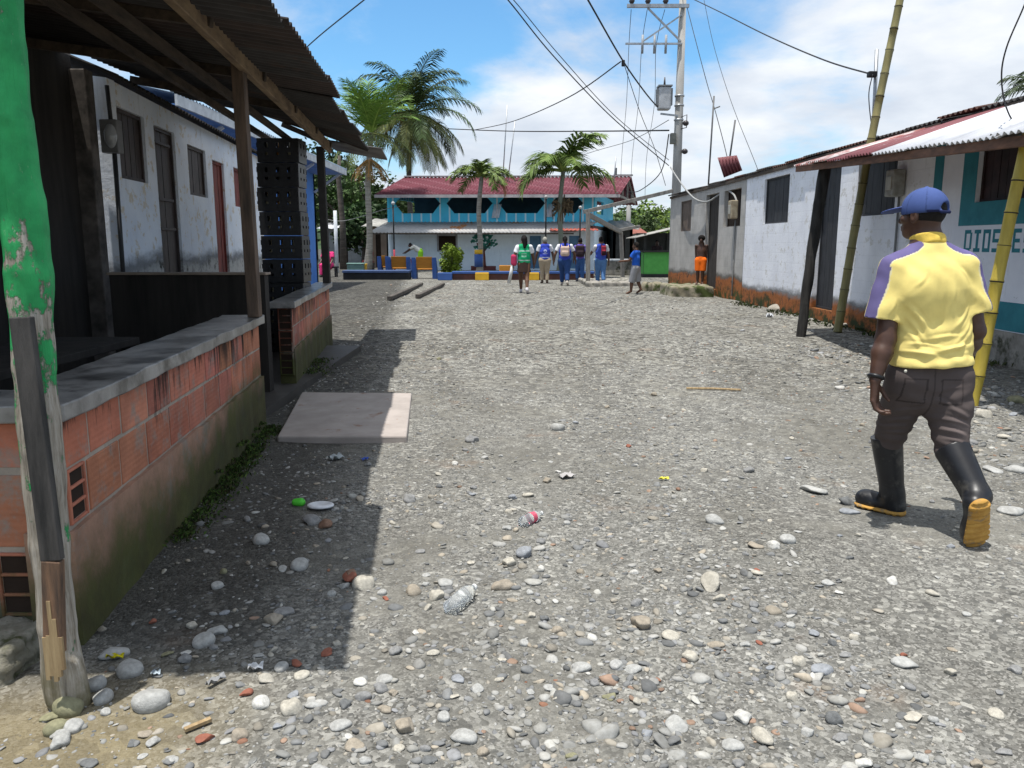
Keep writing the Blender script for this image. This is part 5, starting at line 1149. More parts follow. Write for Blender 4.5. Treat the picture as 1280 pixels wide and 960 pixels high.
# ---------------------------------------------------------------- vegetation
LEAFM = mat('foliage_vc', (1, 1, 1), (.75, .75, .75), 3, .6, 0, vc=True, sp=.25)
def frond(mb, c, az, el, ln, droop, lw, width, col, nl=26, twist=.4, leafdrop=.5):
    c = Vector(c); pts = []; e = el; p = c.copy(); st = ln/14; h = Vector((math.cos(az), math.sin(az), 0))
    for i in range(15):
        pts.append(p.copy()); p = p+(h*math.cos(e)+Vector((0, 0, math.sin(e))))*st; e -= droop/14*(.5+i/14)
    mb.col = (col[0]*1.5, col[1]*1.25, col[2]*1.2); mb.tube(pts, [max(.006, width*1.3*(1-.85*i/14)) for i in range(15)], 4)
    side = Vector((-h.y, h.x, 0))
    for k in range(nl):
        s = .14+.86*k/(nl-1); f = s*14; i = min(int(f), 13); q = pts[i].lerp(pts[i+1], f-i); tg = (pts[i+1]-pts[i]).normalized()
        l = lw*(.45+.75*math.sin(math.pi*min(1, s*.92+.06)))*random.uniform(.85, 1.1)
        for sg in (-1, 1):
            up = side.cross(tg)*-1 if False else Vector((0, 0, 1))
            d = (side*sg*1.0+tg*(.55+.6*s)+up*random.uniform(-.25, twist)).normalized(); m_ = q+d*l*.5; d2 = (d-Vector((0, 0, leafdrop*random.uniform(.7, 1.5)))).normalized(); t_ = m_+d2*l*.55
            r = tg*width*.75 if abs(d.dot(tg)) < .9 else side*width*.75; k_ = random.uniform(.65, 1.25); mb.col = (col[0]*k_, col[1]*k_, col[2]*k_)
            mb.add([q-r*.7, q+r*.7, m_+r, m_-r, t_], [(0, 1, 2, 3), (3, 2, 4)])
    mb.col = (1, 1, 1)
def palm(name, label, base, crown, trunk_r, trunk_m, fronds, extra=None, group=None):
    t = thing(name, label, 'palm tree', (base.x, base.y, 0), group)
    n = 14; pts = [base.lerp(crown, i/n)+Vector((.12*math.sin(i*.5)*(trunk_r*4), 0, 0)) for i in range(n+1)]; mb = MB()
    mb.tube(pts, [trunk_r*(1.5-.5*min(1, i/3)-.25*i/n)*(1+.03*(i % 2)) for i in range(n+1)], 10); mb.build('trunk', trunk_m, t, smooth=True)
    mb = MB()
    for f in fronds: frond(mb, pts[-1], *f)
    mb.build('crown', LEAFM, t)
    if extra: extra(t, pts)
    return t
TRK = mat('palm_trunk', (.36, .33, .28), (.20, .18, .15), 1, .9, .5, 8, stretch=(2, 2, 14)); TRKD = mat('palm_trunk_dark', (.12, .10, .085), (.06, .05, .04), 1, .9, .5, 8, stretch=(2, 2, 10)); TRKG = mat('palm_trunk_green', (.17, .20, .13), (.20, .19, .16), 1, .8, .4, 8, stretch=(2, 2, 14))
c1 = P(514, 143, 56); b1_ = Vector((c1.x-.4, 56, 0)); fr_ = []
for k in range(26):     # upper, living fronds
    az = k*2.4+random.uniform(-.2, .2); el = (1.4, .35, 1.1, .65, .1, .85)[k % 6]; dk = random.uniform(.6, 1.0); fr_.append((az, el, random.uniform(4.3, 5.3), random.uniform(1.4, 2.1), 1.15, .05, (.06*dk, .11*dk, .03*dk), 44, .2, .75))
for k in range(14):      # hanging fronds
    az = k*.45+.2; fr_.append((az, random.uniform(-.6, .0), random.uniform(4.0, 5.0), random.uniform(.9, 1.3), 1.05, .05, (.12, .145, .04), 40, -.1, .9))
for k in range(10): fr_.append((k*.66, random.uniform(-1.1, -.7), random.uniform(3.2, 4.4), .5, .9, .06, (.15, .16, .05), 34, -.2, 1.0))
def nuts(t, pts):
    mb = MB(); c = pts[-1]
    for k in range(9): a = k*.7; mb.sphere(c+Vector((math.cos(a)*.34, math.sin(a)*.34, -.35-.12*(k % 3))), .15, 8, 6)
    mb.build('coconuts', mat('coconut', (.10, .09, .035), (.15, .09, .04), 4, .6, .1), t, smooth=True)
    mb = MB()
    for az in (2.9, 3.5, 4.4): frond(mb, c, az, -.15, 2.3, 1.0, .5, .05, (.17, .06, .03), 18, 0, .9)
    mb.build('dead_fronds', LEAFM, t)
palm('coconut_palm', 'tallest dark green coconut palm rising behind the maroon roof', b1_, c1, .20, TRKD, fr_, nuts)
c2_ = P(463, 166, 43); fr_ = []
for k in range(18):
    az = k*2.4; el = (1.45, 1.2, 1.0, .85, .7, 1.1)[k % 6]; g = random.uniform(.85, 1.2); fr_.append((az, el, random.uniform(2.7, 3.5), random.uniform(.5, 1.0), .95, .038, (.15*g, .27*g, .045*g), 38, .5, .35))
for k in range(8): fr_.append((k*.8+.3, random.uniform(-.4, .1), random.uniform(2.2, 2.9), 1.2, .7, .04, (.12, .16, .045), 24, .1, .8))
def skirt(t, pts):
    mb = MB(); c = pts[-3]
    for k in range(8): frond(mb, c+Vector((0, 0, -.3)), k*.8, -.5, 1.5, .9, .35, .05, (.26, .16, .05), 14, 0, .9)
    mb.build('dead_fronds', LEAFM, t)
palm('coconut_palm', 'bright yellow-green upright palm with pale ringed trunk by the benches', Vector((P(459, 330, 43).x, 43, 0)), c2_, .17, TRK, fr_, skirt)
c3_ = P(601, 221, 36); fr_ = []
for k in range(13): g = random.uniform(.8, 1.2); fr_.append((k*2.4+.5, (.75, .45, .2, 1.1)[k % 4], random.uniform(1.2, 1.7), random.uniform(1.3, 2.0), .5, .045, (.11*g, .165*g, .035*g), 30, .5, .5))
def ring(t, pts):
    b = pts[0]; mb = MB(); mb.tube([b+Vector((0, 0, .45)), b+Vector((.0, 0, 1.0))], .20, 12); mb.build('painted_ring', BLUEP, t, smooth=True)
    mb = MB(); mb.tube([b+Vector((0, 0, 1.01)), b+Vector((.0, 0, 1.2))], .19, 12); mb.build('painted_ring', YEL, t, smooth=True)
    mb = MB(); frond(mb, pts[-1], -.4, .1, 1.6, 2.0, .5, .04, (.28, .13, .035), 20, 0, .7); mb.build('dead_fronds', LEAFM, t)
palm('ornamental_palm', 'small plaza palm with blue painted trunk ring beside the tree mural', Vector((kx(598.5, 36), 36, 0)), c3_, .125, TRK, fr_, ring)
c4_ = P(703, 214, 35); fr_ = []
for k in range(14): g = random.uniform(.8, 1.25); fr_.append((k*2.4+.1, (1.25, .9, .6, .35, .2)[k % 5], random.uniform(1.9, 2.6), random.uniform(1.3, 1.9), .85, .055, (.115*g, .18*g, .036*g), 34, .4, .6))
def fruit(t, pts):
    c = P(703, 257, 35); mb = MB()
    for k in range(90):
        a = random.uniform(0, 6.28); r = random.random()**.5*.5; q = c+Vector((math.cos(a)*r, math.sin(a)*r*.7, random.gauss(0, .20))); mb.tube([c.lerp(q, .3), q, q-Vector((0, 0, random.uniform(.05, .3)))], [.02, .03, .015], 4)
    mb.build('fruit_cluster', mat('fruit_brown', (.16, .11, .06), (.09, .065, .035), 6, .9, .2), t)
palm('ornamental_palm', 'taller plaza palm with brown fruit cluster in front of the turquoise gallery', Vector((kx(699, 35), 35, 0)), c4_, .12, TRKG, fr_, fruit)
c5_ = P(1306, 116, 42); palm('coconut_palm', 'distant palm tip showing above the right-hand roof edge', Vector((c5_.x, 42, 0)), c5_, .18, TRKD, [(k*2.4, (.9, .5, .15)[k % 3], 2.3, 1.5, .8, .05, (.05, .08, .03), 24, .2, .7) for k in range(13)])

def leaf_tree(name, label, x, y, h, r, col, n=2600, leaf=.22, trunk=True, zc=None, sq=.75, cat='tree', tight=False):
    t = thing(name, label, cat, (x, y, 0)); mb = MB(); zc = zc or h-r*sq; bl = []
    for k in range(16):
        a = random.uniform(0, 6.28); u = random.uniform(-.8, 1); q = random.uniform(.35, .85)*(.62 if tight else 1); bl.append((x+math.cos(a)*r*q*math.sqrt(1-min(1, u*u)*.7), y+math.sin(a)*r*q, zc+u*r*sq*.75, r*random.uniform(.26, .45)*(1.25 if tight else 1), random.uniform(.6, 1.35)))
    for _ in range(n):
        b = random.choice(bl); v = Vector((random.gauss(0, 1), random.gauss(0, 1), random.gauss(0, 1))).normalized()*b[3]*random.uniform(.6, 1.08); p = Vector(b[:3])+v
        d1 = Vector((random.gauss(0, 1), random.gauss(0, 1), random.gauss(0, .5))).normalized(); d2 = d1.cross(Vector((random.gauss(0, 1), random.gauss(0, 1), random.gauss(0, 1)))).normalized(); s_ = leaf*random.uniform(.5, 1.2)
        k = b[4]*random.uniform(.7, 1.3); mb.col = (col[0]*k, col[1]*k, col[2]*k); mb.add([p-d1*s_, p-d2*s_*.5, p+d1*s_, p+d2*s_*.5], [(0, 1, 2, 3)])
    mb.col = (1, 1, 1); mb.build('crown', LEAFM, t)
    mb = MB(); mb.tube([(x, y, 0), (x+.1, y, zc*.5), (x, y, zc)], [r*.10, r*.07, r*.04], 8)
    for k in range(5): q = bl[k]; mb.tube([(x, y, zc*(.45+.1*k)), ((x+q[0])/2, (y+q[1])/2, (zc*.6+q[2])/2), q[:3]], [r*.05, r*.035, r*.015], 5)
    mb.build('trunk', TRKD, t, smooth=True); return t
T_ = [('broad dark green tree behind the long grey shack', 415, 70, 9, 4.4, (.035, .075, .02)), ('mid green leafy tree between the palm trunks', 442, 66, 7.5, 3.6, (.05, .10, .022)), ('bushy green tree behind the brick shed', 470, 64, 7, 3.4, (.06, .105, .025)),
      ('tall shadowy tree at the back of the blue house', 392, 74, 10, 4.6, (.03, .06, .018)), ('green tree hidden behind the turquoise building', 520, 72, 6.5, 3.2, (.05, .09, .022)), ('low dark tree filling the gap left of the brick shed', 455, 58, 4.2, 2.3, (.035, .07, .02))]
for lab, px, Y_, h, r, c in T_: leaf_tree('leafy_tree', lab, kx(px, Y_), Y_, h, r, c, 2600, .25)
leaf_tree('leafy_tree', 'bright yellow-green tree on the slope behind the green stall', kx(812, 75), 75, 5.2, 3.4, (.13, .20, .025), 2200, .22)
leaf_tree('leafy_tree', 'dark low tree behind the timber frame', kx(788, 70), 70, 4.6, 2.4, (.06, .10, .025), 1600, .2)
leaf_tree('round_bush', 'clipped round yellow-green bush by the benches', kx(565, 34.4), 34.4, 1.42, .60, (.16, .23, .02), 5200, .06, zc=.72, sq=1.0, cat='bush', tight=True)
# a dead bare trunk hung with creepers
mb = MB(); x = kx(429, 47); mb.tube([(x, 47, 0), (x+.05, 47, 2.5), (x-.1, 47, 5.2), (x, 47, 6.4)], [.22, .17, .15, .08], 8)
o = mb.build('trunk', TRKD, smooth=True, origin=(x, 47, 0)); o.name = 'dead_tree'; tag(o, 'dark bare tree trunk left of the bright palm', 'tree')
mb = MB(); x = kx(421, 41); mb.tube([(x, 41, 0), (x, 41, 3.1)], .09, 8); o = mb.build('white_post', mat('fascia_white', (.6, .6, .6)), smooth=True, origin=(x, 41, 0)); tag(o, 'slim white post beside the dark bare trunk', 'post')

# hills
def hill(name, x0, x1, Y, zf, c1, c2, sc):
    nx, ny = 120, 26; vs = []; rg = np.random.default_rng(5)
    for j in range(ny):
        for i in range(nx):
            x = x0+(x1-x0)*i/(nx-1); f = j/(ny-1); y = Y+f*Y*.5
            z = zf(x)*math.sin(math.pi*min(1, f*1.2)*.5)*(1-max(0, f-.85)*3)+(random.uniform(-1, 1)*sc if f > 0 else -1); vs.append((x, y, z))
    fs = [(j*nx+i, j*nx+i+1, (j+1)*nx+i+1, (j+1)*nx+i) for j in range(ny-1) for i in range(nx-1)]
    mb = MB(); mb.add(vs, fs); o = mb.build(name, mat('hill_'+name, c1, c2, .12, .9, .8, .5, worldc=True, bdist=1.5, lo=.4, hi=.6), smooth=True); tag(o, kind='structure')
hill('hills', -260, 420, 230, lambda x: 8+6*math.exp(-((x-45)/40)**2)+9*math.exp(-((x+70)/60)**2)+1.6*math.sin(x*.11)+1.1*math.sin(x*.31), (.055, .10, .045), (.028, .055, .028), .8)
mb = MB()
# leafy texture of the wooded hill: one mass nobody could count
for _ in range(5200):
    x = random.uniform(-110, 150); y = random.uniform(232, 315); f = (y-230)/115; z = (8+6*math.exp(-((x-45)/40)**2)+9*math.exp(-((x+70)/60)**2)+1.6*math.sin(x*.11)+1.1*math.sin(x*.31))*math.sin(math.pi*min(1, f*1.2)*.5)
    k = random.uniform(.6, 1.35); c = random.choice(((.05, .10, .03), (.04, .075, .03), (.075, .12, .03))); mb.col = (c[0]*k, c[1]*k, c[2]*k); r = random.uniform(.7, 1.7)
    a = random.uniform(0, 6.28); mb.add([(x+math.cos(a+i*1.2566)*r*random.uniform(.7, 1.2), y+math.sin(a+i*1.2566)*r, z+random.uniform(-.3, .2)) for i in range(5)]+[(x, y, z+r*random.uniform(.7, 1.3))], [(i, (i+1) % 5, 5) for i in range(5)])
mb.col = (1, 1, 1); o = mb.build('forest', LEAFM); tag(o, 'distant wooded hillside behind the village', 'forest', kind='stuff')

# ---------------------------------------------------------------- utility pole and cables
PX, PY = 6.12, 30.6
up = thing('utility_pole', 'tall concrete utility pole with crossarms behind the grey block house', 'utility pole', (PX, PY, 0)); GALV = mat('galv_steel', (.42, .44, .46)); DARKM = mat('insulator_dark', (.06, .05, .05), None, 8, .4, 0)
mb = MB(); mb.tube([(PX, PY, 0), (PX+.0, PY, 11.2)], [.19, .115], 14); mb.build('shaft', mat('pole_concrete', (.42, .41, .385), (.33, .32, .30), 1, .85, .2, 8, stretch=(3, 3, 1)), up, smooth=True)
za1 = P(850, 9, PY).z; xa = P(783, 9, PY).x; mb = MB(); mb.beam((xa, PY-.16, za1), (PX+.2, PY-.16, za1), .10, .12); mb.build('crossarm', GALV, up)
za2 = P(845, 56, PY).z; xb = P(781, 56, PY).x; mb = MB(); mb.beam((xb, PY-.16, za2), (PX, PY-.16, za2), .07, .06); mb.build('crossarm', GALV, up)
mb = MB(); mb.beam((P(809, 12, PY).x, PY-.1, za1-.05), (PX-.05, PY-.1, za2+.1), .06, .06); mb.build('brace', GALV, up); mb = MB(); mb.beam((P(804, 50, PY).x, PY-.13, za2+.1), (PX-.05, PY-.13, P(848, 20, PY).z), .05, .05); mb.build('brace', GALV, up)
for px in (789, 809, 831): x = P(px, 5, PY).x; mb = MB(); mb.tube([(x, PY-.16, za1+.06), (x, PY-.16, za1+.16), (x, PY-.16, za1+.22), (x, PY-.16, za1+.30), (x, PY-.16, za1+.36)], [.05, .11, .07, .10, .05], 10); mb.build('insulator', DARKM, up, smooth=True)
for px in (802, 817, 831): x = P(px, 57, PY).x; mb = MB(); mb.tube([(x, PY-.22, za2+.28), (x-.01, PY-.24, za2-.35)], .045, 8); mb.build('fuse_cutout', mat('fuse_grey', (.34, .36, .38), None, 8, .5, 0), up, smooth=True)
for zz in (P(845, 120, PY).z, P(845, 132, PY).z, P(845, 150, PY).z): mb = MB(); mb.tube([(PX, PY, zz-.03), (PX, PY, zz+.03)], .18, 12); mb.build('band', GALV, up, smooth=True)
tp_, bt2 = P(829, 111, PY), P(828, 139, PY); mb = MB(); mb.box(((tp_.x+bt2.x)/2, PY-.25, (tp_.z+bt2.z)/2), (.44, .44, tp_.z-bt2.z)); o = mb.build('transformer_tank', mat('tank_grey', (.50, .51, .52), None, 6, .5, .1), up, bevel=.05)
mb = MB()
for k in (-1, 1):
    for j in range(5): mb.box(((tp_.x+bt2.x)/2+k*.25, PY-.40+.075*j, (tp_.z+bt2.z)/2+.05), (.06, .02, (tp_.z-bt2.z)*.75))
mb.box(((tp_.x+bt2.x)/2, PY-.25, tp_.z+.03), (.5, .5, .05)); mb.build('cooling_fins', mat('fin_dark', (.22, .23, .24), None, 6, .5, .1), up)
mb = MB(); mb.tube([(tp_.x, PY-.25, tp_.z), (tp_.x, PY-.25, tp_.z+.35)], [.05, .02], 8); mb.build('bushing', DARKM, up, smooth=True); mb = MB(); mb.beam((bt2.x-.1, PY-.2, bt2.z-.12), (PX, PY-.1, bt2.z-.18), .06, .06); mb.build('bracket', GALV, up)
mb = MB(); mb.box((PX-.22, PY-.16, P(835, 174, PY).z), (.2, .2, .38)); mb.build('junction_box', mat('box_olive', (.20, .20, .17), None, 6, .6, .1), up, bevel=.02)
q = P(853, 148, PY); mb = MB(); mb.tube([(PX, PY-.1, q.z), (q.x+.12, PY-.2, q.z+.1), (q.x+.12, PY-.2, q.z-.35), (PX, PY-.1, q.z-.4)], .02, 6); mb.build('cable_rack', DARKM, up, smooth=True)
for zz in (P(838, 155, PY).z, P(838, 190, PY).z): mb = MB(); mb.sphere((PX+.22, PY-.2, zz), (.12, .12, .10), 8, 6); mb.build('spool', DARKM, up, smooth=True)
CAB = mat('cable_black', (.02, .02, .021), None, 8, .6, 0); CABG = mat('cable_grey', (.34, .34, .33), None, 8, .6, 0)
def cable(label, pts, r, m=None, sag=0.0, fit=None):
    pts = [Vector(p) for p in pts]; q = []
    if len(pts) == 2:
        a, b = pts
        for i in range(25): f = i/24; q.append(a.lerp(b, f)-Vector((0, 0, sag*4*f*(1-f))))
    else:
        for i in range(len(pts)-1):
            p0, p1, p2, p3 = pts[max(i-1, 0)], pts[i], pts[i+1], pts[min(i+2, len(pts)-1)]
            for k in range(8): t = k/8; q.append(.5*((2*p1)+(p2-p0)*t+(2*p0-5*p1+4*p2-p3)*t*t+(3*p1-p0-3*p2+p3)*t**3))
        q.append(pts[-1])
    mb = MB(); mb.tube(q, r, 6); o = mb.build('cable', m or CAB, smooth=True, origin=q[0]); tag(o, label, 'cable', 'overhead cables'); return o
tf = P(822, 134, PY)
cable('thickest black cable descending steeply to the pole transformer', [P(700, -60, 18), P(735, 0, 20), P(778, 75, 23.5), P(806, 115, 27), tf], .024)
cable('thin black cable running from top centre to the pole below the transformer', [P(596, -40, 18), P(635, 0, 19.5), P(690, 68, 22), P(760, 142, 25.5), P(818, 192, 28), P(836, 207, PY-.2)], .016)
cable('twin of the thin cable, just above it from top centre', [P(600, -42, 18), P(642, 0, 19.7), P(700, 70, 22.3), P(770, 146, 26), P(836, 200, PY-.2)], .011)
cable('level black cable crossing from the coconut palm to the pole', [P(560, 161, 54), P(640, 164, 46), P(740, 164, 38), P(836, 163, PY-.2)], .030)
cable('fine black wire slanting up to the black clamp', [P(590, 163, 48), P(640, 152, 40), P(710, 122, 29), P(776, 77, 23.4)], .018)
cable('fine black wire high above the rusty canopy edge', [P(380, 62, 26), P(405, 40, 25), P(455, 0, 23), P(480, -20, 22)], .018)
cable('black service wire from the pole top to the steel mast', [P(852, -8, PY), P(900, 15, 25), P(960, 45, 20), P(1030, 75, 16), P(1090, 93, 13.6)], .014)
cable('thin wire with spacers falling right of the pole to the roof antenna', [P(858, 6, PY), P(872, 60, 29), P(884, 105, 27.5), P(893, 135, 26), P(905, 180, 25), P(912, 210, 24.2)], .013)
cable('faint wire falling farthest right of the pole', [P(880, 0, 30), P(893, 60, 29), P(915, 130, 27), P(945, 206, 24), P(952, 228, 23.2)], .009)
cable('thick pale service cable looping to the beige meter box', [P(838, 209, PY-.25), P(852, 230, 27), P(868, 248, 25.2), P(884, 252, 24), P(898, 244, 23.2), P(908, 238, 22.6), P(917, 243, 21.5), P(921, 252, 21.2)], .026, CABG)
cable('loose dark wire curving above the white awning sheets', [P(1302, -60, 7), P(1283, 0, 7.2), P(1258, 60, 7.4), P(1252, 100, 7.6), P(1260, 140, 7.9), P(1281, 172, 8.2), P(1300, 186, 8.4)], .007)
cable('dark wire sagging from the pole to the lower left roofs', [P(836, 168, PY-.2), P(826, 215, 36), P(800, 238, 42), P(785, 240, 46)], .022)
cable('thin wire from the pole across to the turquoise roof', [P(836, 150, PY-.2), P(790, 175, 36), P(740, 190, 42), P(690, 208, 45), P(640, 228, 48)], .012)
cable('pale wire strung low between the palms and the shack', [P(400, 272, 44), P(430, 276, 44), P(480, 262, 44.5), P(500, 258, 45)], .018, CABG)
cable('thin wire hanging beside the mast above the awning', [P(1091, 93, 13.5), P(1086, 120, 13.5), P(1091, 165, 13.4), P(1098, 170, 13.3)], .008)
for i, (px, xx) in enumerate(((789, 785), (809, 800), (831, 820))):
    cable(('leftmost', 'middle', 'rightmost')[i]+' of three hair-thin wires dropping from the top crossarm', [P(px, 12, PY-.3), P(px-3+i*-4, 60, PY+4), P(xx-2, 130, PY+10), P(xx-8-i*2, 200, PY+16), P(xx-10-i*2, 262, PY+20)], .011)
cable('black drop wire from the thick cable to the pole foot', [P(780, 80, 23.6), P(800, 140, 25), P(818, 185, 29), P(832, 232, PY-.3)], .011)
mb = MB(); q = P(779, 79, 23.5); mb.box(q, (.09, .09, .17)); o = mb.build('cable_clamp', CAB, origin=q, bevel=.02); tag(o, 'small black clamp where the wires meet on the thick cable', 'clamp')
# roof antennas
for px0, py0, px1, py1, Y_, lab in ((886, 218, 892.5, 120, 24.5, 'tall thin antenna mast with side arm on the grey roof'), (911, 196, 919, 150, 23.5, 'short thin rod above the bent maroon sheet'), (628, 226, 634, 131, 47, 'tall thin antenna left of the twin rods on the maroon roof'), (634, 226, 644, 150, 47.5, 'shorter slanted antenna rod on the maroon roof'), (767, 226, 770, 196, 47, 'small antenna at the right end of the maroon roof')):
    t = thing('antenna', lab, 'antenna', P(px0, py0, Y_)); mb = MB(); mb.tube([P(px0, py0, Y_)-Vector((0, 0, .3)), P(px1, py1, Y_)], .025 if Y_ < 30 else .035, 6); mb.build('rod', GALV if Y_ > 30 else mat('rod_dark', (.12, .12, .12), None, 5, .5, 0), t, smooth=True)
    if px0 == 886: mb = MB(); mb.tube([P(892, 136, Y_), P(900, 133, Y_)], .02, 6); mb.build('side_arm', mat('rod_dark', (.12, .12, .12)), t)
# second, far pole with crossarm right of the maroon roof
t = thing('utility_pole', 'distant thin pole with small crossarm behind the maroon roof gable', 'utility pole', (P(785, 300, 58).x, 58, 0)); x = P(785, 300, 58).x; mb = MB(); mb.tube([(x, 58, 0), (x, 58, P(785, 232, 58).z)], .16, 8); mb.build('shaft', mat('pole_concrete', (.4, .4, .4)), t, smooth=True)
mb = MB(); zz = P(780, 219, 58).z; mb.tube([(P(770, 220, 58).x, 58, 4), (P(770, 220, 58).x, 58, zz+.5)], .07, 6); mb.beam((P(767, 219, 58).x, 58, zz), (P(791, 219, 58).x, 58, zz), .12, .1); mb.build('crossarm', mat('rod_dark', (.12, .12, .12)), t)
# ---------------------------------------------------------------- people
def cone_flat(s, a, b, ra, rb, k=0.02, flat=None):
    """tapered limb of cloth that ends in a flat opening at b"""
    s.cone(a, b, ra, rb, k, flat); f, lo, hi, kk, op = s.ops[-1]; bb_ = np.array(b, float); d = bb_-np.array(a, float); d /= np.linalg.norm(d)
    s.ops[-1] = (lambda X, f=f: np.maximum(f(X), (X-bb_)@d), lo, hi, kk, op); return s
SKIN = mat('skin_dark', (.085, .042, .027), (.055, .026, .017), 12, .48, .25, 60, sp=.4, bdist=.003)
SKINF = mat('skin_brown', (.13, .065, .04), (.10, .05, .03), 12, .55, 0, sp=.3)
CLOTH = mat('cloth_vc', (1, 1, 1), (.86, .86, .86), 9, .85, .25, 160, vc=True, sp=.15, bdist=.003)
V3 = lambda *a: Vector(a)
man = thing('person', 'man in yellow shirt, blue cap and black rubber boots walking away', 'person', (2.1, 4.02, 0)); MO = man.location
HC = P(1153, 269, 4.04); rx, fy, uz = V3(.828, .56, 0), V3(-.56, .828, 0), V3(0, 0, 1)
Mh = Matrix((rx, fy, uz)).transposed(); HL = lambda x, y, z: HC+rx*x+fy*y+uz*z
shL, shR = P(1117, 336, 4.0), P(1206, 333, 4.0); elL, elR = P(1107, 424, 3.95), P(1219, 414, 3.98); wrL, wrR = P(1094, 474, 3.90), P(1205, 452, 4.22)
neckB = P(1160, 312, 4.01); chest = P(1161, 362, 4.0); belly = P(1163, 420, 3.99); hem = P(1163, 455, 3.98)
s = SDF(.0048)
s.ell(HL(0, -.008, .025), (.076, .097, .10), Mh).ell(HL(0, .035, -.055), (.056, .058, .062), Mh, .03).ell(HL(0, .062, -.09), (.028, .028, .022), Mh, .02)
s.cone(HL(0, .088, .012), HL(0, .108, -.026), .009, .015, .012); s.ell(HL(-.012, .10, -.030), (.010, .011, .009), Mh, .008).ell(HL(.012, .10, -.030), (.010, .011, .009), Mh, .008)
s.ell(HL(0, .090, -.056), (.025, .013, .008), Mh, .006).ell(HL(0, .088, -.070), (.023, .013, .009), Mh, .006).ell(HL(0, .083, .03), (.05, .016, .011), Mh, .015)
s.ell(HL(-.05, .062, -.02), (.022, .02, .018), Mh, .02).ell(HL(.05, .062, -.02), (.022, .02, .018), Mh, .02)
for q in (-.030, .030): s.ell(HL(q, .092, .010), (.016, .012, .010), Mh, .008, 's')
for q in (-1, 1): s.ell(HL(.079*q, -.004, -.008), (.011, .022, .034), Mh, .006); s.ell(HL(.090*q, .0, -.006), (.006, .010, .018), Mh, .004, 's')
s.cone(HL(0, -.025, -.05), neckB, .056, .062, .03)
s.cone(neckB, chest, .09, .13, .05, ((0, 1, 0), 1.5)).cone(chest, P(1163, 462, 3.98), .14, .14, .05, ((0, 1, 0), 1.4))
for sh, el, wr in ((shL, elL, wrL), (shR, elR, wrR)):
    s.cone(neckB, sh, .05, .052, .03).cone(sh, el, .054, .046, .02).cone(el, el.lerp(wr, .35), .047, .048, .02).cone(el.lerp(wr, .35), wr, .048, .029, .02)
def hand(s, wr, d, fwd, inn, open_=1.0):
    """palm, thumb and four curled fingers hanging from wrist wr along d; fwd = index side, inn = palm normal"""
    d, fwd, inn = d.normalized(), fwd.normalized(), inn.normalized(); k_ = 1.22; kn = wr+d*.085*k_
    for q in (-.024, -.008, .008, .024): s.cone(wr+fwd*q*.6+d*.012, kn+fwd*q*1.25, .018, .0155, .012)
    for i, (q, l) in enumerate(zip((-.030, -.010, .010, .029), (.78, .95, 1.0, .9))):
        l *= k_; a = kn+fwd*q*1.25; b = a+(d*.9+inn*.3).normalized()*.042*l; c = b+(d*.5+inn*.8).normalized()*.028*l; e = c+(-d*.1+inn*.9).normalized()*.019*l
        s.cone(a, b, .0120, .0108, .003).cone(b, c, .0108, .0100, .003).cone(c, e, .0100, .0088, .003)
    t0 = wr+d*.03+fwd*.022; t1 = t0+(d*.7+fwd*.75+inn*.45).normalized()*.046; t2 = t1+(d*.9+fwd*.12+inn*.5).normalized()*.038; t3 = t2+(d*.75+inn*.6).normalized()*.026
    s.cone(t0, t1, .015, .012, .008).cone(t1, t2, .012, .0105, .004).cone(t2, t3, .0105, .008, .004)
hand(s, wrL, V3(.05, .0, -1), V3(.60, .80, 0), V3(.80, -.60, .0)); hand(s, wrR, wrR-elR, V3(.1, .3, .9), V3(-1, .2, 0))
hipL, hipR = P(1136, 474, 3.99), P(1184, 474, 3.97); knL, knR = P(1108, 540, 4.19), P(1185, 556, 3.90); anL, anR = V3(2.07, 4.185, .11), P(1219, 624, 3.69)
for a, b, c in ((hipL, knL, anL), (hipR, knR, anR)): s.cone(a, b, .08, .055, .03).cone(b, c, .048, .032, .02)
body = sdf_obj('body', s, SKIN, man, origin=MO)
mb = MB()
for q in (-.030, .030): mb.sphere(HL(q, .083, .009), .0115, 10, 8)
mb.build('eyes', mat('eye_white', (.6, .57, .52), None, 9, .2, 0, sp=.5), man, smooth=True)
mb = MB()
for q in (-.030, .030): mb.sphere(HL(q, .0915, .009), .0055, 8, 6)
mb.build('pupils', mat('pupil', (.01, .008, .006), None, 9, .2, 0), man, smooth=True)
s = SDF(.005); s.ell(HL(0, -.014, .02), (.080, .098, .088), Mh); s.cut(HL(0, -.02, -.055), -uz+fy*-.15); s.cut(HL(0, .035, .0), fy); sdf_obj('hair', s, mat('hair_black', (.014, .012, .011), (.007, .006, .006), 60, .9, .6, 150), man, origin=MO)
s = SDF(.005); s.ell(HL(0, -.010, .030), (.090, .112, .104), Mh); s.cut(HL(0, 0, .006), (-uz-fy*.06)); s.ell(HL(.0, -.125, .034), (.036, .05, .026), Mh, .006, 's'); s.rbox(HL(0, -.113, .012), (.045, .006, .0085), .004, Mh, .006)
s.ell(HL(0, -.010, .134), (.009, .009, .006), Mh, .004)
def capcol(v):
    q = (v-np.array(HC)); a = q@np.array(rx); b = q@np.array(fy)+.012; ang = np.arctan2(a, b)*6/(2*math.pi); seam = np.abs(ang-np.round(ang)) < .028
    c = np.tile(np.array((.062, .098, .26)), (len(v), 1)); c[seam] *= .7; c[(q[:, 2] < .022) & (b < -.05)] = (.018, .025, .08); return c
cap = sdf_obj('cap', s, CLOTH, man, colfn=capcol, origin=MO)
s = SDF(.004); Mb = Mh @ Matrix.Rotation(R(-12), 3, 'X'); s.ell(HL(0, .128, .030), (.074, .086, .0075), Mb); b_ = sdf_obj('brim', s, mat('cap_blue', (.065, .10, .30), None, 20, .8, .1), man, origin=MO)
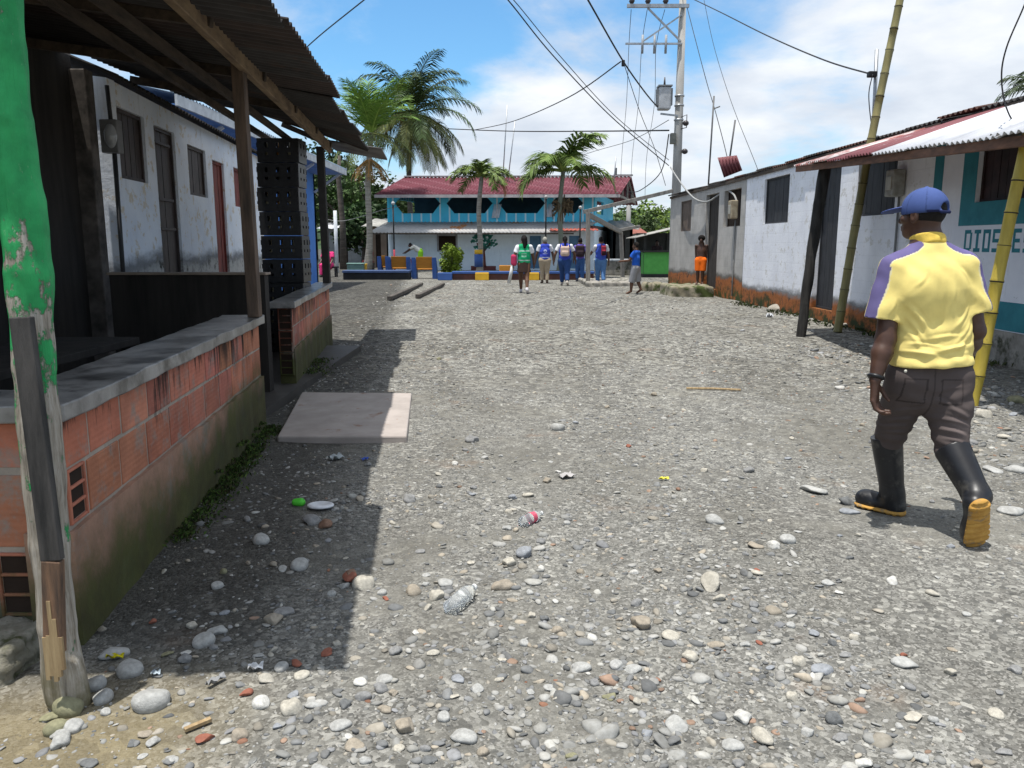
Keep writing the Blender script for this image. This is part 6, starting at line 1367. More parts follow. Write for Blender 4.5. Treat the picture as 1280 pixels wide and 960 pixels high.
# shirt
s = SDF(.0058); FL = ((0, 1, 0), 1.42)
s.cone(hem+V3(0, -.012, -.02), belly, .203, .187, .04, FL).cone(belly, chest, .187, .183, .04, FL).cone(chest, P(1161, 338, 4.0), .178, .135, .05, FL)
s.cone(shL+V3(.02, 0, -.005), shR+V3(-.02, 0, -.005), .064, .064, .05).cone(neckB+V3(0, 0, .01), shL+V3(.03, 0, .01), .062, .058, .05).cone(neckB+V3(0, 0, .01), shR+V3(-.03, 0, .01), .062, .058, .05)
s.ell(P(1162, 365, 3.93), (.15, .085, .15), None, .05)      # rounded upper back
s.cut(hem+V3(0, 0, .0), (0.04, 0, -1))
slL, slR = P(1103, 400, 3.99), P(1219, 391, 3.98)
cone_flat(s, shL, slL, .070, .089, .035); cone_flat(s, shR, slR, .068, .076, .035)
cone_flat(s, neckB+V3(0, 0, -.03), HL(0, -.022, -.098), .078, .069, .012)
A_ = np.array
def creases(v, segs):
    d = np.zeros(len(v))
    for x0, z0, x1, z1, w_, a_ in segs:
        dx, dz = x1-x0, z1-z0; t = np.clip(((v[:, 0]-x0)*dx+(v[:, 2]-z0)*dz)/(dx*dx+dz*dz), 0, 1); bow = .012*np.sin(math.pi*t)
        nx, nz = -dz, dx; l = math.hypot(dx, dz); q = ((v[:, 0]-x0-t*dx)*nx+(v[:, 2]-z0-t*dz)*nz)/l-bow; e = np.hypot(v[:, 0]-x0-t*dx, v[:, 2]-z0-t*dz)
        d += a_*(1.1*np.exp(-(q/w_)**2)-.7*np.exp(-((q-1.8*w_)/(1.3*w_))**2))*np.exp(-np.maximum(e-2.6*w_, 0)**2/(w_*w_))*np.sin(math.pi*np.clip(t, .06, .94))
    return d
SEG_S = [(1.90, 1.17, 2.03, 1.02, .010, .006), (1.91, 1.12, 2.01, .96, .009, .005), (1.90, 1.06, 2.0, .93, .010, .006), (2.24, 1.17, 2.13, 1.04, .010, .006), (2.25, 1.10, 2.14, .97, .009, .005), (2.25, 1.03, 2.12, .93, .011, .006),
         (1.99, 1.33, 1.93, 1.24, .009, .004), (2.15, 1.34, 2.23, 1.25, .009, .004), (2.0, .985, 2.2, 1.01, .009, .005), (1.92, .965, 2.1, .95, .008, .006), (2.05, .93, 2.26, .965, .008, .006), (1.9, .925, 2.08, .91, .008, .006), (2.08, .905, 2.25, .925, .008, .005), (2.06, 1.30, 2.05, 1.10, .012, .004), (2.12, 1.28, 2.10, 1.12, .009, .003), (1.87, 1.2, 1.83, 1.10, .008, .004), (2.27, 1.22, 2.31, 1.12, .008, .004)]
SEG_T = [(1.93, .60, 2.06, .64, .010, .007), (1.94, .55, 2.05, .575, .009, .008), (1.93, .51, 2.04, .525, .009, .008), (1.94, .475, 2.04, .485, .008, .007), (2.12, .66, 2.24, .60, .011, .007), (2.10, .60, 2.25, .565, .010, .009), (2.10, .55, 2.24, .515, .009, .009), (2.11, .505, 2.23, .475, .009, .008), (2.07, .70, 2.18, .64, .010, .006), (2.05, .70, 1.96, .64, .010, .006), (2.08, .73, 2.22, .76, .010, .004)]
def wr_noise(v): return np.sin(v[:, 0]*31+v[:, 2]*17)*np.sin(v[:, 2]*23-v[:, 0]*11+1.3)
def shirt_disp(v):
    z0 = hem.z; low = np.exp(-((v[:, 2]-z0-.07)/.06)**2); d = .78*creases(v, SEG_S)*(v[:, 1] < 4.05)+.004*low*np.sin(88*(v[:, 2]-z0)+9*v[:, 0]+2.4*np.sin(13*v[:, 0]+1))
    d += .0025*np.exp(-((v[:, 2]-z0-.2)/.1)**2)*np.sin(40*(v[:, 2]+.55*(v[:, 0]-2.1))+1.1*np.sin(9*v[:, 0])); d += .0012*wr_noise(v)+.0022*np.sin(52*v[:, 0]+20*v[:, 2]+3*np.sin(14*v[:, 2]))*np.sin(15*v[:, 2]+8*v[:, 0])+.002*np.sin(70*(v[:, 2]-.7*v[:, 0])+2*np.sin(18*v[:, 0]))*np.exp(-((v[:, 2]-1.0)/.13)**2)
    for sh, sl, sg in ((shL, slL, -1), (shR, slR, 1)):
        q = np.exp(-((v[:, 0]-sl.x)/.11)**2)*np.exp(-((v[:, 2]-sl.z-.05)/.09)**2); d += .005*q*np.sin(60*(v[:, 2]*.8+v[:, 0]*.6*sg))
    d += -.010*np.exp(-((v[:, 0]-2.06)/.03)**2)*np.exp(-((v[:, 2]-1.15)/.16)**2)*(v[:, 1] < 4.0)
    return d
YEL_S, PUR, PIPE = A_((.86, .70, .24)), A_((.14, .12, .265)), A_((.78, .70, .42))
def shirt_col(v):
    c = np.tile(YEL_S, (len(v), 1))
    for sh, sl, sg in ((shL, slL, -1), (shR, slR, 1)):
        a, b = A_(sh), A_(sl); d = (b-a); L2 = d@d; t = ((v-a)@d)/L2; ax = a+np.clip(t, 0, 1.2)[:, None]*d
        out = sg*(v[:, 0]-ax[:, 0]) > -.012
        band = v[:, 1]-(ax[:, 1]-.020)
        arm = (t > 0) & out
        top = (t <= 0.05) & (sg*(v[:, 0]-neckB.x) > .055) & (v[:, 2] > sh.z-.02+.10*np.clip(-sg*(v[:, 0]-sh.x), 0, .2))
        reg = arm | top; w_ = np.where(arm, .042, .036)
        pur = reg & (np.abs(band) < w_); pip = reg & (np.abs(band) >= w_) & (np.abs(band) < w_+.004)
        c[pur] = PUR; c[pip] = PIPE
    return c
sdf_obj('shirt', s, CLOTH, man, colfn=shirt_col, disp=shirt_disp, origin=MO)
s = SDF(.005); cq = HL(0, -.022, -.098); s.cone(neckB+V3(0, 0, .035), cq+V3(0, -.003, .0), .079, .073, .01); s.cut(cq+V3(0, 0, -.004), (0, .3, 1)); s.cut(neckB+V3(0, 0, .010), (0, -.35, -1)); 
sdf_obj('collar', s, mat('collar_yellow', (.80, .56, .10), None, 30, .85, .1), man, origin=MO)
# trousers
s = SDF(.006); FT = ((0, 1, 0), 1.3); bt1, bt2 = P(1109, 556, 4.19), P(1190, 572, 3.86)
s.cone(P(1162, 456, 3.98), P(1162, 478, 3.98), .156, .166, .03, FT)
cone_flat(s, P(1138, 472, 3.985), bt1, .119, .070, .03); cone_flat(s, P(1184, 472, 3.97), P(1186, 520, 3.935), .124, .104, .03); cone_flat(s, P(1186, 515, 3.935), bt2, .102, .072, .03)
def tro_disp(v):
    d = .0015*wr_noise(v)+creases(v, SEG_T)
    for k in (bt1, bt2): q = np.exp(-((v[:, 0]-k.x)/.12)**2)*np.exp(-((v[:, 2]-k.z-.07)/.055)**2); d += .004*q*np.sin(100*(v[:, 2]+.35*v[:, 0])+2*np.sin(14*v[:, 0]))
    q = np.exp(-((v[:, 2]-.70)/.05)**2); d += .005*q*np.sin(60*(v[:, 2]-.5*np.abs(v[:, 0]-2.06)))
    return d
def tro_col(v):
    c = np.tile(A_((.092, .074, .070)), (len(v), 1)); x, z = v[:, 0], v[:, 2]; f = v[:, 1] < 3.99
    for x0 in (1.935, 2.10):
        ins = f & (x > x0) & (x < x0+.105) & (z > .67) & (z < .80); core = (x > x0+.007) & (x < x0+.098) & (z > .678) & (z < .792); c[ins & ~core] *= .55
    c[f & (np.abs(x-2.07) < .005)] *= .6; kn = np.exp(-((x-2.2)/.06)**2-((z-.56)/.07)**2); c *= (1+.5*kn)[:, None]; return c  # sunlit patch on the right leg is put into the cloth colour
sdf_obj('trousers', s, CLOTH, man, colfn=tro_col, disp=tro_disp, origin=MO)
mb = MB(); q = P(1132, 464, 3.845); mb.sphere(q, (.008, .005, .008), 8, 6); mb.build('button', mat('button', (.6, .58, .5), None, 5, .4, 0), man, smooth=True)
RUB = mat('rubber_black', (.013, .014, .017), (.009, .009, .011), 8, .40, .08, 40, sp=.42, extra=((.055, .052, .047), 11, .53, .68)); SOL = mat('sole_ochre', (.52, .29, .065), (.42, .22, .045), 20, .75, .3, 90, extra=((.22, .17, .11), 16, .52, .66))
def boot(top, an, heel, toe, up, rt, ra, nm_sole):
    s = SDF(.0055); up = up.normalized(); fd = (toe-heel).normalized(); sd = fd.cross(up).normalized()
    cone_flat(s, an, top, ra, rt, .02); s.cone(heel+up*.05+fd*.045, an, .046, ra*.95, .03); s.cone(heel+up*.05+fd*.05, toe+up*.046-fd*.055, .044, .047, .03); s.ell(toe+up*.05-fd*.08, (.050, .075, .046), Matrix((sd, fd, up)).transposed(), .03)
    s.cut(heel+up*.016, -up)
    o = sdf_obj('boot', s, RUB, man, origin=MO)
    s = SDF(.0048); s.cone(heel+up*.014+fd*.05, toe+up*.014-fd*.065, .052, .066, .02, (up, 3.6)); s.cone(heel+up*.016+fd*.045, heel+up*.016+fd*.075, .052, .050, .008, (up, 1.9))
    def tread(v):
        q = v-A_(heel); a = q@A_(fd); h = q@A_(up); return np.where(h < .012, -.006*(np.abs(((a*30) % 1)-.5) < .24)*((a < .085) | (a > .12)), 0)
    so_ = sdf_obj('sole', s, SOL, None, disp=tread, origin=MO); so_.location = (0, 0, 0); so_.parent = o
    return o
boot(P(1108, 545, 4.19), anL, V3(2.115, 4.13, 0), V3(1.945, 4.345, 0), uz, .081, .060, 0)
hR, tR = P(1228, 628, 3.575), P(1220, 702, 3.66); tR.z = max(tR.z, .0)
boot(P(1190, 561, 3.87), P(1221, 620, 3.69), hR, tR, V3(-.12, .94, .32), .085, .062, 0)
mb = MB(); wa = (wrL-elL).normalized(); c = wrL-wa*.012; e1 = wa.cross(V3(0, 1, 0)).normalized(); e2 = wa.cross(e1); mb.tube([c+(e1*math.cos(a)+e2*math.sin(a))*.031 for a in [i*math.pi/8 for i in range(17)]], .011, 8, cap=False); mb.build('wristwatch', RUB, man, smooth=True)

# ---- the people further down the street
def figure(label, x, y, yaw, ht, top, sleeve, bottom, blen=1.0, shoe=(.1, .1, .1), hair=('short', (.015, .013, .012)), stride=.12, arms=((.12, .1, .15), (-.12, .1, .15)), bend=0.0, skin=None, width=1.0, topcol=None, sit=False, skirt=False, topless=False, group=None, base=0.0):
    t = thing('person', label, 'person', (x, y, base), group, yaw); h_ = ht; g = max(.010, .0085*ht)
    hipz = .52; sh = .155; rotp = lambda p: V3(p[0], (p[1])*math.cos(bend)+(p[2]-hipz)*math.sin(bend), hipz+(p[2]-hipz)*math.cos(bend)-(p[1])*math.sin(bend)) if bend else V3(*p)
    U = lambda *p: rotp(p)*h_; Lw = lambda *p: V3(*p)*h_
    hd = U(0, .012, .932); nk = U(0, 0, .845); s = SDF(g*.8)
    s.ell(hd, (.046*h_, .056*h_, .066*h_), k=.01).ell(hd+V3(0, .02, -.035)*h_, (.034*h_, .036*h_, .038*h_), k=.02).cone(hd+V3(0, -.01, -.03)*h_, nk, .03*h_, .034*h_).cone(hd+V3(0, .055, -.005)*h_, hd+V3(0, .063, -.018)*h_, .006*h_, .009*h_, .006)
    for q in (-1, 1): s.ell(hd+V3(.047*q, 0, -.008)*h_, (.008*h_, .014*h_, .02*h_), k=.006)
    s.cone(nk, U(0, 0, .70), .06*h_, .085*h_, .03, ((0, 1, 0), 1.5)).cone(U(0, 0, .70), U(0, 0, .53), .085*h_, .09*h_, .03, ((0, 1, 0), 1.4))
    ex = MB(); hands = []
    for q, (sw, spr, bnd) in zip((-1, 1), arms):
        a = U(.105*q*width, 0, .80); el = a+V3(q*spr*.17, .17*math.sin(sw), -.17*math.cos(sw))*h_; wr = el+V3(q*spr*.05, .15*math.sin(sw+bnd), -.15*math.cos(sw+bnd))*h_
        s.cone(a, el, .034*h_, .026*h_).cone(el, wr, .026*h_, .018*h_, .01); d = (wr-el).normalized(); s.cone(wr, wr+d*.04*h_, .019*h_, .021*h_, .01, ((1, 0, 0), 1.6))
        for i, l in enumerate((.032, .040, .043, .038)):
            b = wr+d*.055*h_+V3(0, (-.017+.0115*i)*h_, 0); ex.tube([b, b+(d+V3(-.25*q, 0, 0))*l*.5*h_, b+(d*.6+V3(-.5*q, 0, 0))*l*h_], [.0065*h_, .006*h_, .005*h_], 5)
        b = wr+d*.02*h_+V3(0, .016*h_, 0); ex.tube([b, b+(d+V3(-.2*q, .6, 0))*.022*h_, b+(d+V3(-.3*q, .4, 0))*.04*h_], [.008*h_, .007*h_, .005*h_], 5); hands.append((a, el, wr))
    legs = []
    for q, st in zip((-1, 1), (stride, -stride)):
        a = Lw(.05*q*width, 0, .50)
        if sit: kn = Lw(.07*q, .24, .50); an = Lw(.07*q, .26, .25); foot = V3(0, .1, 0)
        else:
            kn = Lw(.052*q, st*.55+(.02 if st < 0 else .015), .285); lift = .035 if st < -.05 else 0; an = Lw(.05*q, st-(.03 if st < -.05 else 0), .055+lift); foot = V3(.015*q, .085, -.045+(-.02 if lift else 0))
        s.cone(a, kn, .062*h_*width, .038*h_, .02).cone(kn, kn.lerp(an, .35), .037*h_, .036*h_, .01).cone(kn.lerp(an, .35), an, .036*h_, .022*h_, .01).cone(an, an+foot*h_, .024*h_, .020*h_, .01)
        legs.append((a, kn, an, an+foot*h_))
    sdf_obj('body', s, skin or SKINF, t, extra=ex)
    def top_part(col, grow=0.0, sl=True, z0=.50, name='shirt', colfn=None, k=.02):
        s = SDF(g); w_ = (.098+grow)*width
        s.cone(U(0, 0, z0+.05), U(0, 0, .69), w_*h_, (w_-.002)*h_, .03, ((0, 1, 0), 1.35)).cone(U(0, 0, .69), U(0, 0, .80), (w_)*h_, (.075+grow)*h_, .03, ((0, 1, 0), 1.4)).cone(U(-.09*width, 0, .80), U(.09*width, 0, .80), (.038+grow*.6)*h_, (.038+grow*.6)*h_, .03)
        ax = (U(0, 0, z0)-U(0, 0, z0+.1)).normalized(); s.cut(U(0, 0, z0), ax)
        if sl:
            for a, el, wr in hands: f = .62 if sl is True else sl; cone_flat(s, a, a.lerp(el, min(f, 1)), .045*h_, .045*h_, .02); 
        o = sdf_obj(name, s, CLOTH, t, colfn=colfn or (lambda v: np.tile(A_(col), (len(v), 1))), disp=lambda v: .005*np.sin(v[:, 2]*38+v[:, 0]*11)*np.sin(v[:, 0]*19+2)); return o
    if not topless: top_part(sleeve if sleeve is not None else top, colfn=None)
    if sleeve is not None: top_part(top, .008, False, .515, 'vest', topcol and (lambda v: topcol(v, h_)))
    s = SDF(g)
    if skirt:
        cone_flat(s, Lw(0, 0, .58), Lw(0, 0, .50-.22*blen), .09*h_, .125*h_, .02, ((0, 1, 0), 1.2))
    else:
        s.cone(Lw(0, 0, .545), Lw(0, 0, .49), .088*h_*width, .096*h_*width, .02, ((0, 1, 0), 1.25))
        for a, kn, an, ft in legs:
            if blen >= .9: s.cone(a, kn, .075*h_*width, .052*h_, .02); cone_flat(s, kn, kn.lerp(an, .93), .052*h_, .042*h_, .01)
            else: cone_flat(s, a, a.lerp(kn, blen*2) if blen <= .5 else kn.lerp(an, (blen-.5)*2), .078*h_*width, .064*h_, .02)
    sdf_obj('skirt' if skirt else 'trousers' if blen >= .9 else 'shorts', s, CLOTH, t, colfn=lambda v: np.tile(A_(bottom), (len(v), 1)))
    if shoe:
        for a, kn, an, ft in legs: s = SDF(g*.8); s.cone(an+V3(0, -.015, -.02)*h_, ft, .026*h_, .024*h_, .01); s.cone(an, an+V3(0, 0, -.02)*h_, .028*h_, .028*h_, .01); sdf_obj('shoe', s, CLOTH, t, colfn=lambda v: np.tile(A_(shoe), (len(v), 1)))
    hk, hc = hair; s = SDF(g*.8)
    if hk == 'afro': s.ell(hd+V3(0, -.012, .028)*h_, (.075*h_, .075*h_, .068*h_)); s.cut(hd+V3(0, .048, 0)*h_, (0, 1, -.25))
    else: s.ell(hd+V3(0, -.008, .012)*h_, (.051*h_, .060*h_, .064*h_)); s.cut(hd+V3(0, .03, .01)*h_, (0, 1, -.55)); s.cut(hd+V3(0, 0, -.035)*h_, (0, 0, -1))
    if hk == 'long': s.cone(hd+V3(0, -.05, .0)*h_, hd+V3(.01, -.075, -.13)*h_, .04*h_, .025*h_, .02); s.cone(hd+V3(.02, -.04, .02)*h_, hd+V3(.04, -.045, -.09)*h_, .035*h_, .022*h_, .02)
    if hk == 'bun': s.ell(hd+V3(0, -.055, .05)*h_, (.03*h_, .03*h_, .03*h_))
    if hk == 'plait': s.cone(hd+V3(0, -.06, .0)*h_, hd+V3(0, -.085, -.12)*h_, .026*h_, .016*h_, .01)
    if hk == 'cap': s.ell(hd+V3(0, .06, .022)*h_, (.04*h_, .045*h_, .008*h_), k=.005)
    sdf_obj('cap' if hk == 'cap' else 'hair', s, CLOTH, t, colfn=lambda v: np.tile(A_(hc), (len(v), 1)))
    return t
def worn(name, label, cat, x, y, yaw, c, hs, col, r=.05, col2=None):
    s = SDF(.014); s.rbox(c, hs, r); s.rbox((c[0], c[1]-hs[1]*.8, c[2]-hs[2]*.35), (hs[0]*.75, hs[1]*.6, hs[2]*.42), r*.7, k=.02)
    for q in (-1, 1): s.cone((c[0]+q*hs[0]*.7, c[1]+hs[1]*.6, c[2]+hs[2]*.8), (c[0]+q*hs[0]*.75, c[1]+hs[1]+.05, c[2]+hs[2]*1.25), .02, .02)
    o = sdf_obj(name, s, CLOTH, colfn=lambda v: np.where((v[:, 2] < c[2]-hs[2]*.1)[:, None] & (v[:, 1] < c[1]-hs[1]*.7)[:, None], A_(col2 or col), A_(col)))
    o.location = (x, y, 0); o.rotation_euler = (0, 0, yaw); tag(o, label, cat); return o
def vest_marks(base, stripe, mark):
    def f(v, h):
        c = np.tile(A_(base), (len(v), 1)); z = v[:, 2]/h; x = v[:, 0]/h
        c[np.abs(z-.575) < .010] = stripe; c[np.abs(z-.735) < .008] = stripe
        m = (v[:, 1] < 0) & (np.abs(x) < .045) & (((z > .63) & (z < .645)) | ((z > .66) & (z < .668)) | ((z > .68) & (z < .692))); c[m] = mark; return c
    return f
def emblem(base, mark):
    def f(v, h):
        c = np.tile(A_(base), (len(v), 1)); z = v[:, 2]/h; x = v[:, 0]/h; r = np.hypot(x, z-.70); b = v[:, 1] < 0
        c[b & (r < .034) & (r > .018)] = mark; c[b & (np.abs(x) < .05) & (np.abs(z-.645) < .006)] = mark; c[np.abs(z-.565) < .007] = mark; return c
    return f
GV, BV, WS = (.015, .36, .145), (.045, .075, .46), (.72, .72, .74)
def at_px(px, Y): return kx(px, Y)
Yg = 24.0; xg = at_px(655, Yg)
figure('woman in green reflective vest with long dark hair walking away', xg, Yg, .0, 1.70, GV, WS, (.05, .03, .025), .62, (.62, .60, .62), ('long', (.012, .010, .010)), .16, ((-.25, .35, .25), (.2, .3, .2)), topcol=vest_marks(GV, (.42, .50, .48), (.45, .68, .55)), skirt=True, width=1.05)
s = SDF(.014); s.rbox((-.30, .0, .98), (.09, .13, .17), .07); s.cone((-.26, .03, 1.12), (-.16, .02, 1.42), .014, .014); o = sdf_obj('shoulder_bag', s, CLOTH, colfn=lambda v: np.tile(A_((.52, .045, .12)), (len(v), 1))); o.location = (xg, Yg, 0); tag(o, 'pink shoulder bag at the left side of the green-vested woman', 'bag')
mb = MB(); mb.tube([(xg-.33, Yg-.05, .86), (xg-.45, Yg-.02, .30)], [.05, .055], 10); o = mb.build('paper_roll', mat('paper_white', (.72, .72, .70), None, 5, .7, 0), smooth=True, origin=(xg-.4, Yg, .3)); tag(o, 'white paper roll held low by the green-vested woman', 'roll')
Ym = 30.0; figure('man in blue vest, grey cap and khaki trousers near the plaza', at_px(681, Ym), Ym, .05, 1.70, BV, WS, (.42, .34, .24), 1, (.08, .06, .05), ('cap', (.34, .33, .28)), .03, ((.1, .35, .2), (.15, .35, .2)), topcol=emblem(BV, (.55, .6, .75)), width=1.12)
Yw = 28.6; xw = at_px(706, Yw); figure('woman in blue vest and jeans wearing a beige backpack', xw, Yw, -.05, 1.72, BV, WS, (.03, .07, .20), 1, (.5, .45, .4), ('plait', (.012, .01, .01)), .17, ((-.15, .45, .3), (.15, .45, .3)), width=1.18)
worn('backpack', 'beige backpack on the back of the jeans-wearing woman', 'backpack', xw, Yw, -.05, (0, -.24, 1.20), (.16, .08, .17), (.55, .41, .33), .06, (.60, .46, .38))
Yp = 31.5; xp = at_px(725, Yp); figure('slim person in purple vest and jeans beside the timber post', xp, Yp, 0, 1.68, (.13, .09, .42), (.16, .12, .40), (.04, .10, .26), 1, (.1, .1, .12), ('short', (.012, .01, .01)), .05, ((.1, .2, .3), (.1, .2, .3)), width=.95)
worn('backpack', 'dark brown backpack on the person beside the timber post', 'backpack', xp-.02, Yp, 0, (0, -.22, 1.18), (.17, .09, .22), (.035, .022, .028), .07)
Yb = 28.9; xb_ = at_px(751, Yb); figure('woman in blue vest and light jeans right of the timber post', xb_, Yb, .08, 1.70, (.05, .10, .48), WS, (.09, .20, .42), 1, (.5, .38, .34), ('bun', (.012, .01, .01)), .06, ((.5, .5, .7), (-.1, .25, .1)), width=1.08)
worn('backpack', 'small red and black backpack on the woman right of the post', 'backpack', xb_+.03, Yb, .08, (.03, -.20, 1.22), (.085, .06, .17), (.30, .03, .05), .04, (.03, .012, .02))
Yk = 23.6; figure('boy in bright blue T-shirt and grey shorts crossing the street', at_px(795, Yk), Yk, -2.05 + 3.14, 1.50, (.025, .12, .55), None, (.30, .30, .31), .62, None, ('short', (.02, .016, .014)), .07, ((.55, .1, .9), (.1, .1, .3)))
Yc_ = 22.4; xc_ = at_px(876, 23.35); figure('shirtless child with afro hair and orange shorts on the doorstep', xc_, 23.35, 2.75, 1.38, (0, 0, 0), None, (.85, .16, .015), .5, None, ('afro', (.012, .010, .009)), .0, ((-.2, .0, .1), (-.2, .0, .1)), skin=SKIN, topless=True, base=.29)
figure('person in lime green shorts bending over a bucket by the pale wall', at_px(526, 42.9), 42.9, 1.45, 1.6, (.55, .55, .50), None, (.25, .55, .03), .5, None, ('short', (.012, .01, .01)), .02, ((1.0, .05, .0), (1.0, .05, .0)), bend=1.0, skin=SKIN, base=.22)
s = SDF(.014); xq = at_px(519, 42.9)-.12; s.cone((xq, 42.9, .42), (xq, 42.9, .68), .13, .17, .01); s.cut((xq, 42.9, .68), (0, 0, 1)); s.cut((xq, 42.9, .37), (0, 0, -1)); o = sdf_obj('bucket', s, mat('bucket_red', (.30, .06, .04), None, 5, .5, 0), origin=(xq, 42.9, .37)); tag(o, 'red bucket held by the bending person', 'bucket')
figure('person in bright pink top sitting behind the dark canopy post', at_px(410, 36), 36, 2.9, 1.75, (.80, .055, .22), None, (.70, .05, .20), 1, (.1, .1, .1), ('short', (.012, .01, .01)), .0, ((.3, .1, .6), (.3, .1, .6)), sit=True, width=1.25, skin=SKIN, base=-.36)
mb = MB(); xq = at_px(410, 36); mb.box((xq, 36.1, .43), (.8, .5, .07)); t = thing('wooden_stool', 'dark stool under the person in the pink top', 'stool', (xq, 36.1, 0)); mb.build('seat', BLK, t)
for a in (-.32, .32):
    for b in (-.18, .18): mb = MB(); mb.box((xq+a, 36.1+b, .2), (.06, .06, .4)); mb.build('leg', BLK, t)
figure('vendor in dark clothes standing inside the green stall', at_px(820, 36.9), 36.75, 3.0, 1.62, (.06, .04, .04), None, (.03, .03, .035), 1, (.05, .05, .05), ('short', (.012, .01, .01)), .0, ((.2, .1, .8), (.2, .1, .8)), skin=SKIN)
figure('person in dark red clothes sitting beyond the planter basin', at_px(463, 44), 44, 2.4, 1.6, (.30, .03, .04), None, (.22, .03, .04), 1, (.1, .1, .1), ('short', (.012, .01, .01)), .0, ((.3, .1, .6), (.3, .1, .6)), sit=True, skin=SKIN, base=-.30)
mb = MB(); xq = at_px(463, 44); mb.tube([(xq, 44, 0), (xq, 44, .44)], [.2, .24], 10); o = mb.build('tree_stump', TRKD, origin=(xq, 44, 0)); tag(o, 'short stump seat under the person in dark red', 'stump')
mb = MB(); xq = at_px(445, 37); mb.box((xq, 37, .28), (.75, .5, .5)); mb.box((xq, 37, .56), (.8, .55, .07)); o = mb.build('cool_box', mat('cool_box', (.16, .28, .25), None, 4, .6, .1), bevel=.03, origin=(xq, 37, 0)); tag(o, 'grey-green box with a flat lid left of the bright palm trunk', 'box')
mb = MB(); xq = at_px(453, 37); mb.box((xq, 37.2, .27), (.28, .4, .5)); mb.box((xq, 37.2, .53), (.31, .43, .05)); o = mb.build('yellow_crate', YEL, bevel=.02, origin=(xq, 37.2, 0)); tag(o, 'narrow yellow crate between the grey-green box and palm trunk', 'crate')
# ---------------------------------------------------------------- litter and timber on the gravel
def gp(px, py, dz=0.0): g = G(px, py); return V3(g.x, g.y, float(gz(g.x, g.y))+dz)
for a, b, lab in (((487, 376), (527, 357), 'longer weathered timber baulk lying on the street, nearer the left wall'), ((522, 372), (554, 358), 'shorter grey timber baulk lying on the street')):
    A, B = gp(*a, .07), gp(*b, .07); mb = MB(); m_ = A.lerp(B, .5)+V3(.04, 0, .01); mb.beam(A, m_, .13, .10); mb.beam(m_, B, .125, .095); o = mb.build('timber_baulk', mat('baulk_grey', (.12, .105, .09), (.05, .045, .04), 1, .9, .5, 9, stretch=(14, 3, 14)), bevel=.012, origin=A); tag(o, lab, 'timber')
# polystyrene dish
c = gp(401, 638, .02); s = SDF(.004); s.ell(c, (.075, .055, .016)); s.ell(c+V3(0, 0, .02), (.066, .047, .020), None, .004, 's')
o = sdf_obj('foam_dish', s, mat('foam_white', (.74, .76, .78), None, 9, .7, .1), origin=c); tag(o, 'white oval foam dish lying in the canopy shade', 'dish')
c = gp(374, 635, .02); s = SDF(.003); s.cone(c+V3(-.02, 0, 0), c+V3(.012, .0, .0), .020, .024, .005); s.ell(c+V3(.02, 0, .003), (.012, .016, .016), k=.003, op='s'); o = sdf_obj('broken_cup', s, mat('neon_green', (.10, .62, .05), None, 9, .5, 0), origin=c); tag(o, 'neon green plastic scrap beside the white foam dish', 'scrap')
def glassy(name, col, a=.35):
    if name in MATS: return MATS[name]
    m, nt, b = _nt(name); b.inputs['Base Color'].default_value = c4(col); b.inputs['Roughness'].default_value = .12; b.inputs['Transmission Weight'].default_value = .85; b.inputs['IOR'].default_value = 1.15; MATS[name] = m; return m
def bottle(label, px, py, ang, ln, r, lc, cc):
    c = gp(px, py, r*.9); d = V3(math.cos(ang), math.sin(ang), 0); t = thing('plastic_bottle', label, 'bottle', (c.x, c.y, c.z-r)); mb = MB()
    prof = [(-.5, .3), (-.49, .8), (-.44, 1), (-.28, .93), (-.24, 1), (.02, .96), (.06, .90), (.2, 1), (.30, .85), (.38, .45), (.46, .33), (.5, .33)]; mb.tube([c+d*ln*q+V3(0, 0, .004*math.sin(q*30)) for q, _ in prof], [r*w_ for _, w_ in prof], 14, jit=.08); mb.build('bottle_body', glassy('clear_plastic', (.9, .93, .94)), t, smooth=True)
    if lc: mb = MB(); mb.tube([c+d*ln*-.08, c+d*ln*.12], r*1.02, 14, cap=False); mb.build('bottle_label', mat('label_'+label[:6], lc, None, 30, .5, 0), t, smooth=True)
    mb = MB(); mb.tube([c+d*ln*.49, c+d*ln*.56], r*.40, 10); mb.build('screw_cap', mat('cap_'+label[:6], cc, None, 9, .5, 0), t, smooth=True)
bottle('clear crushed plastic bottle among cream stones in mid street', 577, 757, 1.15, .21, .034, None, (.75, .76, .74))
bottle('clear plastic bottle with small pink label on the sunny gravel', 664, 651, .9, .17, .030, (.62, .10, .16), (.62, .55, .75))
def scrap(label, px, py, w_, h_, ang, col, cat='wrapper', name='wrapper', crum=.006):
    c = gp(px, py, .012); n = 7; vs = []; fs = []
    for lay in (0, 1):
        for i in range(n):
            for j in range(n):
                u, v = (i/(n-1)-.5)*w_, (j/(n-1)-.5)*h_; vs.append(c+V3(u*math.cos(ang)-v*math.sin(ang), u*math.sin(ang)+v*math.cos(ang), crum*math.sin(i*1.9+j*.7+px)+crum*.6*math.sin(j*2.3+i)+crum-.002*lay))
    for i in range(n-1):
        for j in range(n-1): a = i*n+j; fs += [(a, a+n, a+n+1, a+1), (n*n+a+1, n*n+a+n+1, n*n+a+n, n*n+a)]
    mb = MB(); mb.add(vs, fs); o = mb.build(name, mat('scrap_'+label.split()[0]+str(px), col, tuple(k*.8 for k in col), 40, .6, 0, sp=.15), smooth=True, origin=c); tag(o, label, cat)
scrap('crumpled clear and pink plastic bag on the bright gravel', 708, 599, .09, .07, .4, (.40, .385, .38), 'bag', 'plastic_bag', .008); scrap('yellow wrapper by the mossy foot of the near wall', 144, 822, .06, .016, .1, (.62, .55, .02)); scrap('small pale blue paper square by the damp earth', 195, 843, .03, .025, .3, (.40, .47, .52), 'paper', 'paper_scrap', .004)
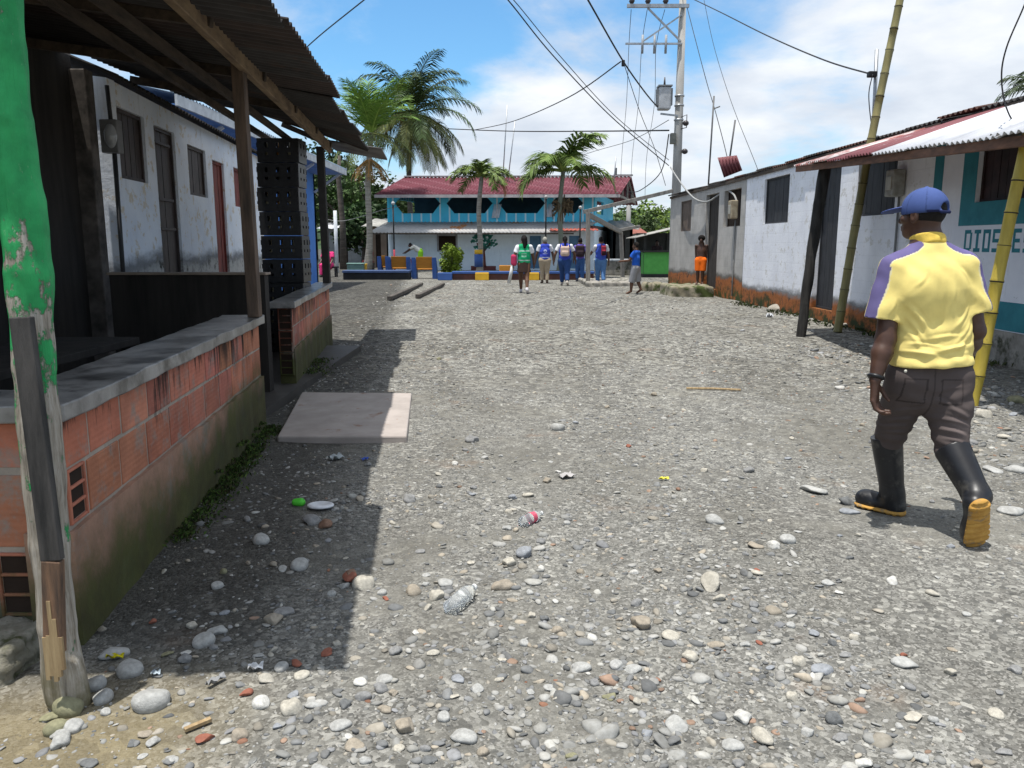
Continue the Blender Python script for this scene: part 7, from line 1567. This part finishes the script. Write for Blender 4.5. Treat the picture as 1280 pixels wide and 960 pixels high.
scrap('tiny blue wrapper just below the concrete slab', 456, 575, .05, .03, 1.0, (.06, .12, .5)); scrap('white lid-like scrap near the shade corner', 320, 838, .05, .032, .2, (.72, .73, .74), 'scrap', 'plastic_scrap', .006); scrap('yellow scrap of plastic on the open gravel', 830, 600, .06, .02, .2, (.75, .70, .08), 'scrap', 'plastic_scrap'); scrap('crumpled white plastic beside the slab edge in shade', 420, 573, .10, .07, .8, (.45, .50, .52), 'bag', 'plastic_bag', .012)
scrap('white plastic scrap near the leaning black post', 962, 398, .12, .08, .5, (.5, .52, .55), 'bag', 'plastic_bag', .03); scrap('bent grey foil strip on the mud by the shade edge', 270, 855, .07, .018, 1.0, (.25, .255, .26), 'foil', 'foil_strip', .008)
def brickbit(label, px, py, w_, col=(.36, .10, .045), sh=4):
    g = gp(px, py); t_ = math.sqrt(g.x**2+g.y**2+H*H); vs, fs = ico(3, px, True); vs = vs*A_((1, .65, .42))*w_*t_/2000; mb = MB(); a = px*.37; vs = vs@A_(Matrix.Rotation(a, 3, 'Z')).T; mb.add([V3(*v)+g+V3(0, 0, w_*t_/2000*.25) for v in vs], [tuple(f) for f in fs])
    o = mb.build('brick_fragment', mat('brick_bit', (.30, .115, .075), (.20, .075, .05), 30, .9, .4, 90, bdist=.003), origin=g); tag(o, label, 'brick fragment', 'broken brick pieces on the gravel')
for px, py, w_, lab in ((257, 927, 24, 'bright orange-red brick lump in the near left foreground'), (308, 870, 18, 'flat red brick shard where the shade ends'), (372, 833, 18, 'dark red brick chip among small shaded stones'), (410, 820, 20, 'red brick chip at the shade corner'), (191, 776, 14, 'small red brick bit near the mossy wall foot'), (437, 722, 30, 'large crumbled dark red brick piece at the shade edge'), (786, 558, 12, 'tiny red brick chip far out on the gravel'), (946, 722, 14, 'orange brick chip in the right middle of the street'), (482, 748, 12, 'small orange brick chip beside the cream stones'), (1130, 822, 10, 'tiny orange brick chip above a pale flat stone'), (948, 808, 10, 'tiny faded red brick chip right of centre')): brickbit(lab, px, py, w_)
A, B = gp(231, 917, .012), gp(264, 905, .014); mb = MB(); mb.beam(A, B, .016, .01); o = mb.build('wood_sliver', mat('split_wood', (.4, .3, .17)), origin=A); tag(o, 'thin pale wood sliver beside the orange brick lump', 'wood sliver')
A, B = gp(858, 487, .02), gp(926, 489, .02); mb = MB(); mb.tube([A, A.lerp(B, .5)+V3(0, .03, 0), B], .012, 6); o = mb.build('stick', mat('split_wood', (.4, .3, .17)), origin=A); tag(o, 'long straight stick lying across the far gravel', 'stick')
